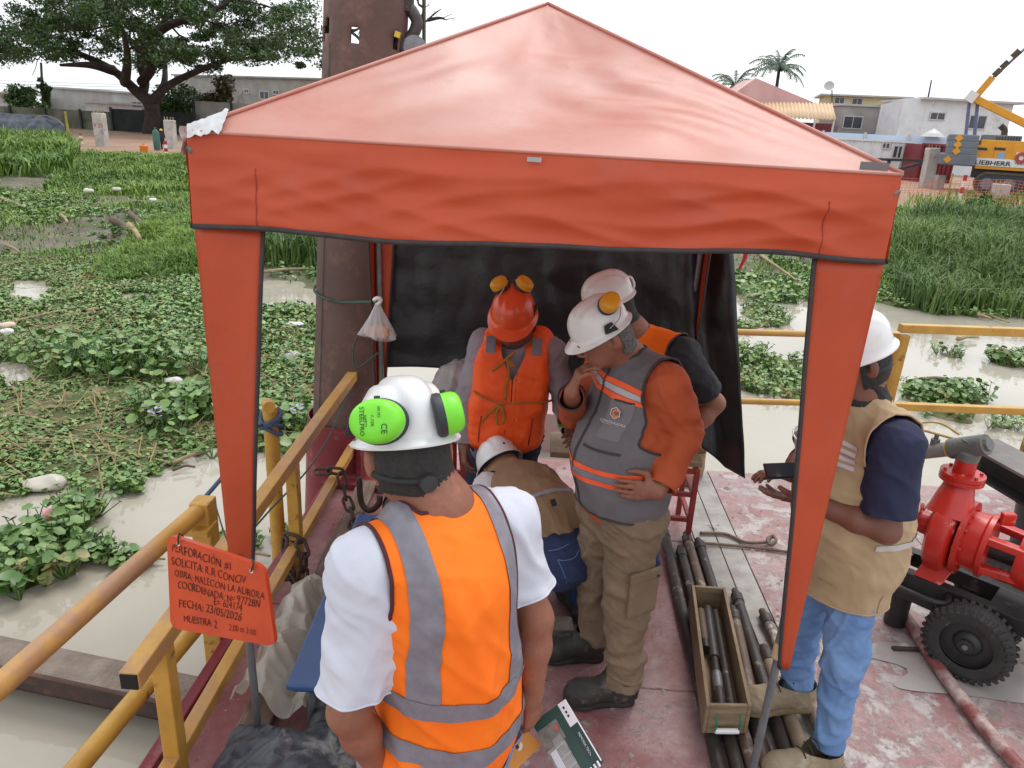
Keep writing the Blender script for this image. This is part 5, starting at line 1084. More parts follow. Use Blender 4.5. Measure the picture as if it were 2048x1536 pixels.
for end, s in ((k00.lerp(k10, .5), -1), (k01.lerp(k11, .5), 1)):
    h0 = end+ux_*-.045; h1 = end+ux_*.045; mb = MB(); mb.tube([V(h0.x, h0.y+s*.022, .10), V(h1.x, h1.y+s*.022, .10)], .011, 12); hd = mb.build('handle', M('white_plastic'), t, 60)
    for q in (h0, h1): MB().tube(arc([V(q.x, q.y+s*.01, .165), V(q.x, q.y+s*.028, .14), V(q.x, q.y+s*.022, .10)], 5), .004, 6).build('green_cord', M('green_cord', c(30, 120, 84), rough=.7), hd, 180)
def tool(label, segs):
    t = thing('sampler_tool', label, 'tool', segs[0][0], 'sampling tools in the core box')
    for a, b_, r, mt in segs: MB().tube([a, b_], r, 14).build('barrel', mt, t, 60)
lp = lambda u_, w_, z=.11: k00.lerp(k10, w_).lerp(k01.lerp(k11, w_), u_)+V(0, 0, z)
tool('short pale sampler tube at the upper left in the core box', [(lp(.90, .27), lp(.62, .27), .021, STEELB), (lp(.62, .27), lp(.55, .27), .022, M('black_ring'))])
tool('long jointed sampler in the middle of the core box', [(lp(.93, .5), lp(.48, .48), .023, M('tool_grey', c(96, 92, 90), c(74, 70, 70), 10, rough=.45, metal=.4)), (lp(.48, .48), lp(.36, .47), .017, STEEL), (lp(.36, .47), lp(.24, .46), .021, GALV), (lp(.24, .46), lp(.05, .44), .024, STEEL)])
tool('dark smooth rod at the right in the core box', [(lp(.9, .74), lp(.06, .72), .019, STEEL)])
# --- rope on deck, hose, small concrete paver
tag(MB().tube(arc([PZ(1400, 1066, .012), PZ(1450, 1068, .012), PZ(1490, 1084, .012), PZ(1530, 1084, .02), PZ(1545, 1072, .04), PZ(1552, 1082, .05), PZ(1540, 1090, .03), PZ(1536, 1076, .03), PZ(1550, 1074, .02)], 6), .010, 7).build('deck_rope', DROPE, None, 180), 'short dirty rope with knotted end on the deck', 'rope')
tag(MB().tube(arc([PZ(1370, 1085, .012), PZ(1430, 1088, .012), PZ(1520, 1096, .012), PZ(1600, 1104, .012), PZ(1640, 1080, .012), PZ(1660, 1090, .012)], 6), .009, 7).build('deck_rope', DROPE, None, 180), 'long dirty rope running towards the jeans man\'s feet', 'rope')
tag(MB().tube(arc([PZ(1690, 1130, .03), PZ(1765, 1190, .03), PZ(1815, 1240, .03), PZ(1860, 1310, .03), PZ(1910, 1380, .03), PZ(1965, 1450, .03), PZ(2050, 1545, .03), PZ(2150, 1640, .03)], 8), .028, 14).build('hose', M('hose_red', c(142, 80, 76), c(120, 66, 64), 5, rough=.55, c3=c(190, 172, 166), scale3=5, t3=(.48, .64)), None, 180), 'muddy red hose winding across the right deck', 'hose')
tag(MB().box(PZ(1115, 1255, .03), (.14, .1, .05), Matrix.Rotation(.1, 3, 'Z')).build('paver', M('crust'), None, 0, bev=.004), 'grey concrete paver beside the crouching man', 'block')
tag(MB().bar(PZ(1785, 1297, .01), PZ(1840, 1299, .01), .02, .014).build('rebar_offcut', RUSTD, None, 0), 'small rusty bar lying in the puddle by the wheel', 'bar')
# --- pump on its trailer
t = thing('water_pump', 'red centrifugal pump on the black trailer', 'pump', (1.95, 3.0, .38))
pz = .55; pL = PZ(1825, 1036, pz); pRr = PZ(2075, 1128, pz); pax = (pRr-pL); pax.z = 0; pax.normalize(); psd = V(-pax.y, pax.x, 0); O_ = lambda s, u_=0, z=0: V(pL.x, pL.y, pz)+pax*s+psd*u_+V(0, 0, z)
def flange(name, o, ax, r, th, nb, par, br=.008):
    ax = V(ax).normalized(); fl = MB().lathe([(r*.45, 0), (r, 0), (r, th), (r*.45, th)], o, ax, 28).build(name, PRED, par); u_ = ax.orthogonal().normalized(); w_ = ax.cross(u_)
    for k in range(nb):
        a = 2*pi*k/nb; p = V(o)+(u_*cos(a)+w_*sin(a))*r*.8; MB().cyl(p-ax*.006, p+ax*(th+.01), br, n=6).build('bolt', PRED, fl, 0)
    return fl
flange('suction_flange', O_(-.02), pax, .085, .02, 6, t); flange('suction_flange', O_(.004), pax, .085, .018, 6, t)
MB().lathe([(.035, -.08), (.035, -.06), (.05, -.055), (.05, -.035), (.045, -.02)], O_(0), pax, 18).build('suction_coupling', PRED, t); MB().lathe([(.035, -.08), (.05, -.08), (.05, -.11), (.035, -.11)], O_(0), pax, 6).build('hex_nut', PRED, t, 0)
MB().lathe([(.05, .02), (.055, .07), (.1, .09), (.165, .1), (.19, .115), (.195, .15), (.19, .18), (.165, .2), (.1, .205)], O_(0), pax, 40).build('volute', PRED, t)
MB().tube(arc([O_(.15, -.05, .1), O_(.15, -.02, .2), O_(.15, 0, .27)], 4), [.1, .092, .085, .08, .074, .068, .064, .06, .055], 18).build('discharge_neck', PRED, t, 60)
flange('discharge_flange', O_(.15, 0, .262), (0, 0, 1), .092, .02, 6, t); flange('discharge_flange', O_(.15, 0, .284), (0, 0, 1), .092, .018, 6, t)
MB().lathe([(.045, 0), (.045, .07)], O_(.15, 0, .30), (0, 0, 1), 18).build('riser', PRED, t)
fl = flange('casing_ring', O_(.215), pax, .175, .022, 10, t, .01)
MB().lathe([(.135, .237), (.14, .3), (.15, .31), (.15, .33), (.1, .335)], O_(0), pax, 30).build('bracket_ring', PRED, t)
for a in (.6, 2.5, 3.8, 5.6): MB().bar(O_(.32, .12*cos(a), .12*sin(a)), O_(.5, .105*cos(a), .105*sin(a)), .05, .035).build('bracket_arm', PRED, t, 0, bev=.006)
MB().lathe([(.05, .3), (.05, .48)], O_(0), pax, 16).build('shaft_seal', BLK2, t)
bh = MB().lathe([(.125, .44), (.135, .47), (.135, .62), (.12, .72), (.1, .8), (.06, .83)], O_(0), pax, 26).build('bearing_housing', PRED, t)
MB().box(O_(.56, -.02, .137), (.09, .06, .004), Matrix.Rotation(-.5, 3, 'Z')).build('name_plate', M('plate_silver', c(176, 172, 166), rough=.4), bh, 0); MB().cyl(O_(.68, -.02, .12), O_(.68, -.02, .155), .022, n=12).build('oil_plug', PRED, bh)
MB().box(O_(.36, 0, .155), (.06, .03, .06)).build('lifting_lug', PRED, t, 0, bev=.008)
MB().prism([O_(.09, -.13, -.215), O_(.09, .13, -.215), O_(.12, .07, -.12), O_(.12, -.07, -.12)], pax*.12).build('foot', PRED, t, 0, bev=.006); MB().prism([O_(.66, -.1, -.215), O_(.66, .1, -.215), O_(.66, .05, -.1), O_(.66, -.05, -.1)], pax*.05).build('foot', PRED, t, 0, bev=.006)
t = thing('pump_trailer', 'black two-wheel trailer carrying the red pump', 'trailer', (2.2, 2.9, 0))
for u_, z in ((-.10, -.255), (.12, -.255)): MB().bar(O_(-.02, u_, z), O_(1.9, u_, z), .06, .075).build('frame_rail', BLK2, t, 0, bev=.004)
for s in (.0, .45, .9): MB().bar(O_(s, -.068, -.25), O_(s, .088, -.25), .06, .06).build('cross_member', BLK2, t, 0, bev=.004)
MB().box(O_(.5, 0, -.225), (.2, .2, .012), Matrix.Rotation(atan2(pax.y, pax.x), 3, 'Z')).build('base_plate', BLK2, t, 0)
mb = MB(); mb.tube(arc([O_(.02, -.13, -.24), O_(-.05, -.2, -.245), O_(.0, -.235, -.245), O_(.2, -.235, -.245), O_(.26, -.2, -.245), O_(.25, -.13, -.24)], 5), .014, 10); mb.build('pull_handle', BLK2, t, 180)
MB().prism([O_(-.06, -.135, -.34), O_(.22, -.135, -.34), O_(.2, -.135, -.29), O_(.0, -.135, -.29)], -psd*.02).build('side_plate', BLK2, t, 0)
wc = PZ(1937, 1284, .178); wax = -psd; RUB = M('tyre_rubber', c(46, 45, 45), c(62, 60, 58), 12, rough=.8, c3=c(120, 114, 106), scale3=16, t3=(.6, .72), bump=.3, bscale=60)
def wheel(wc):
    ty = MB().lathe([(.105, -.045), (.14, -.055), (.163, -.05), (.172, -.03), (.174, 0), (.172, .03), (.163, .05), (.14, .055), (.105, .045)], wc, wax, 44, False).build('wheel', RUB, t, 60); u_ = V(0, 0, 1); w_ = wax.cross(u_)
    for k in range(34):
        a = 2*pi*k/34; d = u_*cos(a)+w_*sin(a); tg = wax.cross(d)
        for s in (-1, 1): MB().bar(wc+d*.150+wax*.052*s+tg*.004*s, wc+d*.178+wax*.03*s, .014, .02, tuple(wax)).build('tread_lug', RUB, ty, 0)
    MB().lathe([(.108, .03), (.105, .01), (.06, .012), (.05, .03), (.03, .034), (.03, .05), (.0, .052)], wc, wax, 30, False).build('rim', M('rim_black', c(40, 40, 42), c(54, 52, 52), 8, rough=.45), ty, 50)
    MB().cyl(wc+wax*.03, wc+wax*.06, .012, n=8).build('hub_nut', GALV, ty)
wheel(wc); wheel(wc+psd*.42)
MB().cyl(wc-wax*.03, wc+psd*.39, .018, n=10).build('axle', BLK2, t)
MB().lathe([(.05, 0), (.05, .24), (.06, .25)], O_(.05, -.05, -.545), (0, 0, 1), 14).build('jack_stand', BLK2, t)
# discharge pipe, tee and valve
t = thing('discharge_pipe', 'grey pipe with tee and valve above the red pump', 'pipe', O_(.15, 0, .37))
GP = M('pipe_grey', c(140, 140, 136), c(118, 118, 114), 8, rough=.5, bump=.3, bscale=40); TEE = M('tee_grey', c(92, 94, 92), c(112, 112, 108), 10, rough=.5, bump=.3, bscale=50); te = O_(.15, 0, .43)
MB().lathe([(.047, -.065), (.05, -.03), (.042, -.02), (.042, .03)], te, (0, 0, 1), 18).build('tee', TEE, t); e2 = P(1838, 905, te.y+.18); dd = (e2-te).normalized()
MB().tube([te-dd*.07, te+dd*.09], .047, 18).build('tee', TEE, t, 60); MB().tube([te+dd*.09, e2], .034, 18).build('pipe', GP, t, 60); MB().tube([te+dd*.085, te+dd*.1], .041, 18).build('yellow_ring', M('tag_yellow'), t, 60); MB().tube([te-dd*.085, te-dd*.07], .03, 8).build('plug', TEE, t, 0)
vs = te.lerp(e2, .72); MB().lathe([(.02, .03), (.02, .06), (.01, .06), (.01, .085)], vs, (0, 0, 1), 12).build('valve_stem', TEE, t); MB().tube(arc([vs+V(-.1, .06, .05), vs+V(-.05, .03, .085), vs+V(.0, 0, .085), vs+V(.14, -.02, .06)], 5), .006, 8).build('valve_lever', M('lever_yellow', c(176, 140, 70), rough=.5), t, 60)
MB().tube(arc([vs+V(-.12, .1, .08), vs+V(.02, .06, .12), vs+V(.1, 0, .09)], 5), .005, 8).build('valve_lever', M('lever_yellow'), t, 60)
# dark steel channel and bucket at the right edge
t = thing('steel_channel', 'dark dusty steel channel jutting in at the right edge', 'beam', P(2048, 930, 3.5))
ca, cb = P(1958, 882, 3.75), P(2150, 985, 3.2); MB().bar(ca, cb, .24, .014).build('flange', M('channel', c(120, 114, 110), c(92, 86, 84), 6, rough=.6), t, 0); MB().bar(ca-V(.0, .02, .07), cb-V(0, .02, .07), .02, .13).build('web', BLK2, t, 0); MB().bar(ca-V(0, 0, .14), cb-V(0, 0, .14), .2, .014).build('flange', BLK2, t, 0)
t = thing('bucket', 'dark plastic bucket behind the pump at the right edge', 'bucket', P(2060, 1085, 3.35))
q = P(2075, 1095, 3.4); MB().lathe([(.12, 0), (.15, .27), (.16, .27), (.16, .3), (.145, .3), (.115, .02)], q-V(0, 0, .02), (0, 0, 1), 24).build('shell', M('bucket_black', c(50, 52, 58), c(70, 72, 76), 6, rough=.45), t); tag_ = MB().box(q-V(0, 0, (q.z-.02)/2+.03), (.3, .3, q.z-.06)).build('stand_block', BLK2, t, 0)
# debris in the water: canes, logs, litter
CANE = M('dry_cane', c(168, 150, 116), c(140, 120, 92), 6, rough=.8, bump=.4, bscale=40); LOG = M('dead_log', c(112, 98, 84), c(88, 76, 66), 5, rough=.9, bump=.7, bscale=20)
def stick(label, p, q, r=.018, mat=None, zz=None, name='cane', grp='dry canes and sticks'):
    def gpt(a):
        w_ = PZ(*a, WZ+.03 if zz is None else zz); z = max(float(ground_h(w_.x, w_.y)), WZ); w_ = PZ(*a, z+.03+r if zz is None else zz); return w_
    a, b_ = gpt(p), gpt(q); m_ = a.lerp(b_, .5)+V(.0, .03, .01); tag(MB().tube(arc([a, m_, b_], 4), [r*(1-.05*i) for i in range(9)], 8).build(name, mat or CANE, None, 180), label, 'stick', grp)
stick('long pale cane lying across the left hyacinth bed', (30, 642), (222, 602)); stick('short white board piece amid the left hyacinth bed', (175, 622), (198, 618), .03); stick('cane at the water edge by the pile', (528, 543), (612, 537), .03)
stick('driftwood stick along the hyacinth edge near the canopy leg', (345, 926), (420, 902)); stick('dark waterlogged branch below the driftwood stick', (345, 940), (390, 934), .014, LOG); stick('long thin cane floating behind the sign', (75, 1122), (330, 1118), .012); stick('pale cane floating beside the tube railing', (150, 1115), (325, 1108), .012)
stick('pale cane crossing the mats behind the pile', (560, 730), (636, 690)); stick('broken log on the left mud bank', (225, 440), (262, 462), .09, LOG); stick('forked log on the left mud bank', (255, 425), (288, 452), .08, LOG); stick('cut log stump lying on the mud', (258, 450), (280, 478), .07); stick('straight cane at the far left mud', (0, 396), (48, 414), .04)
stick('cane near the left edge below the mud bank', (10, 490), (40, 505), .03); stick('small cane upright in the weeds, left', (122, 430), (135, 445), .04); stick('pale cane on the mud left of the canopy', (180, 412), (225, 420), .03); stick('long bamboo crossing the mud behind the tarp', (1520, 510), (1615, 577), .035); stick('bent branch lying on the right mats', (1480, 597), (1610, 577), .02); stick('fork of the bent branch on the right mats', (1520, 594), (1600, 580), .016)
stick('thin cane floating under the lower right rail', (1480, 765), (1620, 790), .012); stick('thin dark cane beside the floating cane, right', (1470, 772), (1560, 790), .01, LOG); stick('white cane by the reed foot, right', (1950, 622), (2018, 645), .022); stick('split white board by the reed foot', (1955, 630), (1982, 637), .03); stick('floating log behind the square railing', (1916, 678), (1956, 674), .035, CANE); stick('dark floating log beside the hyacinth clump, right', (1842, 762), (1908, 762), .05, LOG)
stick('cane stub near the reed shadow, right', (1835, 600), (1850, 608), .02); stick('stick leaning in the mats beneath the tarp edge', (1520, 655), (1550, 638), .014)
stick('pale cane by the bollard foot', (470, 1117), (540, 1112), .014); stick('thin dark twig in the water under the bollard', (460, 1096), (510, 1086), .008, LOG)
def litter(label, px, py, s, col, name='litter', cat='litter', el=(1, .6, .5)):
    q = PZ(px, py, WZ); z = max(float(ground_h(q.x, q.y)), WZ); q = PZ(px, py, z+.04); rs_ = np.random.RandomState(int(px)); v, f = surface([ell(q, (s*el[0], s*el[1], s*el[2]), k=.02), ell(q+V(s*.5, s*.2, .01), (s*.6, s*.5, s*.4), k=.03)], max(s*.12, .01)); v = folds(v, f, s*.12, 3/s, int(px), (1, 1, 0))
    tag(npmesh(name, v, f, M('litter_%d_%d_%d' % col, c(*col), rough=.4), None, 180), label, cat)
litter('orange and white plastic litter at the left edge of the bed', 12, 652, .1, (222, 196, 176)); litter('white plastic scrap under the orange litter', 12, 664, .08, (226, 226, 220)); litter('turquoise plastic bag on the left bed', 340, 712, .1, (120, 196, 170)); litter('white foam scrap in the left bed', 345, 763, .09, (220, 218, 212)); litter('white plastic bag near the pile', 585, 655, .16, (206, 208, 206))
litter('grey foam slab at the edge of the hyacinth bed', 85, 968, .15, (188, 182, 168), el=(1, .7, .28)); litter('white bag lump on the mud, upper left', 176, 382, .14, (206, 198, 184)); litter('white bottle on the mud, upper left', 305, 400, .1, (226, 226, 222)); litter('pale rubbish on the mud left of the canopy', 232, 378, .12, (204, 200, 190)); litter('white scrap among the right reeds', 1882, 465, .14, (226, 226, 222)); litter('second white scrap high in the right reeds', 2003, 485, .12, (226, 226, 222)); litter('grey plastic sheet beside the pile on the mats', 580, 715, .14, (170, 168, 172))
t = thing('plastic_bottle', 'crushed clear bottle with pink label floating at left', 'bottle', PZ(115, 1022, WZ)); q = PZ(112, 1025, WZ+.03); d = V(.55, .6, 0).normalized()
MB().lathe([(.012, .13), (.012, .1), (.036, .06), (.038, -.03), (.03, -.1), (.02, -.115)], q, d, 16).build('body', M('bottle_clear', (.85, .85, .85), rough=.15, alpha=.55), t); MB().lathe([(.039, .03), (.0385, -.08)], q, d, 16, False).build('label_wrap', M('bottle_pink', c(226, 160, 150), rough=.5), t); MB().lathe([(.014, .125), (.014, .145)], q, d, 12).build('cap', M('white_plastic'), t)
for px, py in ((310, 826), (594, 820)):
    q = PZ(px, py, WZ+.25); mb = MB()
    t = thing('hyacinth_flower', 'pale lilac water hyacinth flower %s' % ('left of the canopy leg' if px < 400 else 'between mooring post and pile'), 'flower', q, 'hyacinth flowers')
    for k in range(9): a = k*2.4; p = q+V(.02*cos(a), .02*sin(a), -.03+.009*k); d = V(cos(a), sin(a), .3); MB().raw([p, p+d*.03+V(-sin(a), cos(a), 0)*.015, p+d*.045, p+d*.03-V(-sin(a), cos(a), 0)*.015], [(0, 1, 2, 3)]).build('petal', M('lilac', c(176, 160, 206), rough=.6), t, 0)
    MB().tube([q-V(0, 0, .22), q+V(0, 0, .03)], .004, 5).build('stem', M('stem_green', c(90, 120, 60), rough=.6), t)

# ================================================================ orange canopy tent with black tarp
ORG = M('canopy_orange', c(205, 85, 48), c(193, 77, 44), 2.5, rough=.5, tl=.2, crease=(2.6, .35, .05), c4=c(132, 70, 58), scale4=4, t4=(.64, .8), bump=.12, bscale=9, spec=.5, c3=c(196, 92, 74), scale3=3.2, t3=(.55, .75), bdist=.02)
FADE = M('canopy_faded', c(204, 124, 106), c(210, 148, 134), 1.6, rough=.42, spec=.65, tl=.24, crease=(2.2, .4, .06), c4=c(150, 110, 98), scale4=3.5, t4=(.62, .8), bump=.1, bscale=7, c3=c(212, 164, 152), scale3=1.3, t3=(.42, .7), bdist=.02)
TRIM = M('dark_trim', c(52, 46, 48), c(66, 58, 58), 20, rough=.7)
tent = thing('canopy_tent', 'orange pop-up canopy tent standing over the drilling crew', 'tent', (0, 3.07, 0))
FL, FR, RL, RR = V(-.985, 2.02, 2.165), V(.91, 2.02, 2.155), V(-.975, 4.12, 2.165), V(.88, 4.12, 2.16); PK = V(-.055, 3.07, 2.662); CT = V(-.04, 3.07, 2.16)
def wr(p, s=1.0): return fbm((p.x*2.2, p.y*2.2, p.z*3), 1.0, 3)
def roofp(c0, c1, seed):
    nrm = (c1-c0).cross(PK-c0).normalized()
    if nrm.z < 0: nrm = -nrm
    def fn(i, j):
        p = c0.lerp(c1, i).lerp(PK, j*.985); wgt = min(1, 6*min(i, 1-i)*(1-j)+.0)*min(1, j*5)*(1-j**3)
        sag = -.05*sin(pi*min(1, j*1.05))*sin(pi*i)*1.1
        q = V(i*3+seed, j*3, seed); d = .022*mnoise.noise(q)+.012*mnoise.noise(q*2.1)
        # tension creases running from the right corner and across the slope
        for (ci, cj, fr, am) in ((1.02, -.02, 15, .007), (.0, 0, 11, .004)):
            an = atan2(j-cj, (i-ci)*1.6); rr_ = sqrt((i-ci)**2+(j-cj)**2); d += am*sin(an*fr+7*mnoise.noise(V(i*3, j*3, 2)))*max(0, 1-abs(rr_-.35)/.4)
        d += .006*(1-2*abs(mnoise.noise(V(i*2+seed, j*11+2*i, 1.5))))*max(0, min(1, (i-.35)*3))*max(0, 1-abs(j-.6)*2.2)*2.2
        return p+nrm*(sag+d*wgt)
    return fn
for nm, c0, c1, sd_ in (('front', FL, FR, 1), ('right', FR, RR, 4), ('rear', RR, RL, 7), ('left', RL, FL, 9)): MB().grid(roofp(c0, c1, sd_), 90 if nm == 'front' else 40, 80 if nm == 'front' else 36).build('roof_panel', FADE, tent, 180)
for c0 in (FL, FR, RL, RR): MB().tube([c0.lerp(PK, k/12)+V(0, 0, .004) for k in range(13)], .006, 6).build('ridge_seam', FADE, tent, 180)
# valances
def valp(c0, c1, zb0, zb1, seed, outn, nu=110, nv=16):
    def fn(i, j):
        top = c0.lerp(c1, i); zb = zb0+(zb1-zb0)*i; p = V(top.x, top.y, top.z+(zb-top.z)*j)
        q = V(p.x*2.6+seed, p.z*5, seed); d = .022*mnoise.noise(q)+.012*mnoise.noise(q*2.3)+.013*(1-2*abs(mnoise.noise(V(p.x*1.5+seed, p.z*11+p.x*1.8, 3))))+.009*(1-2*abs(mnoise.noise(V(p.x*2.6-seed, p.z*14-p.x*2.4, 6))))
        e = min(1, 8*min(i, 1-i)+.15)*min(1, j*4)
        return p+outn*(d*e+.008*j)+V(0, 0, (.008*sin(i*7+seed)+.004*sin(i*17))*j*min(1, 8*min(i, 1-i)))
    return fn
vfs = []
for c0, c1, z0, z1, sd_, on_ in ((FL, FR, 1.915, 1.93, 2, V(0, -1, 0)), (FR, RR, 1.93, 1.92, 5, V(1, 0, 0)), (RR, RL, 1.92, 1.92, 8, V(0, 1, 0)), (RL, FL, 1.92, 1.915, 3, V(-1, 0, 0))):
    fn = valp(c0, c1, z0, z1, sd_, on_); va = MB().grid(fn, 200 if sd_ == 2 else 50, 30).build('valance', ORG, tent, 180); k = 60
    MB().grid(lambda i, j, fn=fn, on_=on_: fn(i, 1)+on_*.002+V(0, 0, .006-.014*j), k, 1).build('trim', TRIM, va, 180, solid=.004)
    MB().tube([fn(i/k, 0) for i in range(k+1)], .005, 6).build('eave_seam', FADE, va, 180)
    for u_ in (.10, .905): MB().tube([fn(u_, .35+.65*m_/8)+on_*.001 for m_ in range(9)], .0016, 4).build('stitch_line', M('stitch', c(158, 58, 40), rough=.8), va, 180)
# leg flaps: tapering strips folded round each corner, dark binding on the inner edge
def flap(cx, cy, dx, dy, zt, zb, w0, w1, parent=tent, seed=0):
    for ax_, wd in ((0, 1), (1, 1)):
        def fn(i, j):
            z = zt+(zb-zt)*j; w_ = (w0*(1-j)**.9+w1*(1-(1-j)**.9))*i; d = .008*mnoise.noise(V(i*2, z*3, seed+ax_))+.004*sin(j*9+i*3+seed)
            bow = .012*sin(pi*j); x, y = (cx+dx*w_, cy-dy*(d*i+bow*i)) if ax_ == 0 else (cx-dx*(d*i+bow*i), cy+dy*w_)
            lean = (zt-z)*.012*dx; return V(x+lean, y, z)
        o = MB().grid(fn, 8, 40).build('leg_flap', ORG, parent, 180, solid=.002)
        MB().tube([fn(1, m_/40) for m_ in range(41)], .0065, 6).build('binding', TRIM, o, 180)
    return fn
flap(-.985, 2.018, 1, 1, 1.915, .60, .195, .05, seed=2); flap(.912, 2.018, -1, 1, 1.925, .57, .185, .03, seed=6)
flap(-.975, 4.118, 1, -1, 1.92, .62, .13, .03, seed=9); flap(.88, 4.118, -1, -1, 1.92, .62, .17, .03, seed=12)
for x, y, dx in ((-.965, 2.04, .03), (.888, 2.04, -.03), (-.955, 4.1, .02), (.86, 4.1, -.02)):
    pl = MB().tube([(x, y, 2.12), (x+dx, y, .62)], .017, 14).build('pole', GALV, tent, 60); MB().tube([(x+dx*.8, y, .85), (x+dx*1.15, y, .012)], .0135, 14).build('inner_pole', GALV, pl, 60)
    MB().box((x+dx*1.15, y, .006), (.07, .07, .011)).build('foot_plate', GALV, pl, 0); MB().tube([(x+dx*.98, y, .66), (x+dx, y, .60)], .019, 12).build('tape_band', M('tape_tan', c(188, 160, 124), rough=.6), pl, 60)
for a, b_ in ((FL, FR), (FR, RR), (RR, RL), (RL, FL)): MB().tube([(a.lerp(b_, .015)-CT)*.955+CT-V(0, 0, .07), (a.lerp(b_, .985)-CT)*.955+CT-V(0, 0, .07)], .012, 8).build('truss_bar', GALV, tent, 60)
for a in (FL, FR, RL, RR): MB().tube([a-V(0, 0, .05), PK-V(0, 0, .07)], .012, 8).build('roof_bar', GALV, tent, 60)
# tape patches
TAPE = M('grey_tape', c(176, 178, 180), c(156, 158, 160), 12, rough=.45)
def _tp(i, j): p = FL.lerp(PK, .01+.085*i)+V(0, -.004, .004); p2 = FL+(FR-FL)*(.004+.05*i)+V(0, -.012, -.004-.022*(1-i)); q = p.lerp(p2, j); return q+V(-.006*(1-j), -.004, .010+.01*mnoise.noise(V(i*6, j*5, 1)))
MB().grid(_tp, 12, 8).build('tape_patch', M('tape_white', c(206, 206, 206), c(186, 186, 188), 12, rough=.5), tent, 180)
MB().grid(lambda i, j: FL+V(-.016-.004*sin(j*9), .0+.04*i, .012-.075*j), 4, 6).build('torn_tape', M('tape_white'), tent, 180)
def _t2(i, j): return FR.lerp(PK, .02+.0*i)+(FL-FR).normalized()*(.012+.075*i)+V(0, -.006, .012-.022*j+.004)
MB().grid(_t2, 4, 2).build('tape_patch', M('tape_dark', c(112, 110, 112), rough=.5), tent, 0)
MB().grid(lambda i, j: FL.lerp(FR, .485+.02*i)+V(0, -.016, -.012-.012*j), 4, 2).build('tape_patch', TAPE, tent, 0)
# black tarp hung across the rear, bellying out at the right
def _bt(i, j):
    x = -.93+1.89*i; zt = 1.94; zb = .80+.02*sin(i*11)
    zb = zb-max(0, (i-.66)/.34)**1.6*.43 + max(0, (i-.97)/.03)*.06
    y = 4.17-.10*max(0, (i-.8)/.2)**1.5-.25*max(0, (i-.8)/.2)*j
    x = x+max(0, (i-.72)/.28)*.25*j
    z = zt+(zb-zt)*j; q = V(x*2.5, z*2.5, 3)
    d = .035*mnoise.noise(q)+.016*mnoise.noise(q*2.4)+.012*(1-2*abs(mnoise.noise(V(x*4+z*2, z*3-x*2, 7))))+.05*max(0, (i-.78)/.22)*sin(i*60+z*1.5)
    return V(x, y+d*min(1, j*4+.2), z)
tag(MB().grid(_bt, 130, 70).build('black_tarp', M('black_tarp', c(28, 29, 32), c(42, 43, 46), 3, rough=.4, spec=.5, bump=.25, bscale=14, bdist=.02, crease=(3.2, .5, .05)), None, 180, solid=.003), 'black plastic tarp hung across the back of the canopy', 'tarp')

# red rag hanging behind the tarp, on a thin cane
q = P(1487, 505, 6.5)
tag(MB().grid(lambda i, j: q+V(.03*(i-.5)*(1.6-j)+.02*sin(j*4), .01*sin(i*5), .05-.2*j), 4, 10).build('red_rag', M('rag_red', c(176, 40, 56), rough=.8), None, 180, solid=.003), 'red rag hanging from the rear right canopy corner', 'rag')

# ================================================================ people
SKIN = M('skin', c(148, 98, 76), c(128, 80, 62), 14, rough=.55, bump=.25, bscale=180, c3=c(164, 104, 86), scale3=28, t3=(.5, .7), bdist=.003, c4=c(104, 64, 50), scale4=60, t4=(.66, .76))
SKIN2 = M('skin_dark', c(124, 80, 64), c(110, 70, 56), 9, rough=.5, bump=.12, bscale=140, bdist=.003)
HAIR = M('hair_black', c(34, 31, 31), c(50, 46, 46), 90, rough=.65, bump=.8, bscale=320, bdist=.004); HAIRG = M('hair_grey', c(120, 118, 118), c(78, 76, 78), 90, rough=.7, bump=.8, bscale=300, bdist=.004)
def fr(fwd):                                         # torso frame from a horizontal facing direction
    f_ = V(fwd[0], fwd[1], 0).normalized(); l = V(-f_.y, f_.x, 0); return f_, l
def hand(prims, wr_, d, n, curl, side, s=1.0, spread=.0):
    """palm + four fingers + thumb. d: pointing direction, n: palm normal (fingers curl towards it), side: thumb side vector sign"""
    d = V(d).normalized(); n = V(n); n = (n-d*n.dot(d)).normalized(); b_ = d.cross(n).normalized()*side; wr_ = V(wr_)
    prims.append(ecap(wr_+d*.012*s, wr_+d*.078*s, b_, (.027*s, .016*s), (.039*s, .014*s), .02))
    for k, (off, ln, cu) in enumerate(zip((.030, .010, -.010, -.029), (.074, .082, .077, .062), curl)):
        p = wr_+d*(.078 if k < 3 else .07)*s+b_*off*s; dd = (d+b_*off*spread*8).normalized(); r = .0088*s
        for q in range(3):
            a = cu*(.7, 1.0, .8)[q]; dd = (dd*cos(a)+n*sin(a)).normalized(); p2 = p+dd*ln*(.46, .31, .23)[q]*s
            prims.append(cap(p, p2, r, r*.92, .004)); p = p2; r *= .93
            n2 = n; n = (n*cos(a)-d*0).normalized()
        n = V(n2)
    th = wr_+d*.022*s+b_*.028*s; d1 = (d*.62+b_*.7+n*.35).normalized(); t1 = th+d1*.045*s; d2 = (d*.95+b_*.1+n*curl[4]).normalized(); t2 = t1+d2*.036*s; d3 = (d*.95-b_*.15+n*curl[4]*1.4).normalized(); t3 = t2+d3*.027*s
    prims += [cap(wr_+d*.012*s+b_*.012*s, t1, .015*s, .0125*s, .014), cap(t1, t2, .0115*s, .0105*s, .006), cap(t2, t3, .0102*s, .0085*s, .005)]
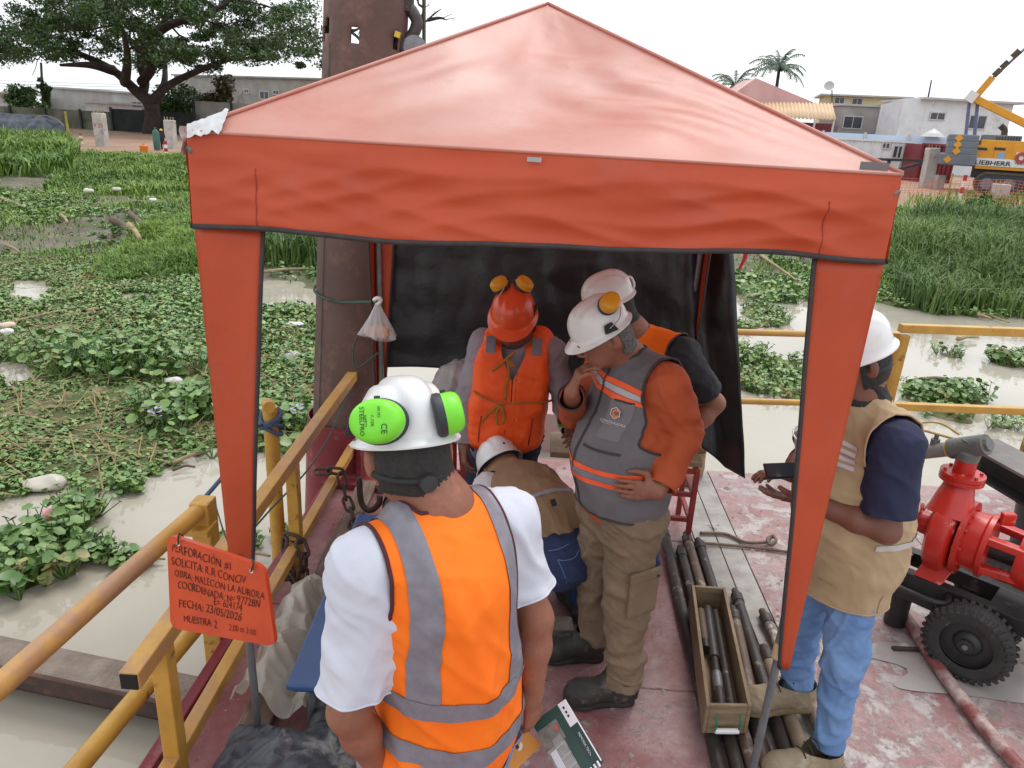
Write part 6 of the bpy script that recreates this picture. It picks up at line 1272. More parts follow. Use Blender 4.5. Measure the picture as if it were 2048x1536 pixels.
def head_prims(hc, fwd, up, s=1.0, face=True):
    f_ = V(fwd).normalized(); u_ = V(up); u_ = (u_-f_*u_.dot(f_)).normalized(); l = u_.cross(f_); ax = (f_, l, u_); at_ = lambda a, b_, c_: V(hc)+f_*a*s+l*b_*s+u_*c_*s
    p = [ell(at_(-.012, 0, .03), (.096*s, .076*s, .092*s), ax, .03), ell(at_(.03, 0, -.035), (.062*s, .06*s, .085*s), ax, .05), ell(at_(.055, 0, -.088), (.032*s, .036*s, .026*s), ax, .035), ell(at_(-.03, 0, -.03), (.07*s, .066*s, .07*s), ax, .04)]
    if face:
        p += [cap(at_(.088, 0, .012), at_(.112, 0, -.028), .0085*s, .0135*s, .018), ell(at_(.098, .012, -.034), (.012*s,)*3, ax, .01), ell(at_(.098, -.012, -.034), (.012*s,)*3, ax, .01),
              cap(at_(.084, .034, .026), at_(.09, .008, .024), .008*s, None, .014), cap(at_(.084, -.034, .026), at_(.09, -.008, .024), .008*s, None, .014),
              cap(at_(.084, .018, -.062), at_(.091, 0, -.06), .006*s, None, .01), cap(at_(.084, -.018, -.062), at_(.091, 0, -.06), .006*s, None, .01), cap(at_(.08, .016, -.071), at_(.088, 0, -.072), .0065*s, None, .01), cap(at_(.08, -.016, -.071), at_(.088, 0, -.072), .0065*s, None, .01)]
    for sg in (-1, 1): p += [ell(at_(-.012, .085*sg, -.016), (.022*s, .012*s, .036*s), (f_*1+l*-.4*sg, l*1+f_*.4*sg, u_), .008), ell(at_(-.004, .074*sg, -.034), (.011*s, .008*s, .014*s), ax, .008)]
    sub = [ell(at_(.004, .085*sg, -.012), (.009*s, .006*s, .018*s), ax, .006) for sg in (-1, 1)]
    if face: sub += [ell(at_(.094, .031*sg, .006), (.014*s, .017*s, .01*s), ax, .012) for sg in (-1, 1)]
    return p, sub
def helmet(parent, hc, fwd, up, mat, s=1.0, ridge=1, band=True):
    """hard hat: ribbed dome, rim and front peak; returns frame for accessories"""
    f_ = V(fwd).normalized(); u_ = V(up); u_ = (u_-f_*u_.dot(f_)).normalized(); l = u_.cross(f_); o = V(hc)+u_*.032*s-f_*.006*s
    A_, B_, H_ = .120*s, .101*s, .112*s; nA, nE = 64, 16
    def pt(a, e):
        ca, sa, ce, se = cos(a), sin(a), cos(e), sin(e); ce = ce**.66 if ce > 0 else 0
        x, y, z = A_*ca*ce, B_*sa*ce, H_*se**1.02 if se > 0 else 0
        w_ = max(0, 1-(abs(y)/(.034*s))**4)
        rg = .0075*s*w_*min(1, se*1.6+.05)*ridge
        for off in (.055,): 
            w2 = max(0, 1-((abs(y)-off*s)/(.010*s))**2); rg += .0035*s*w2*min(1, se*1.5)*(x < .08*s)
        n_ = V(x/A_**2, y/B_**2, z/H_**2).normalized() if z > 0 or True else V(0, 0, 1)
        return o+f_*(x+n_.x*rg)+l*(y+n_.y*rg)+u_*(z+n_.z*rg)
    V_ = []; F_ = []
    for j in range(nE+1):
        for i in range(nA): V_.append(pt(2*pi*i/nA, pi/2*.995*j/nE))
    for j in range(nE):
        for i in range(nA): F_.append((j*nA+i, j*nA+(i+1) % nA, (j+1)*nA+(i+1) % nA, (j+1)*nA+i))
    F_.append(tuple(nE*nA+i for i in range(nA)))
    k = len(V_)                                       # rim rings: flare out, long peak at the front
    for m_, (ex, dz) in enumerate(((.004, -.006), (.010, -.011), (.013, -.015), (.012, -.019))):
        for i in range(nA):
            a = 2*pi*i/nA; pk = max(0, cos(a))**2.2*(.032*s); p = pt(a, 0); d = (p-o).normalized(); V_.append(p+d*(ex*s+pk*(ex/.013))+u_*(dz*s-pk*.35*(ex/.013)))
        b0 = k+m_*nA; a0 = 0 if m_ == 0 else b0-nA
        for i in range(nA): F_.append((b0+i, b0+(i+1) % nA, a0+(i+1) % nA, a0+i))
    h_ = MB().raw(V_, F_).build('helmet', mat, parent, 50)
    if band:
        at_ = lambda a, r, z: o+f_*cos(a)*(.098*s)*r+l*sin(a)*(.080*s)*r+u_*z
        MB().tube([at_(a, 1.06, -.012) for a in np.linspace(0, 2*pi, 40)], .010*s, 6).build('head_band', M('band_black', c(30, 30, 32), rough=.6), h_, 180)
    return h_, o, f_, l, u_
def earmuff(h_, o, nrm, up, cm, pos, s=1.0, txt=None, arm_to=None, ab=(.047, .040)):
    """parked ear defender: cup, cushion and wire arm. pos: cup centre, nrm: outward"""
    n_ = V(nrm).normalized(); u_ = V(up); u_ = (u_-n_*u_.dot(n_)).normalized(); l = u_.cross(n_); P0 = V(pos)
    def ring(r1, r2, hgt, n=32): return [P0+n_*hgt+u_*cos(2*pi*k/n)*r1+l*sin(2*pi*k/n)*r2 for k in range(n)]
    def loft(rings, mat, name, par):
        V_ = [p for r in rings for p in r]; n = len(rings[0]); F_ = [(i*n+j, i*n+(j+1) % n, (i+1)*n+(j+1) % n, (i+1)*n+j) for i in range(len(rings)-1) for j in range(n)]; F_ += [tuple(range(n-1, -1, -1)), tuple((len(rings)-1)*n+j for j in range(n))]
        return MB().raw(V_, F_).build(name, mat, par, 40)
    a, b_ = ab[0]*s, ab[1]*s
    loft([ring(a*.9, b_*.9, -.024*s), ring(a*1.04, b_*1.04, -.019*s), ring(a*1.05, b_*1.05, -.008*s), ring(a*.98, b_*.98, -.002*s)], M('muff_cushion', c(44, 46, 56), rough=.55), 'ear_cushion', h_)
    loft([ring(a, b_, -.003*s), ring(a*1.0, b_*1.0, .008*s), ring(a*.97, b_*.97, .02*s), ring(a*.88, b_*.88, .029*s), ring(a*.72, b_*.72, .034*s), ring(a*.4, b_*.4, .036*s)], cm, 'ear_cup', h_)
    q = arm_to or P0-u_*.08*s
    MB().tube(arc([P0+l*.046*s+u_*.02*s, P0+l*.05*s+(V(q)-P0)*.3, V(q)], 6), .0022*s, 6).build('wire_arm', M('wire_steel', c(170, 170, 172), rough=.3, metal=.8), h_, 180)
    MB().tube([P0+u_*a*.9+n_*.004, P0+u_*a*1.12+n_*.004], .006*s, 8).build('pivot', M('muff_cushion'), h_, 60)
    if txt:
        ink = M('muff_ink', c(34, 60, 26), rough=.6)
        for st, sz, du, dl in txt: text('lettering', st, sz, ink, h_, P0+n_*.0365*s+u_*du+l*dl, -u_, l, 'CENTER', ext=.0002)
def person_body(J, name, t, mat, sub_extra=(), h=.006, hands=None, face=True, hs=1.0):
    f_, l = fr(J['fwd']); pr = []
    hp, hsub = head_prims(J['head'], J['hf'], J['hu'], hs, face); pr += hp
    pr += [cap(J['neck'], V(J['head'])-V(J['hu']).normalized()*.05-V(J['hf']).normalized()*.025, .066, .060, .04), cap(J['chest'], J['neck'], .09, .06, .06), ecap(J['pel'], J['chest'], l, (.13, .09), (.14, .095), .05), cap(J['shL'], J['shR'], .055, None, .05)]
    for s in 'LR': pr += [cap(J['sh'+s], J['el'+s], .050, .040, .03), cap(J['el'+s], V(J['el'+s]).lerp(V(J['wr'+s]), .35), .041, .042, .03), cap(V(J['el'+s]).lerp(V(J['wr'+s]), .35), J['wr'+s], .042, .027, .02)]
    for s, d, n_, cu, sd_ in hands or (): hand(pr, J['wr'+s], d, n_, cu, sd_)
    v, f = surface(pr, h, hsub); v = smoothv(v, f, 1, .4)
    return npmesh('body', v, f, mat, t, 180)
def torso_prims(J, off, w=1.0, d=1.0, belly=0.0, hem=None):
    f_, l = fr(J['fwd']); pel, ch = V(J['pel']), V(J['chest']); dn = V(hem) if hem is not None else pel
    p = [ecap(dn, pel, l, ((.165+off)*w, (.125+off)*d), ((.165+off)*w, (.125+off)*d), .06), ecap(pel, pel.lerp(ch, .5), l, ((.165+off)*w, (.125+off)*d), ((.16+off)*w, (.125+off+belly*.3)*d), .06), ecap(pel.lerp(ch, .5), ch, l, ((.16+off)*w, (.125+off+belly*.3)*d), ((.17+off)*w, (.125+off)*d), .06),
         cap(J['shL'], J['shR'], .066+off, None, .07), cap(ch, V(J['neck'])-V(0, 0, .03), .10+off*.5, .065+off*.5, .06)]
    if belly: p.append(ell(pel.lerp(ch, .38)+f_*(.06+belly*.4), (.13*w+off, .11+off, .15), (l, f_, V(0, 0, 1)), .08))
    return p
def arm_prims(J, s, off, full=False, flare=.0):
    p = [cap(J['sh'+s], J['el'+s], .056+off, .046+off+flare, .04)]
    if full: p += [cap(J['el'+s], J['wr'+s], .046+off+flare, .032+off, .03)]
    return p
def axis_t(v, a, b_):
    a, b_ = A3(a), A3(b_); ba = b_-a; t_ = ((v-a)@ba)/float(ba@ba); q = v-a-np.clip(t_, 0, 9)[:, None]*ba; return t_, np.linalg.norm(q, axis=1), float(np.linalg.norm(ba))
def cut_sleeve(v, f, J, s, tmax, rad=.11, seg=('sh', 'el')):
    t_, d, L = axis_t(v, J[seg[0]+s], J[seg[1]+s]); return clip(v, f, np.maximum((tmax-t_)*L, d-rad))
def garment(name, prims, h, mat, t, cuts=(), fold=(.006, 45, 1, (0, 0, 1)), solid=.004, sm=1, ret=False):
    v, f = surface(prims, h); v = smoothv(v, f, sm)
    if fold: v = folds(v, f, *fold); v = folds(v, f, fold[0]*.38, fold[1]*2.2, fold[2]+70, fold[3], 1.3)
    for cu in cuts: v, f = cu(v, f)
    o = npmesh(name, v, f, mat, t, 180)
    if solid: md = o.modifiers.new('s', 'SOLIDIFY'); md.thickness = solid; md.offset = -1
    return (o, v, f) if ret else o
def zcut(z, above=True, tilt=(0, 0, 0)): return lambda v, f: clip(v, f, (v[:, 2]-z+v@A3(tilt))*(1 if above else -1))
def trousers(J, t, mat, off=.0, hem=.12, seed=1, waist=None, cuts=(), wide=1.0, amp=.010):
    f_, l = fr(J['fwd']); p = [ecap(V(J['hipL'])+V(0, 0, .0), V(J['hipR']), l, (.10+off, .115+off), (.10+off, .115+off), .05), ecap(V(J['pel'])-V(0, 0, .04), V(J['pel'])+V(0, 0, .1), l, (.162+off, .118+off), (.155+off, .115+off), .05)]
    for s in 'LR': p += [cap(J['hip'+s], J['kn'+s], (.092+off)*wide, (.066+off)*wide, .04), cap(J['kn'+s], J['an'+s], (.066+off)*wide, (.054+off)*wide, .03)]
    cu = [lambda v, f, s=s: (lambda q: clip(v, f, np.maximum((1.0-q[0])*q[2]-.0, q[1]-.14)))(axis_t(v, J['kn'+s], V(J['an'+s]))) for s in 'LR']
    if waist is not None: cu.append(zcut(waist, False))
    v, f = surface(p, .009); v = smoothv(v, f, 1); v = folds(v, f, amp*1.2, 60, seed, (.2, .2, 1.0)); v = folds(v, f, amp*.5, 130, seed+40, (.3, .3, 1.0), 1.2)
    kn = np.minimum(*[axis_t(v, J['kn'+s], V(J['kn'+s])+V(0, 0, -.3))[1] for s in 'LR'])
    for q in cu: v, f = q(v, f)
    for q in cuts: v, f = q(v, f)
    o = npmesh('trousers', v, f, mat, t, 180); md = o.modifiers.new('s', 'SOLIDIFY'); md.thickness = .004; md.offset = -1
    return o
def strip(name, prims, extra, h, keep, mat, parent, seed_fold=None, smooth=1):
    """band lying on a garment: the garment surface pushed out by 'extra', cut by the scalar functions in keep"""
    v, f = surface(prims, h); v = smoothv(v, f, smooth)
    if seed_fold: v = folds(v, f, *seed_fold)
    v = v+vnormals(v, f)*extra
    for k in keep: v, f = clip(v, f, k(v))
    return npmesh(name, v, f, mat, parent, 180)
def hair(J, mat, t, keep, s=1.0, ex=.007):
    p, _ = head_prims(J['head'], J['hf'], J['hu'], s, False); v, f = surface(p[:4]+[cap(J['neck'], V(J['head'])-V(J['hu']).normalized()*.05-V(J['hf']).normalized()*.025, .066, .060, .04)], .006); v = v+vnormals(v, f)*ex; n = vnormals(v, f); rs_ = np.random.RandomState(4); v = v+n*(rs_.uniform(-.0012, .0012, len(v))[:, None])
    for k in keep: v, f = clip(v, f, k(v))
    return npmesh('hair', v, f, mat, t, 180)
def hframe(J):
    f_ = V(J['hf']).normalized(); u_ = V(J['hu']); u_ = (u_-f_*u_.dot(f_)).normalized(); return A3(f_), A3(u_.cross(f_)), A3(u_), A3(J['head'])

WHELM = M('helmet_white', c(226, 226, 226), c(216, 216, 216), 8, rough=.28, coat=.4, c3=c(204, 200, 196), scale3=14, t3=(.6, .75))
OHELM = M('helmet_orange', c(226, 84, 36), c(212, 72, 32), 10, rough=.34, coat=.3, c3=c(168, 56, 34), scale3=14, t3=(.6, .72))
GREEN = M('muff_green', c(124, 222, 54), c(116, 212, 50), 12, rough=.4); MUFFY = M('muff_yellow', c(222, 156, 34), c(206, 138, 30), 10, rough=.4)
HIVIS = M('hivis_orange', c(255, 124, 8), c(252, 112, 6), 5, rough=.75, bump=.1, bscale=220, bdist=.003, crease=(11, .30, .012)); REFL = M('reflective_grey', c(132, 128, 138), c(118, 114, 124), 30, rough=.4, bump=.15, bscale=260, bdist=.002)
DBIND = M('vest_binding', c(78, 24, 34), rough=.7); POLO = M('polo_white', c(208, 210, 222), c(198, 200, 214), 8, rough=.85, bump=.12, bscale=300, bdist=.002, crease=(12, .35, .012))
DENIM = M('denim_dark', c(44, 58, 94), c(34, 46, 78), 10, rough=.85, bump=.2, bscale=260, c3=c(70, 88, 126), scale3=5, t3=(.6, .8), bdist=.002, crease=(16, .35, .010)); DENIML = M('denim_light', c(112, 146, 192), c(92, 124, 172), 5, rough=.85, bump=.2, bscale=260, c3=c(134, 166, 206), scale3=3, t3=(.45, .8), bdist=.002, crease=(15, .35, .010))
TANV = M('vest_tan', c(184, 160, 126), c(168, 144, 112), 5, rough=.85, bump=.15, bscale=200, bdist=.003, crease=(11, .35, .012)); TANV2 = M('vest_brown', c(150, 122, 92), c(136, 110, 82), 5, rough=.85, bump=.15, bscale=200, bdist=.003, crease=(10, .4, .014))
BOOTK = M('boot_black', c(44, 41, 39), c(60, 56, 51), 14, rough=.65, c3=c(118, 106, 96), scale3=11, t3=(.56, .72), bump=.4, bscale=50, bdist=.006, crease=(14, .4, .01)); SOLEK = M('sole_black', c(34, 32, 31), c(60, 56, 52), 12, rough=.85)

# ---------------------------------------------------------------- A: man in the hi-vis vest, foreground, back to the camera
J = dict(fwd=(-.62, .78), pel=V(-.165, 1.385, .93), chest=V(-.185, 1.35, 1.28), neck=V(-.19, 1.365, 1.45), head=V(-.272, 1.415, 1.562), hf=V(-.50, .80, -.30), hu=V(-.10, .20, .97),
         shL=V(-.322, 1.245, 1.375), shR=V(-.050, 1.448, 1.385), elL=V(-.35, 1.20, 1.045), elR=V(.030, 1.45, 1.125), wrL=V(-.30, 1.28, .80), wrR=V(.036, 1.43, .915),
         hipL=V(-.255, 1.335, .88), hipR=V(-.095, 1.41, .88), knL=V(-.26, 1.36, .48), knR=V(-.10, 1.46, .48), anL=V(-.25, 1.33, .1), anR=V(-.09, 1.43, .1))
t = thing('person', 'man seen from behind in orange hi-vis vest, white polo and white helmet with green earmuffs', 'person', (-.18, 1.38, 0))
person_body(J, 'body', t, SKIN, hands=[('R', (.12, .12, -1), (-.75, .45, 0), (.35, .4, .45, .5, .45), 1), ('L', (.3, .5, -.8), (.8, -.3, 0), (.4, .45, .5, .5, .3), 1)], face=True, h=.0055)
hf_, hl_, hu_, hc_ = hframe(J)
hair(J, HAIR, t, [lambda v: -.012-(v-hc_)@hf_, lambda v: (v-hc_)@hu_+.094-.012*np.abs((v-hc_)@hl_)/.07+.0007*np.sin((v@hl_)*600), lambda v: np.maximum(np.abs((v-hc_)@hu_+.02)-.046, np.maximum(-.038-(v-hc_)@hf_, .045-np.abs((v-hc_)@hl_)))])
h_, ho, hf, hl, hu = helmet(t, J['head'], J['hf'], J['hu'], WHELM, 1.0, 1.5)
txt = [('STEELPRO', .0125, 0, -.024), ('SAFETY', .007, 0, -.015), ('/\\ /\\3K', .009, 0, -.002), ('EN 352', .007, .016, .012), ('CE', .017, -.016, .018)]
lc = ho+hl*.112-hf*.048+hu*.026; rc = ho-hl*.118-hf*.03+hu*.030
earmuff(h_, ho, hl*.62-hf*.80+hu*.16, hu, GREEN, P(757, 843, 1.288), 1.0, txt, ho+hl*.105+hf*.03-hu*.005, (.044, .054))
earmuff(h_, ho, -hl*.95-hf*.28+hu*.12, hu, GREEN, P(890, 828, 1.372), 1.0, [('CE', .014, .012, .0), ('352', .009, -.012, .004)], ho-hl*.105+hf*.03-hu*.005, (.044, .05))
bl = ho+hl*.128*1.0-hf*.0+hu*.012; MB().box(P(704, 852, 1.325), (.018, .012, .045), Matrix.Rotation(.3, 3, 'Y')).build('muff_bracket', M('band_black'), h_, 0, bev=.004)
mb = MB(); mb.tube(arc([V(J['head'])+V(*hf_)*-.02*1+V(*hl_)*(.082*cos(a))*1-V(*hf_)*(.085*sin(a))-V(*hu_)*(.04+.018*sin(a)) for a in np.linspace(0, pi, 9)], 4), .009, 6); nb = mb.build('nape_strap', M('band_black'), h_, 180)
q = V(J['head'])-V(*hf_)*.112-V(*hu_)*.062; MB().lathe([(.018, -.012), (.02, .0), (.018, .010), (.0, .011)], q, -V(*hf_)-V(*hu_)*.2, 20).build('ratchet_knob', M('knob_grey', c(48, 48, 50), rough=.5), h_)
tp_ = lambda off, **k: torso_prims(J, off, **k)
def neckcut(J, r=.075, dz=.0):
    n0, hd = A3(J['neck']), A3(J['head']); ax = hd-n0; ax[2] = max(ax[2], .05); ax = ax/np.linalg.norm(ax); ax = ax*.45+np.array([0, 0, .9]); ax /= np.linalg.norm(ax)
    return lambda v, f: clip(v, f, np.maximum(-((v-n0)@ax)+dz, np.linalg.norm((v-n0)-((v-n0)@ax)[:, None]*ax, axis=1)-r))
o, pv_, pf_ = garment('polo_shirt', tp_(.004, hem=V(-.17, 1.39, .80))+arm_prims(J, 'L', .012, flare=.014)+arm_prims(J, 'R', .013, flare=.012), .0085, POLO, t, [lambda v, f: cut_sleeve(v, f, J, 'L', .84, .12), lambda v, f: cut_sleeve(v, f, J, 'R', .66, .105), neckcut(J, .078, .012), zcut(.78)], (.010, 46, 4, (.5, .4, .6)), ret=True); binding('hem', pv_, pf_, .003, POLO, o, .2)
VP = tp_(.022, w=.89, d=1.22, hem=V(-.20, 1.365, .78)); FOLD = (.011, 36, 8, (.9, .4, .1), .7)
fA, lA = fr(J['fwd']); lA3, fA3 = A3(lA), A3(fA); c3_ = A3(J['chest']); armL, armR = [(A3(J['sh'+s])+lA3*(.05 if s == 'L' else -.05)) for s in 'LR']
def arm_hole(v, f):
    for s, ctr in (('L', armL), ('R', armR)):
        x = (v-ctr)@lA3*(1 if s == 'L' else -1); z = v[:, 2]-ctr[2]; y = (v-ctr)@fA3
        lim = np.where(z > -.36, -.036+.055*np.clip((-z-.02)/.2, 0, 1)-.06*np.clip((-z-.2)/.16, 0, 1)*0, .2)
        cutv = np.minimum(x-((-.066 if s == 'L' else -.100)+.05*np.clip((-z-.16)/.14, 0, 1)**2), np.minimum(z+.27, .25-z))
        ye = np.abs(y+.01)-.24
        v, f = clip(v, f, np.maximum(-cutv, ye))
    return v, f
vcuts = [arm_hole, neckcut(J, .085, .02), zcut(.765)]
vo, vv, vf = garment('hi_vis_vest', VP, .0085, HIVIS, t, vcuts, FOLD, .003, ret=True); binding('edge_binding', vv, vf, .0045, DBIND, vo)
side = lambda v: (v-c3_)@lA3; back = lambda v: -((v-c3_)@fA3)
def band(zc, hw): return [lambda v: hw-np.abs(v[:, 2]-zc-.03*0)]
def vstrip(xc, hw): return [lambda v: hw-np.abs(side(v)-xc)]
def st(name, keep):
    v, f = surface(VP, .0085); v = smoothv(v, f, 1); v = folds(v, f, *FOLD); v = folds(v, f, FOLD[0]*.38, FOLD[1]*2.2, FOLD[2]+70, FOLD[3], 1.3); v = v+vnormals(v, f)*.0028
    for q in vcuts: v, f = q(v, f)
    for k in keep: v, f = clip(v, f, k(v))
    return npmesh(name, v, f, REFL, vo, 180)
for zc in (1.07, .935, .805): st('reflective_band', band(zc, .025))
for xc in (.105, -.105): st('reflective_strip', [lambda v, xc=xc: .0255-np.abs(side(v)-xc*(1+.0*v[:, 2])), lambda v: v[:, 2]-1.092])
trousers(J, t, DENIML, .012, seed=3, waist=.82); 
for s in 'LR': a_ = V(J['an'+s]); boot('boot', a_+V(.03, -.07, -.1), a_+V(-.09, .18, -.1), .16, BOOTK, SOLEK, t, h=.01)
# books in his hand
def sheetb(name, q4, th, mat, par):
    a, b_, c_, d = q4; n_ = (b_-a).cross(d-a).normalized(); 
    if n_.dot(CAM-a) < 0: n_ = -n_
    return MB().prism([a, b_, c_, d], -n_*th).build(name, mat, par, 0), n_
Yb = 1.47; q4 = [P(1064, 1446, Yb), P(1131, 1398, Yb+.03), P(1206, 1524, Yb-.09), P(1139, 1590, Yb-.13)]
t = thing('notebook', 'green and white spiral notebook held in his right hand', 'notebook', P(1130, 1480, Yb))
bk, bn_ = sheetb('cover', q4, .012, M('cover_green', c(34, 66, 60), rough=.35), t); lb = lambda u_, w_, e=.0012: q4[0].lerp(q4[1], u_).lerp(q4[3].lerp(q4[2], u_), w_)+bn_*e
def onb(name, u0, w0, u1, w1, mat, e=.0012): MB().raw([lb(u0, w0, e), lb(u1, w0, e), lb(u1, w1, e), lb(u0, w1, e)], [(0, 1, 2, 3)]).build(name, mat, bk, 0)
PAP = M('print_white', c(222, 216, 222), rough=.4); onb('white_panel', .76, .0, .97, .36, PAP); onb('white_edge', .97, 0, 1.0, .97, M('print_edge', c(236, 236, 240), rough=.3), .0014); onb('dark_panel', .77, .37, .97, .95, M('cover_dark', c(28, 54, 52), rough=.35))
onb('photo_print', .0, .14, .56, .42, M('print_grey', c(122, 118, 112), c(92, 90, 86), 60, rough=.4)); onb('photo_print', .0, .42, .5, .98, M('print_grey2', c(104, 102, 96), c(150, 146, 140), 50, rough=.4)); onb('photo_roof', .05, .46, .22, .94, M('print_pale', c(196, 196, 204), rough=.4), .0016); onb('red_print', .42, .2, .5, .28, M('print_red', c(196, 80, 76), rough=.4), .0016)
for k in range(7): onb('slat_print', .24+.035*k, .34, .255+.035*k, .92, M('print_slat', c(170, 168, 170), rough=.4), .0018)
for w_ in (.45, .6, .75): onb('slat_print', .22, w_, .5, w_+.015, M('print_slat'), .002)
for w_ in (.07, .14, .2): onb('emblem', .83, w_, .88, w_+.035, M('letter_black'), .0018)
text('lettering', 'MEMORIA TECNICA DE ENSAYOS', .008, M('print_pale'), bk, lb(.84, .48, .0016), q4[3]-q4[0], q4[1]-q4[0]*1.0)
for k in range(9): p0 = lb(.1+.1*k, .985, .0); MB().tube([p0+(q4[0]-q4[3]).normalized()*.008+bn_*.004, p0-(q4[0]-q4[3]).normalized()*.006+bn_*.004], .0028, 6).build('spiral_ring', M('print_edge'), bk, 60)
l4 = [P(986, 1492, Yb-.03), P(1046, 1453, Yb+.01), P(1083, 1490, Yb-.005), P(1024, 1548, Yb-.06)]
t = thing('leaflet', 'orange leaflet with round white sticker in front of the notebook', 'leaflet', P(1030, 1500, Yb)); lf, ln_ = sheetb('page', l4, .002, M('leaflet_orange', c(214, 138, 42), c(204, 128, 38), 12, rough=.4), t)
lq = l4[0].lerp(l4[2], .48)+ln_*.001; MB().lathe([(.0145, 0), (.0145, .0006), (.0, .0007)], lq, ln_, 28).build('round_sticker', PAP, lf, 0); MB().lathe([(.0165, 0), (.0165, .0003), (.0, .0004)], lq, ln_, 28).build('sticker_rim', M('sticker_rim', c(224, 180, 140), rough=.5), lf, 0)
du = (l4[1]-l4[0]).normalized(); dv = ln_.cross(du); MB().box(lq-dv*.003+ln_*.0012, (.009, .009, .0006), Matrix((du, dv, ln_)).transposed()).build('phone_icon', M('letter_black'), lf, 0); text('lettering', 'ESCANEA AQUI', .0034, M('letter_black'), lf, lq+dv*.006+ln_*.001-du*.01, du, dv)

# ---------------------------------------------------------------- B: man in the orange life jacket
J = dict(fwd=(.05, -1), pel=V(-.15, 3.36, .82), chest=V(-.125, 3.33, 1.12), neck=V(-.10, 3.31, 1.29), head=V(-.13, 3.225, 1.40), hf=V(-.10, -.86, -.48), hu=V(-.02, -.46, .88),
         shR=V(-.265, 3.34, 1.235), shL=V(.055, 3.31, 1.225), elR=V(-.335, 3.32, .97), elL=V(.15, 3.27, .97), wrR=V(-.335, 3.22, .75), wrL=V(.165, 3.06, .93),
         hipL=V(-.07, 3.36, .78), hipR=V(-.225, 3.38, .78), knL=V(-.06, 3.33, .43), knR=V(-.26, 3.36, .43), anL=V(-.05, 3.38, .1), anR=V(-.27, 3.4, .1))
t = thing('person', 'man in orange life jacket and orange helmet looking down', 'person', (-.15, 3.37, 0))
person_body(J, 'body', t, SKIN2, hands=[('R', (.1, -.35, -.9), (.8, .1, -.2), (.6, .7, .7, .7, .4), -1), ('L', (.05, -.9, .2), (-.6, -.1, -.6), (.5, .6, .6, .6, .4), 1)])
h_, ho, hf, hl, hu = helmet(t, J['head'], J['hf'], J['hu'], OHELM, 1.0)
earmuff(h_, ho, V(-.55, -.35, .75), (1, 0, .6), MUFFY, P(1000, 570, 3.20), .9, None, ho-hl*.1); earmuff(h_, ho, V(.55, -.35, .75), (-1, 0, .6), MUFFY, P(1047, 570, 3.20), .9, None, ho+hl*.1)
MB().box(ho+hl*.1+hu*.03, (.012, .03, .05), Matrix.Rotation(.25, 3, 'Y')).build('muff_bracket', M('band_black'), h_, 0, bev=.004)
GSH = M('shirt_grey', c(148, 140, 148), c(132, 124, 132), 7, rough=.85, bump=.15, bscale=220, bdist=.002, crease=(12, .35, .012))
garment('grey_sweatshirt', torso_prims(J, .008, hem=V(-.15, 3.36, .70))+arm_prims(J, 'L', .014, True)+arm_prims(J, 'R', .014, True), .010, GSH, t, [lambda v, f: cut_sleeve(v, f, J, 'L', .95, .08, ('el', 'wr')), lambda v, f: cut_sleeve(v, f, J, 'R', .95, .08, ('el', 'wr')), neckcut(J, .066, .015), zcut(.655)], (.010, 48, 12, (.3, .2, 1)))
LJM = M('life_jacket', c(252, 98, 30), c(242, 86, 26), 4, rough=.6, bump=.3, bscale=26, c3=c(196, 84, 52), scale3=7, t3=(.6, .76), bdist=.012, crease=(12, .35, .012))
fB, lB = fr(J['fwd']); lB3, fB3 = A3(lB), A3(fB); cB = A3(J['chest'])
LJ = [rbox(J['chest']+fB*.105+lB*.088+V(0, 0, -.02), (.078, .045, .15), .034, (lB, fB, V(0, 0, 1)), .02), rbox(J['chest']+fB*.105-lB*.088+V(0, 0, -.02), (.078, .045, .15), .034, (lB, fB, V(0, 0, 1)), .02),
      rbox(J['pel']+fB*.12+lB*.088+V(0, 0, .045), (.085, .045, .115), .034, (lB, fB, V(0, 0, 1)), .03), rbox(J['pel']+fB*.12-lB*.088+V(0, 0, .045), (.085, .045, .115), .034, (lB, fB, V(0, 0, 1)), .03)]
LJ += torso_prims(J, .022, w=1.0, d=1.05, hem=V(-.15, 3.36, .80))[:3]
LJ += [cap(J['neck']+lB*.10+fB*.0+V(0, 0, -.0), J['chest']+fB*.10+lB*.1+V(0, 0, .12), .05, .05, .04), cap(J['neck']-lB*.10+V(0, 0, -.0), J['chest']+fB*.10-lB*.1+V(0, 0, .12), .05, .05, .04), cap(J['neck']+lB*.10, J['chest']-fB*.09+lB*.1, .05, None, .05), cap(J['neck']-lB*.10, J['chest']-fB*.09-lB*.1, .05, None, .05)]
lj, lv, lfc = garment('life_jacket', LJ, .0095, LJM, t, [zcut(.725), neckcut(J, .08, .04), lambda v, f: clip(v, f, np.maximum(np.abs((v-cB)@lB3)-.05*np.clip((v[:, 2]-1.12)/.12, 0, 1)-.004*(v[:, 2] > 1.0), .02-(v-cB)@fB3)), lambda v, f: clip(v, f, np.maximum(np.abs((v-cB)@lB3-.02)-.035*np.clip((.80-v[:, 2])/.08, 0, 1)-.002, .05-(v-cB)@fB3))], (.008, 40, 22, (.4, .2, .8)), 0, ret=True)
mid = lambda a, z, e=.165: J['pel'].lerp(J['chest'], (z-.82)/.3)+lB*a+fB*e+V(0, 0, 0)
TIE = M('tie_strap', c(172, 110, 40), c(150, 92, 34), 20, rough=.8)
def ribbon(name, pts, wd, mat, par, up=(0, 0, 1)):
    q = arc(pts, 5); mb = MB(); n = len(q); v = []
    for i, p in enumerate(q): d = (q[min(i+1, n-1)]-q[max(i-1, 0)]).normalized(); s = d.cross(fB).normalized(); v += [p-s*wd/2, p+s*wd/2]
    return mb.raw(v, [(2*i, 2*i+1, 2*i+3, 2*i+2) for i in range(n-1)]).build(name, mat, par, 180, solid=.003)
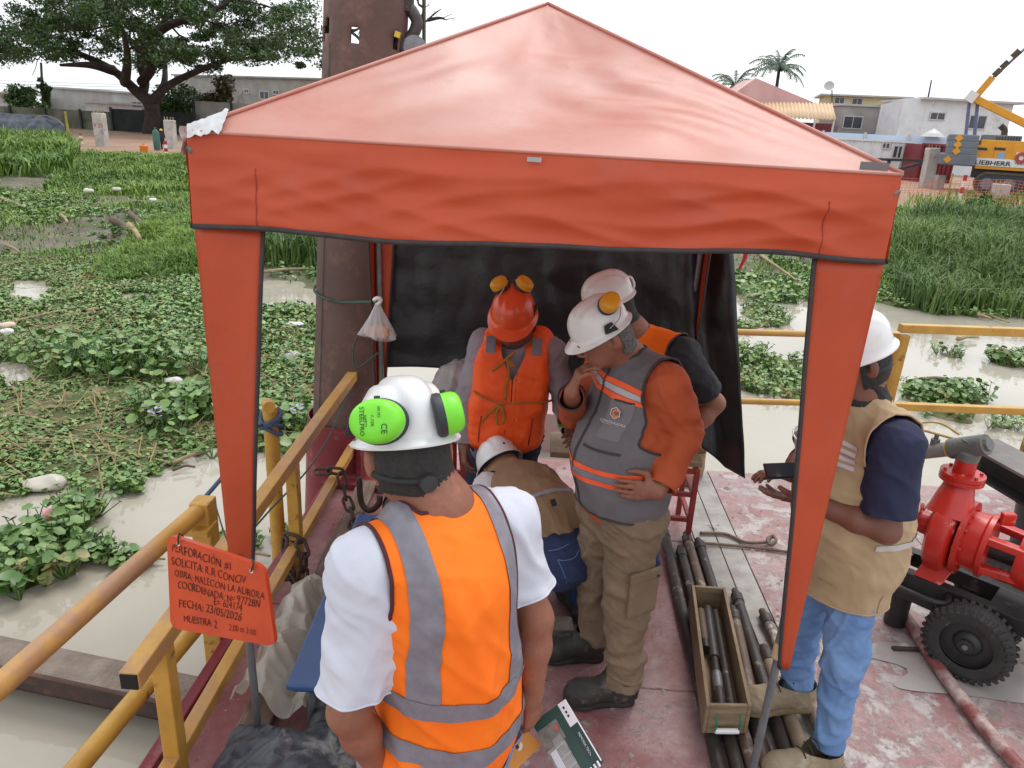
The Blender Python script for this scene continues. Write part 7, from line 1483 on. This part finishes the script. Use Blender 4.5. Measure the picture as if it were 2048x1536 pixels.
w0 = lambda px, py, Y=3.145: P(px, py, Y)
for nm, pts in (('chest_tie', [w0(1015, 718), w0(1018, 745), w0(1012, 775), w0(1010, 800)]), ('chest_tie', [w0(984, 742), w0(1000, 730), w0(1015, 716), w0(1030, 705)]), ('chest_tie', [w0(1012, 716), w0(1022, 728), w0(1030, 732)]), ('waist_tie', [w0(965, 842), w0(980, 825), w0(1000, 812), w0(1008, 830), w0(1006, 848)]), ('waist_tie', [w0(1000, 812), w0(992, 830), w0(996, 850)])): ribbon(nm, pts, .014, TIE, lj)
MB().tube(arc([w0(948, 782, 3.2), w0(960, 792, 3.16), w0(1000, 806, 3.14), w0(1040, 806, 3.14), w0(1085, 805, 3.17), w0(1105, 800, 3.22)], 5), .005, 6).build('waist_cord', TIE, lj, 180)
for x0 in (-.088, .088):
    q = J['chest']+fB*.125+lB*x0*1.2+V(0, 0, .155); R3 = Matrix((lB, (fB*.75+V(0, 0, .65)).normalized(), lB.cross((fB*.75+V(0, 0, .65)).normalized()))).transposed(); MB().box(q+(fB*.75+V(0, 0, .65)).normalized()*.006, (.045, .006, .085), R3).build('reflective_patch', REFL, lj, 0, bev=.002)
for a in (0.0, .12, -.12): MB().tube([mid(a, .79+.0*a, .168), mid(a*1.02, .86, .173), mid(a, .93, .168)], .0035, 5).build('seam', M('seam_dark', c(150, 46, 20), rough=.8), lj, 180)
trousers(J, t, M('denim_navy', c(34, 40, 66), c(28, 32, 54), 9, rough=.85, crease=(14, .35, .01)), .012, seed=5, waist=.9)
for s in 'LR': a_ = V(J['an'+s]); boot('boot', a_+V(0, .06, -.1), a_+V(0, -.2, -.1), .16, BOOTK, SOLEK, t, h=.01)
t = thing('smartphone', 'dark phone in the hand of the life jacket man', 'phone', P(1135, 825, 3.0)); MB().box(P(1136, 822, 2.98), (.09, .16, .012), Matrix.Rotation(.4, 3, 'X')).build('case', M('phone_dark', c(36, 40, 40), rough=.4), t, 0, bev=.004); MB().box(P(1136, 827, 2.975)-V(0, 0, .008), (.086, .15, .006), Matrix.Rotation(.4, 3, 'X')).build('green_edge', M('phone_green', c(120, 140, 60), rough=.5), t, 0)

# ---------------------------------------------------------------- C: man in the grey vest, hand at his mouth
J = dict(fwd=(-.84, -.54), pel=V(.355, 2.53, .95), chest=V(.355, 2.575, 1.26), neck=V(.32, 2.58, 1.44), head=V(.215, 2.515, 1.545), hf=V(-.80, -.30, -.50), hu=V(-.48, -.14, .84),
         shL=V(.455, 2.43, 1.40), shR=V(.262, 2.73, 1.39), elL=V(.550, 2.46, 1.205), elR=V(.155, 2.70, 1.16), wrL=V(.452, 2.325, 1.035), wrR=V(.125, 2.485, 1.325),
         hipL=V(.40, 2.47, .84), hipR=V(.315, 2.61, .84), knL=V(.405, 2.44, .46), knR=V(.30, 2.65, .46), anL=V(.435, 2.43, .11), anR=V(.335, 2.70, .11))
t = thing('person', 'man in grey vest and white helmet resting his chin on his hand', 'person', (.38, 2.55, 0))
person_body(J, 'body', t, SKIN, hands=[('L', (-.97, -.12, .06), (.0, 1, -.1), (.08, .10, .14, .2, .1), -1), ('R', (.28, .05, 1), (.75, .1, -.2), (.9, .95, 1.0, 1.05, .4), 1)], h=.0055, hs=.92)
hf_, hl_, hu_, hc_ = hframe(J)
hair(J, HAIRG, t, [lambda v: .022-(v-hc_)@hf_, lambda v: (v-hc_)@hu_+.098-2.0*np.maximum(0, (v-hc_)@hf_+.036), lambda v: np.maximum(np.abs((v-hc_)@hu_+.02)-.044, np.maximum(-.036-(v-hc_)@hf_, .045-np.abs((v-hc_)@hl_)))], .92, ex=.006)
h_, ho, hf, hl, hu = helmet(t, J['head'], J['hf'], J['hu'], WHELM, .91)
earmuff(h_, ho, hl*.8-hf*.25+hu*.5, -hf+hu*.4, MUFFY, ho+hl*.080-hf*.045+hu*.088, .85, None, ho+hl*.11+hu*.02); MB().prism([ho+hl*.097+hf*a+hu*b_ for a, b_ in ((-.03, -.004), (.02, .004), (.012, .034), (-.018, .034))], hl*.008).build('muff_bracket', M('band_black'), h_, 0, bev=.003)
gl = lambda a, b_, c_: V(hc_)+V(*hf_)*a+V(*hl_)*b_+V(*hu_)*c_
mb = MB()
for sg in (-1, 1):
    mb.tube([gl(.104, sg*(.034+.023*cos(x)), .004+.018*sin(x)) for x in np.linspace(0, 2*pi, 20, endpoint=False)], .0024, 6, closed=True); mb.tube([gl(.104, sg*.056, .01), gl(.06, sg*.078, .012), gl(-.01, sg*.083, .008)], .0022, 6)
mb.tube([gl(.106, .011, .008), gl(.106, -.011, .008)], .002, 6); gs = mb.build('glasses', M('glasses_black', c(30, 30, 34), rough=.35), t, 180)
for sg in (-1, 1): MB().raw([gl(.105, sg*(.034+.021*cos(x)), .004+.016*sin(x)) for x in np.linspace(0, 2*pi, 16, endpoint=False)], [tuple(range(16))]).build('lens', M('lens_dark', c(70, 74, 80), rough=.08, alpha=.5), gs, 0)
OSH = M('shirt_rust', c(182, 84, 46), c(168, 74, 40), 6, rough=.85, bump=.15, bscale=220, bdist=.002, crease=(11, .4, .014))
garment('orange_shirt', torso_prims(J, .004, belly=.04, hem=V(.35, 2.53, .84))+arm_prims(J, 'L', .020, True)+arm_prims(J, 'R', .016, True), .009, OSH, t, [lambda v, f: cut_sleeve(v, f, J, 'L', .90, .075, ('el', 'wr')), lambda v, f: cut_sleeve(v, f, J, 'R', .82, .075, ('el', 'wr')), neckcut(J, .068, .018), zcut(.825)], (.012, 40, 14, (.5, .3, .6)))
for s, tm in (('R', .82), ('L', .90)):
    a, b_ = V(J['el'+s]), V(J['wr'+s]); d = (b_-a).normalized(); u_ = d.orthogonal().normalized(); w_ = d.cross(u_); p = a.lerp(b_, tm); MB().tube([p+(u_*cos(x)+w_*sin(x))*.052 for x in np.linspace(0, 2*pi, 24, endpoint=False)], .0045, 6, closed=True).build('cuff', TRIM if s == 'R' else OSH, t, 180)
GV = M('vest_grey', c(112, 108, 112), c(100, 96, 100), 6, rough=.8, bump=.15, bscale=220, bdist=.003, crease=(12, .3, .010)); VPC = torso_prims(J, .026, w=.96, d=1.02, belly=.045, hem=V(.35, 2.52, .92)); FC = (.009, 44, 31, (.5, .4, .6))
fC, lC = fr(J['fwd']); lC3, fC3 = A3(lC), A3(fC); cC = A3(J['chest'])
def arm_cut(J, l3, f3, inn=.03, low=.20, half=.16):
    def fn(v, f):
        for s, sg in (('L', 1), ('R', -1)):
            ctr = A3(J['sh'+s]); x = (v-ctr)@l3*sg; z = v[:, 2]-ctr[2]; y = (v-ctr)@f3; d = (low-np.sqrt((z*.95+.05)**2+(y*1.05)**2)); v, f = clip(v, f, -np.minimum(np.minimum(x+inn-.12*np.maximum(0, -z-.05), d), .3))
        return v, f
    return fn
ccut = [arm_cut(J, lC3, fC3, .02, .19), neckcut(J, .078, .03), zcut(.885)]
vo, vv, vf = garment('grey_vest', VPC, .009, GV, t, ccut, FC, .003, ret=True); binding('edge_binding', vv, vf, .0048, TRIM, vo)
def stc(name, mat, keep, ex=.003):
    v, f = surface(VPC, .009); v = smoothv(v, f, 1); v = folds(v, f, *FC); v = folds(v, f, FC[0]*.38, FC[1]*2.2, FC[2]+70, FC[3], 1.3); v = v+vnormals(v, f)*ex
    for q in ccut: v, f = q(v, f)
    for k in keep: v, f = clip(v, f, k(v))
    if len(f): v, f = biggest(v, f); return npmesh(name, v, f, mat, vo, 180)
ORS = M('orange_stripe', c(250, 96, 50), rough=.6); WRS = M('silver_stripe', c(186, 180, 186), rough=.35)
zt_ = lambda v: v[:, 2]+.10*((v-cC)@lC3)
for zc in (1.374, 1.330): stc('orange_stripe', ORS, [lambda v, zc=zc: .009-np.abs(zt_(v)-zc-.012), lambda v: (v-cC)@fC3-.0])
stc('silver_stripe', WRS, [lambda v: .0105-np.abs(zt_(v)-1.364), lambda v: (v-cC)@fC3])
for zc in (1.0725, 1.0275): stc('orange_stripe', ORS, [lambda v, zc=zc: .009-np.abs(v[:, 2]-zc)])
stc('grey_stripe', REFL, [lambda v: .0125-np.abs(v[:, 2]-1.05)])
stc('zip_line', TRIM, [lambda v: .006-np.abs((v-cC)@lC3+.005), lambda v: (v-cC)@fC3])
stc('pocket_zip', TRIM, [lambda v: .005-np.abs(v[:, 2]-1.15), lambda v: (v-cC)@fC3-.02, lambda v: (v-cC)@lC3-.02, lambda v: .16-(v-cC)@lC3])
stc('chest_pocket', M('vest_grey2', c(118, 114, 118), rough=.8), [lambda v: .075-np.abs(v[:, 2]-1.265), lambda v: .04-np.abs((v-cC)@lC3-.095), lambda v: (v-cC)@fC3-.05], .002)
stc('pocket_slit', TRIM, [lambda v: .004-np.abs(v[:, 2]-1.325), lambda v: .035-np.abs((v-cC)@lC3-.10), lambda v: (v-cC)@fC3-.05], .004)
# emblem and name on the chest pocket: project onto the vest surface
sv_, sf_ = surface(VPC, .009)
def onvest(a, z):
    global vni
    d = np.abs((sv_-cC)@lC3-a)+np.abs(sv_[:, 2]-z)+np.where((sv_-cC)@fC3 < .03, 9, 0); vni = int(np.argmin(d)); return V(*sv_[vni])
eo = onvest(.085, 1.282); en = V(*vnormals(sv_, sf_)[vni]); eu = V(0, 0, 1).cross(en).normalized(); ez = en.cross(eu); eo = eo+en*.0085
hexp = lambda r: [eo+eu*(r*cos(pi/6+pi/3*k))+ez*(r*sin(pi/6+pi/3*k)) for k in range(6)]
MB().prism(hexp(.022), en*.001).build('emblem', M('emblem_white', c(214, 206, 200), rough=.6), vo, 0); MB().prism([p+en*.001 for p in hexp(.0185)], en*.0005).build('emblem', GV, vo, 0)
text('emblem_letter', 'C', .036, M('emblem_orange', c(224, 120, 50), rough=.6), vo, eo-eu*.0115-ez*.0125+en*.002, eu, ez, ext=.0003, off=.0018)
text('lettering', 'CONSTRULADESA', .0125, M('emblem_white'), vo, eo-eu*.052-ez*.040+en*.0025, eu, ez, ext=.0003); text('lettering', 'OBRAS Y PERFORACIONES S.A.', .0048, M('emblem_white'), vo, eo-eu*.046-ez*.046+en*.002, eu, ez, ext=.0003)
KHK = M('trousers_khaki', c(134, 114, 92), c(118, 100, 80), 5, rough=.85, bump=.15, bscale=220, c3=c(150, 132, 110), scale3=6, t3=(.56, .72), bdist=.002, crease=(13, .4, .012))
tr_ = trousers(J, t, KHK, .022, seed=9, waist=.92, wide=1.0, amp=.010)
pk = V(J['hipL']).lerp(V(J['knL']), .72)+lC*.092; R3 = Matrix((fC, lC, V(0, 0, 1))).transposed(); MB().box(pk, (.135, .02, .16), R3).build('cargo_pocket', KHK, tr_, 0, bev=.009); MB().box(pk+V(0, 0, .095)+lC*.005, (.15, .018, .045), R3).build('pocket_flap', KHK, tr_, 0, bev=.008); MB().cyl(pk+V(0, 0, .085)-fC*.05+lC*.012, pk+V(0, 0, .085)-fC*.05+lC*.016, .007, n=12).build('button', TRIM, tr_)
p = V(J['anL'])+V(0, 0, .05); MB().tube([p+V(.066*cos(x), .066*sin(x), .0+.006*sin(2*x)) for x in np.linspace(0, 2*pi, 24, endpoint=False)], .011, 8, closed=True).build('rolled_cuff', KHK, tr_, 180)
for s, hx, tx in (('L', V(.47, 2.455, 0), V(.205, 2.40, 0)), ('R', V(.36, 2.705, 0), V(.10, 2.655, 0))):
    bo = boot('boot', hx, tx, .15, BOOTK, SOLEK, t, 1.12, h=.008); MB().tube([V(J['an'+s])+V(.058*cos(x), .066*sin(x), .04) for x in np.linspace(0, 2*pi, 22, endpoint=False)], .007, 6, closed=True).build('collar', BOOTK, bo, 180); MB().tube([V(J['an'+s])+V(.053*cos(x), .06*sin(x), .05) for x in np.linspace(0, 2*pi, 22, endpoint=False)], .005, 6, closed=True).build('yellow_lining', M('lining_yellow', c(206, 190, 60), rough=.7), bo, 180)

# ---------------------------------------------------------------- D: man in black shirt behind him
J = dict(fwd=(-.7, -.7), pel=V(.50, 3.16, .90), chest=V(.485, 3.13, 1.20), neck=V(.40, 3.11, 1.40), head=V(.28, 3.075, 1.532), hf=V(-.85, -.25, -.35), hu=V(-.30, -.1, .94),
         shL=V(.60, 3.0, 1.345), shR=V(.36, 3.25, 1.345), elL=V(.80, 3.10, 1.10), elR=V(.20, 3.3, 1.10), wrL=V(.665, 3.02, .94), wrR=V(.25, 3.05, 1.12),
         hipL=V(.56, 3.10, .84), hipR=V(.44, 3.22, .84), knL=V(.56, 3.07, .46), knR=V(.43, 3.22, .46), anL=V(.59, 3.10, .1), anR=V(.46, 3.26, .1))
t = thing('person', 'man in black shirt and orange vest half hidden behind the grey vest man', 'person', (.52, 3.15, 0))
person_body(J, 'body', t, SKIN, hands=[('L', (-.85, -.3, -.3), (.3, .7, -.3), (.2, .25, .3, .3, .2), 1), ('R', (-.3, -.8, .3), (.4, .2, -.6), (.6, .6, .7, .7, .4), -1)], hs=.92)
hf_, hl_, hu_, hc_ = hframe(J); hair(J, HAIR, t, [lambda v: .02-(v-hc_)@hf_, lambda v: (v-hc_)@hu_+.10], .92)
h_, ho, hf, hl, hu = helmet(t, J['head'], J['hf'], J['hu'], WHELM, .92); MB().tube(arc([ho-hf*.11-hu*.015, ho-hf*.125+hu*.005, ho-hf*.12+hu*.04, ho-hf*.1+hu*.05], 4), .006, 8).build('visor_clip', WHELM, h_, 180)
BSH = M('shirt_black', c(34, 34, 38), c(44, 44, 48), 7, rough=.8, crease=(12, .35, .012))
garment('black_shirt', torso_prims(J, .004, hem=V(.5, 3.16, .80))+arm_prims(J, 'L', .02, flare=.01)+arm_prims(J, 'R', .02, flare=.01), .010, BSH, t, [lambda v, f: cut_sleeve(v, f, J, 'L', .74, .1), lambda v, f: cut_sleeve(v, f, J, 'R', .74, .1), neckcut(J, .064, .03), zcut(.78)], (.008, 50, 24, (.4, .3, .8)))
VPD = torso_prims(J, .024, hem=V(.5, 3.16, .85)); fD, lD = fr(J['fwd']); vo, vv, vf = garment('hi_vis_vest', VPD, .011, HIVIS, t, [arm_cut(J, A3(lD), A3(fD), .015, .19), neckcut(J, .075, .02), zcut(.84)], (.008, 40, 25, (.6, .4, .2)), .003, ret=True); binding('edge_binding', vv, vf, .004, TRIM, vo)
cD = A3(J['chest'])
def std(keep):
    v, f = surface(VPD, .011); v = smoothv(v, f, 1); v = v+vnormals(v, f)*.006; v, f = arm_cut(J, A3(lD), A3(fD), .015, .19)(v, f)
    for k in keep: v, f = clip(v, f, k(v))
    if len(f): npmesh('reflective_band', v, f, REFL, vo, 180)
std([lambda v: .022-np.abs(v[:, 2]-1.05)]); std([lambda v: .022-np.abs(v[:, 2]-.93)])
trousers(J, t, DENIM, .014, seed=7, waist=.95)
for s in 'LR': a_ = V(J['an'+s]); boot('boot', a_+V(.04, .04, -.1), a_+V(-.14, -.14, -.1), .16, BOOTK, SOLEK, t, h=.012)

# ---------------------------------------------------------------- E: crouching man in the tan vest
J = dict(fwd=(-.55, .83), pel=V(.10, 2.70, .545), chest=V(-.03, 2.90, .685), neck=V(-.105, 3.03, .705), head=V(-.145, 3.10, .70), hf=V(-.30, .45, -.84), hu=V(-.48, .75, .46),
         shL=V(-.18, 2.92, .675), shR=V(.055, 3.03, .665), elL=V(-.18, 3.10, .47), elR=V(.07, 3.18, .45), wrL=V(-.15, 3.22, .29), wrR=V(.02, 3.26, .27),
         hipL=V(.01, 2.70, .52), hipR=V(.185, 2.79, .50), knL=V(-.07, 2.98, .50), knR=V(.22, 3.10, .45), anL=V(.02, 2.86, .11), anR=V(.275, 2.98, .11))
t = thing('person', 'crouching man in tan vest and dark jeans bending away', 'person', (.12, 2.85, 0))
person_body(J, 'body', t, SKIN, hands=[('L', (.3, .5, -.8), (.6, .2, .2), (.5, .5, .5, .5, .3), 1), ('R', (-.2, .4, -.9), (-.6, .2, .2), (.5, .5, .5, .5, .3), -1)], h=.008, face=False)
h_, ho, hf, hl, hu = helmet(t, J['head'], J['hf'], J['hu'], WHELM, 1.0); mb = MB(); mb.lathe([(.004, 0), (.007, .002), (.004, .004)], ho-hf*.118+hu*.03, -hf, 10); mb.build('rivet', M('band_black'), h_)
TP = [ecap(J['pel']+V(.03, -.02, -.02), J['pel'].lerp(J['chest'], .5)+V(0, -.01, .035), lE, (.185, .135), (.185, .13), .06) for lE in [fr(J['fwd'])[1]]]+[ecap(J['pel'].lerp(J['chest'], .5)+V(0, -.01, .035), J['chest']+V(0, 0, .01), fr(J['fwd'])[1], (.185, .13), (.19, .125), .06), cap(J['shL'], J['shR'], .085, None, .07), cap(J['chest'], J['neck'].lerp(J['head'], .35), .11, .088, .06)]
WSH = M('shirt_white', c(206, 204, 206), c(190, 188, 192), 7, rough=.85)
garment('white_shirt', [cap(J['sh'+s], J['el'+s], .068, .058, .04) for s in 'LR']+[cap(J['el'+s], J['wr'+s], .056, .044, .03) for s in 'LR']+[cap(J['shL'], J['shR'], .07, None, .06), ecap(J['pel'], J['chest'], fr(J['fwd'])[1], (.165, .115), (.165, .11), .06)], .010, WSH, t, (), (.008, 50, 33, (.4, .3, .8)))
axE = A3((J['chest']-J['pel']).normalized()); pE = A3(J['pel']); lE = A3(fr(J['fwd'])[1])
FE = (.012, 40, 41, (.6, .3, .3)); ecut = [lambda v, f: clip(v, f, (v-pE)@axE+.045), lambda v, f: clip(v, f, np.maximum(.58-(v-pE)@axE, -1)), arm_cut(J, lE, A3(fr(J['fwd'])[0]), .01, .16)]
vo, vv, vf = garment('tan_vest', TP, .0095, TANV2, t, ecut, FE, .003, ret=True)
v, f = surface(TP, .0095); v = smoothv(v, f, 1); v = folds(v, f, *FE); v = folds(v, f, FE[0]*.38, FE[1]*2.2, FE[2]+70, FE[3], 1.3); v = v+vnormals(v, f)*.004
for q in ecut: v, f = q(v, f)
v, f = clip(v, f, .0095-np.abs((v-pE)@axE-.17)); npmesh('waist_strap', v, f, M('strap_grey', c(150, 146, 156), rough=.7), vo, 180)
bq = V(*(pE+axE*.17))-V(*lE)*.145+V(0, -.02, .10); MB().box(P(1107, 1005, 2.66), (.022, .012, .03), Matrix.Rotation(-.4, 3, 'Y')).build('buckle', M('band_black'), vo, 0, bev=.003)
f_, l = fr(J['fwd']); pr = [ecap(J['hipL'], J['hipR'], l, (.125, .135), (.125, .135), .06), ell(J['pel']+V(.04, -.03, -.02), (.18, .15, .14), (l, f_, V(0, 0, 1)), .07)]
for s in 'LR': pr += [cap(J['hip'+s], J['kn'+s], .105, .075, .05), cap(J['kn'+s], J['an'+s], .075, .06, .03)]
v, f = surface(pr, .009); v = smoothv(v, f, 1); v = folds(v, f, .010, 50, 51, (.3, .4, .8)); v, f = clip(v, f, .11-(v-pE)@axE); v, f = clip(v, f, v[:, 2]-.09); jo = npmesh('jeans', v, f, DENIM, t, 180)
def onmesh(px, py):
    d = A3(ray(px, py).normalized()); q = v-A3(CAM); k = q@d; e = np.linalg.norm(q-k[:, None]*d, axis=1); m_ = e < .014; 
    if not m_.any(): m_ = e < e.min()+.002
    i = np.where(m_)[0][np.argmin(k[m_])]; return V(*v[i])-ray(px, py).normalized()*.004
STI = M('denim_stitch', c(96, 116, 158), rough=.8)
for pts in ([(1118, 1122), (1135, 1125), (1155, 1112), (1166, 1096)], [(1120, 1124), (1128, 1150), (1136, 1172)], [(1068, 1090), (1074, 1120), (1078, 1160)], [(1092, 1098), (1115, 1094), (1140, 1082)]): MB().tube(arc([onmesh(*p) for p in pts], 4), .0022, 5).build('stitching', STI, jo, 180)
for s, hx, tx in (('L', V(.05, 2.80, 0), V(-.08, 3.04, 0)), ('R', V(.30, 2.93, 0), V(.19, 3.18, 0))): boot('boot', hx, tx, .17, BOOTK, SOLEK, t, 1.0, h=.010)

# ---------------------------------------------------------------- F: man with the phone at the right
J = dict(fwd=(-.97, -.2), pel=V(1.155, 2.33, .90), chest=V(1.13, 2.35, 1.20), neck=V(1.08, 2.35, 1.43), head=V(1.03, 2.345, 1.565), hf=V(-.90, -.1, -.38), hu=V(-.34, 0, .92),
         shL=V(1.145, 2.175, 1.335), shR=V(1.13, 2.52, 1.345), elL=V(1.15, 2.12, 1.06), elR=V(1.02, 2.58, 1.08), wrL=V(.925, 2.23, 1.09), wrR=V(.93, 2.40, 1.10),
         hipL=V(1.155, 2.25, .84), hipR=V(1.145, 2.42, .84), knL=V(1.155, 2.19, .47), knR=V(1.10, 2.44, .47), anL=V(1.165, 2.17, .12), anR=V(1.125, 2.43, .12))
t = thing('person', 'man in tan vest and light jeans holding a phone behind the right canopy leg', 'person', (1.14, 2.33, 0))
person_body(J, 'body', t, SKIN2, hands=[('L', (-.97, .1, .06), (.0, .25, 1), (.12, .14, .18, .3, .35), -1), ('R', (-.92, -.2, .22), (-.1, -.45, -.9), (.45, .55, .6, .65, .35), -1)], h=.0055)
hf_, hl_, hu_, hc_ = hframe(J); hair(J, HAIR, t, [lambda v: .02-(v-hc_)@hf_, lambda v: (v-hc_)@hu_+.09])
h_, ho, hf, hl, hu = helmet(t, J['head'], J['hf'], J['hu'], WHELM, 1.03)
MB().tube(arc([gl2 for gl2 in [V(hc_)+V(*hl_)*(.083*cos(a))-V(*hf_)*(.09*sin(a)+.01)-V(*hu_)*(.035+.012*sin(a)) for a in np.linspace(0, pi, 9)]], 4), .013, 8).build('nape_strap', M('band_black'), h_, 180)
BUF = M('neck_buff', c(38, 37, 40), c(50, 48, 52), 12, rough=.9); n0, n1 = V(J['neck'])+V(.015, 0, -.01), V(J['neck'])+V(-.012, 0, .075)
garment('neck_gaiter', [cap(n0-V(0, 0, .02), n1, .088, .074, .03)], .009, BUF, t, [zcut(1.39), zcut(1.52, False)], (.012, 70, 61, (.2, .1, 1)), .003)
NSH = M('shirt_navy', c(38, 42, 72), c(30, 34, 60), 7, rough=.85, bump=.12, bscale=220, bdist=.002, crease=(12, .35, .012))
garment('navy_shirt', torso_prims(J, .004, hem=V(1.16, 2.33, .80))+arm_prims(J, 'L', .024, flare=.016)+arm_prims(J, 'R', .022, flare=.012), .009, NSH, t, [lambda v, f: cut_sleeve(v, f, J, 'L', .80, .105), lambda v, f: cut_sleeve(v, f, J, 'R', .8, .105), neckcut(J, .066, .03), zcut(.8)], (.008, 50, 62, (.4, .3, .8)))
VPF = torso_prims(J, .033, w=.96, d=1.02, belly=.025, hem=V(1.15, 2.33, .72)); fF, lF = fr(J['fwd']); FF = (.013, 38, 65, (.5, .3, .5))
fcut = [arm_cut(J, A3(lF), A3(fF), .015, .175), neckcut(J, .08, .03), zcut(.715)]
vo, vv, vf = garment('tan_vest', VPF, .0095, TANV, t, fcut, FF, .003, ret=True); binding('edge_binding', vv, vf, .004, TANV, vo)
cF = A3(J['chest'])
def stf(name, mat, keep, ex=.004):
    v, f = surface(VPF, .0095); v = smoothv(v, f, 1); v = folds(v, f, *FF); v = folds(v, f, FF[0]*.38, FF[1]*2.2, FF[2]+70, FF[3], 1.3); v = v+vnormals(v, f)*ex
    for q in fcut: v, f = q(v, f)
    for k in keep: v, f = clip(v, f, k(v))
    if len(f): v, f = biggest(v, f); npmesh(name, v, f, mat, vo, 180)
SEAMT = M('seam_tan', c(132, 108, 78), rough=.9)
stf('hem_seam', SEAMT, [lambda v: .0015-np.abs(v[:, 2]-.737)], .0015)
for zz_ in (.96, .80): stf('pocket_seam', SEAMT, [lambda v, zz_=zz_: .002-np.abs(v[:, 2]-zz_), lambda v: .075-np.abs((v-cF)@A3(lF)-.085), lambda v: (v-cF)@A3(fF)+.04], .0015)
stf('side_seam', SEAMT, [lambda v: .002-np.abs((v-cF)@A3(fF)+.035), lambda v: (v-cF)@A3(lF), lambda v: 1.12-v[:, 2]], .0015)
stf('waist_strap', M('strap_pale', c(186, 180, 176), rough=.6), [lambda v: .010-np.abs(v[:, 2]-.985), lambda v: (v-cF)@A3(lF)-.0, lambda v: .04-(v-cF)@A3(fF)])
for k in range(4): stf('reflective_dash', M('dash', c(200, 190, 196), rough=.4), [lambda v, k=k: .007-np.abs(v[:, 2]-1.30+.024*k), lambda v: .03-np.abs((v-cF)@A3(lF)-.10), lambda v: (v-cF)@A3(fF)-.03])
MB().box(P(1788, 1050, 2.17), (.03, .012, .03)).build('buckle', M('band_black'), vo, 0, bev=.003)
trousers(J, t, DENIML, .004, seed=12, waist=.745, amp=.010)
SHOE = M('shoe_tan', c(158, 142, 116), c(140, 122, 98), 12, rough=.8, c3=c(182, 170, 150), scale3=14, t3=(.55, .7))
for s, hx, tx in (('L', V(1.20, 2.175, .0), V(.93, 2.10, .0)), ('R', V(1.18, 2.435, .06), V(.905, 2.375, .055))): boot('shoe', hx, tx, .12, SHOE, SOLT, t, 1.08, h=.008)
t = thing('smartphone', 'dark smartphone held by the man in the tan vest', 'phone', P(1560, 940, 2.28)); R3 = (Matrix.Rotation(-.12, 3, 'Y') @ Matrix.Rotation(.5, 3, 'X')); q = P(1568, 941, 2.28); MB().box(q, (.128, .062, .008), R3).build('case', M('phone_black', c(28, 28, 32), rough=.3), t, 0, bev=.003); MB().box(q+R3 @ V(0, 0, .0052), (.120, .056, .0012), R3).build('screen', M('phone_screen', c(52, 56, 62), rough=.08), t, 0)
t = thing('sample_bag', 'clear plastic sample bag with round mouth behind the right canopy leg', 'sample bag', P(1610, 880, 2.45))
q = P(1618, 866, 2.45); ax2 = V(-.25, -.3, .92).normalized(); MB().lathe([(.052, 0), (.05, -.03), (.046, -.10), (.05, -.2), (.04, -.26)], q, ax2, 24, False).build('film', M('film_milky', (.82, .82, .84), rough=.25, alpha=.5), t, 60); u_ = ax2.orthogonal().normalized(); w_ = ax2.cross(u_); MB().tube([q+(u_*cos(x)+w_*sin(x))*.053 for x in np.linspace(0, 2*pi, 28, endpoint=False)], .0035, 6, closed=True).build('rim', M('rim_clear', (.8, .84, .82), rough=.2), t, 180)
v, f = surface([cap(q-ax2*.06, q-ax2*.23, .046, .05, .02), ell(q-ax2*.24, (.06, .05, .05), None, .03)], .008); v = folds(v, f, .008, 90, 3, (.5, .5, .5)); npmesh('white_sample', v, f, M('sample_white', c(214, 208, 206), rough=.8), t, 180)
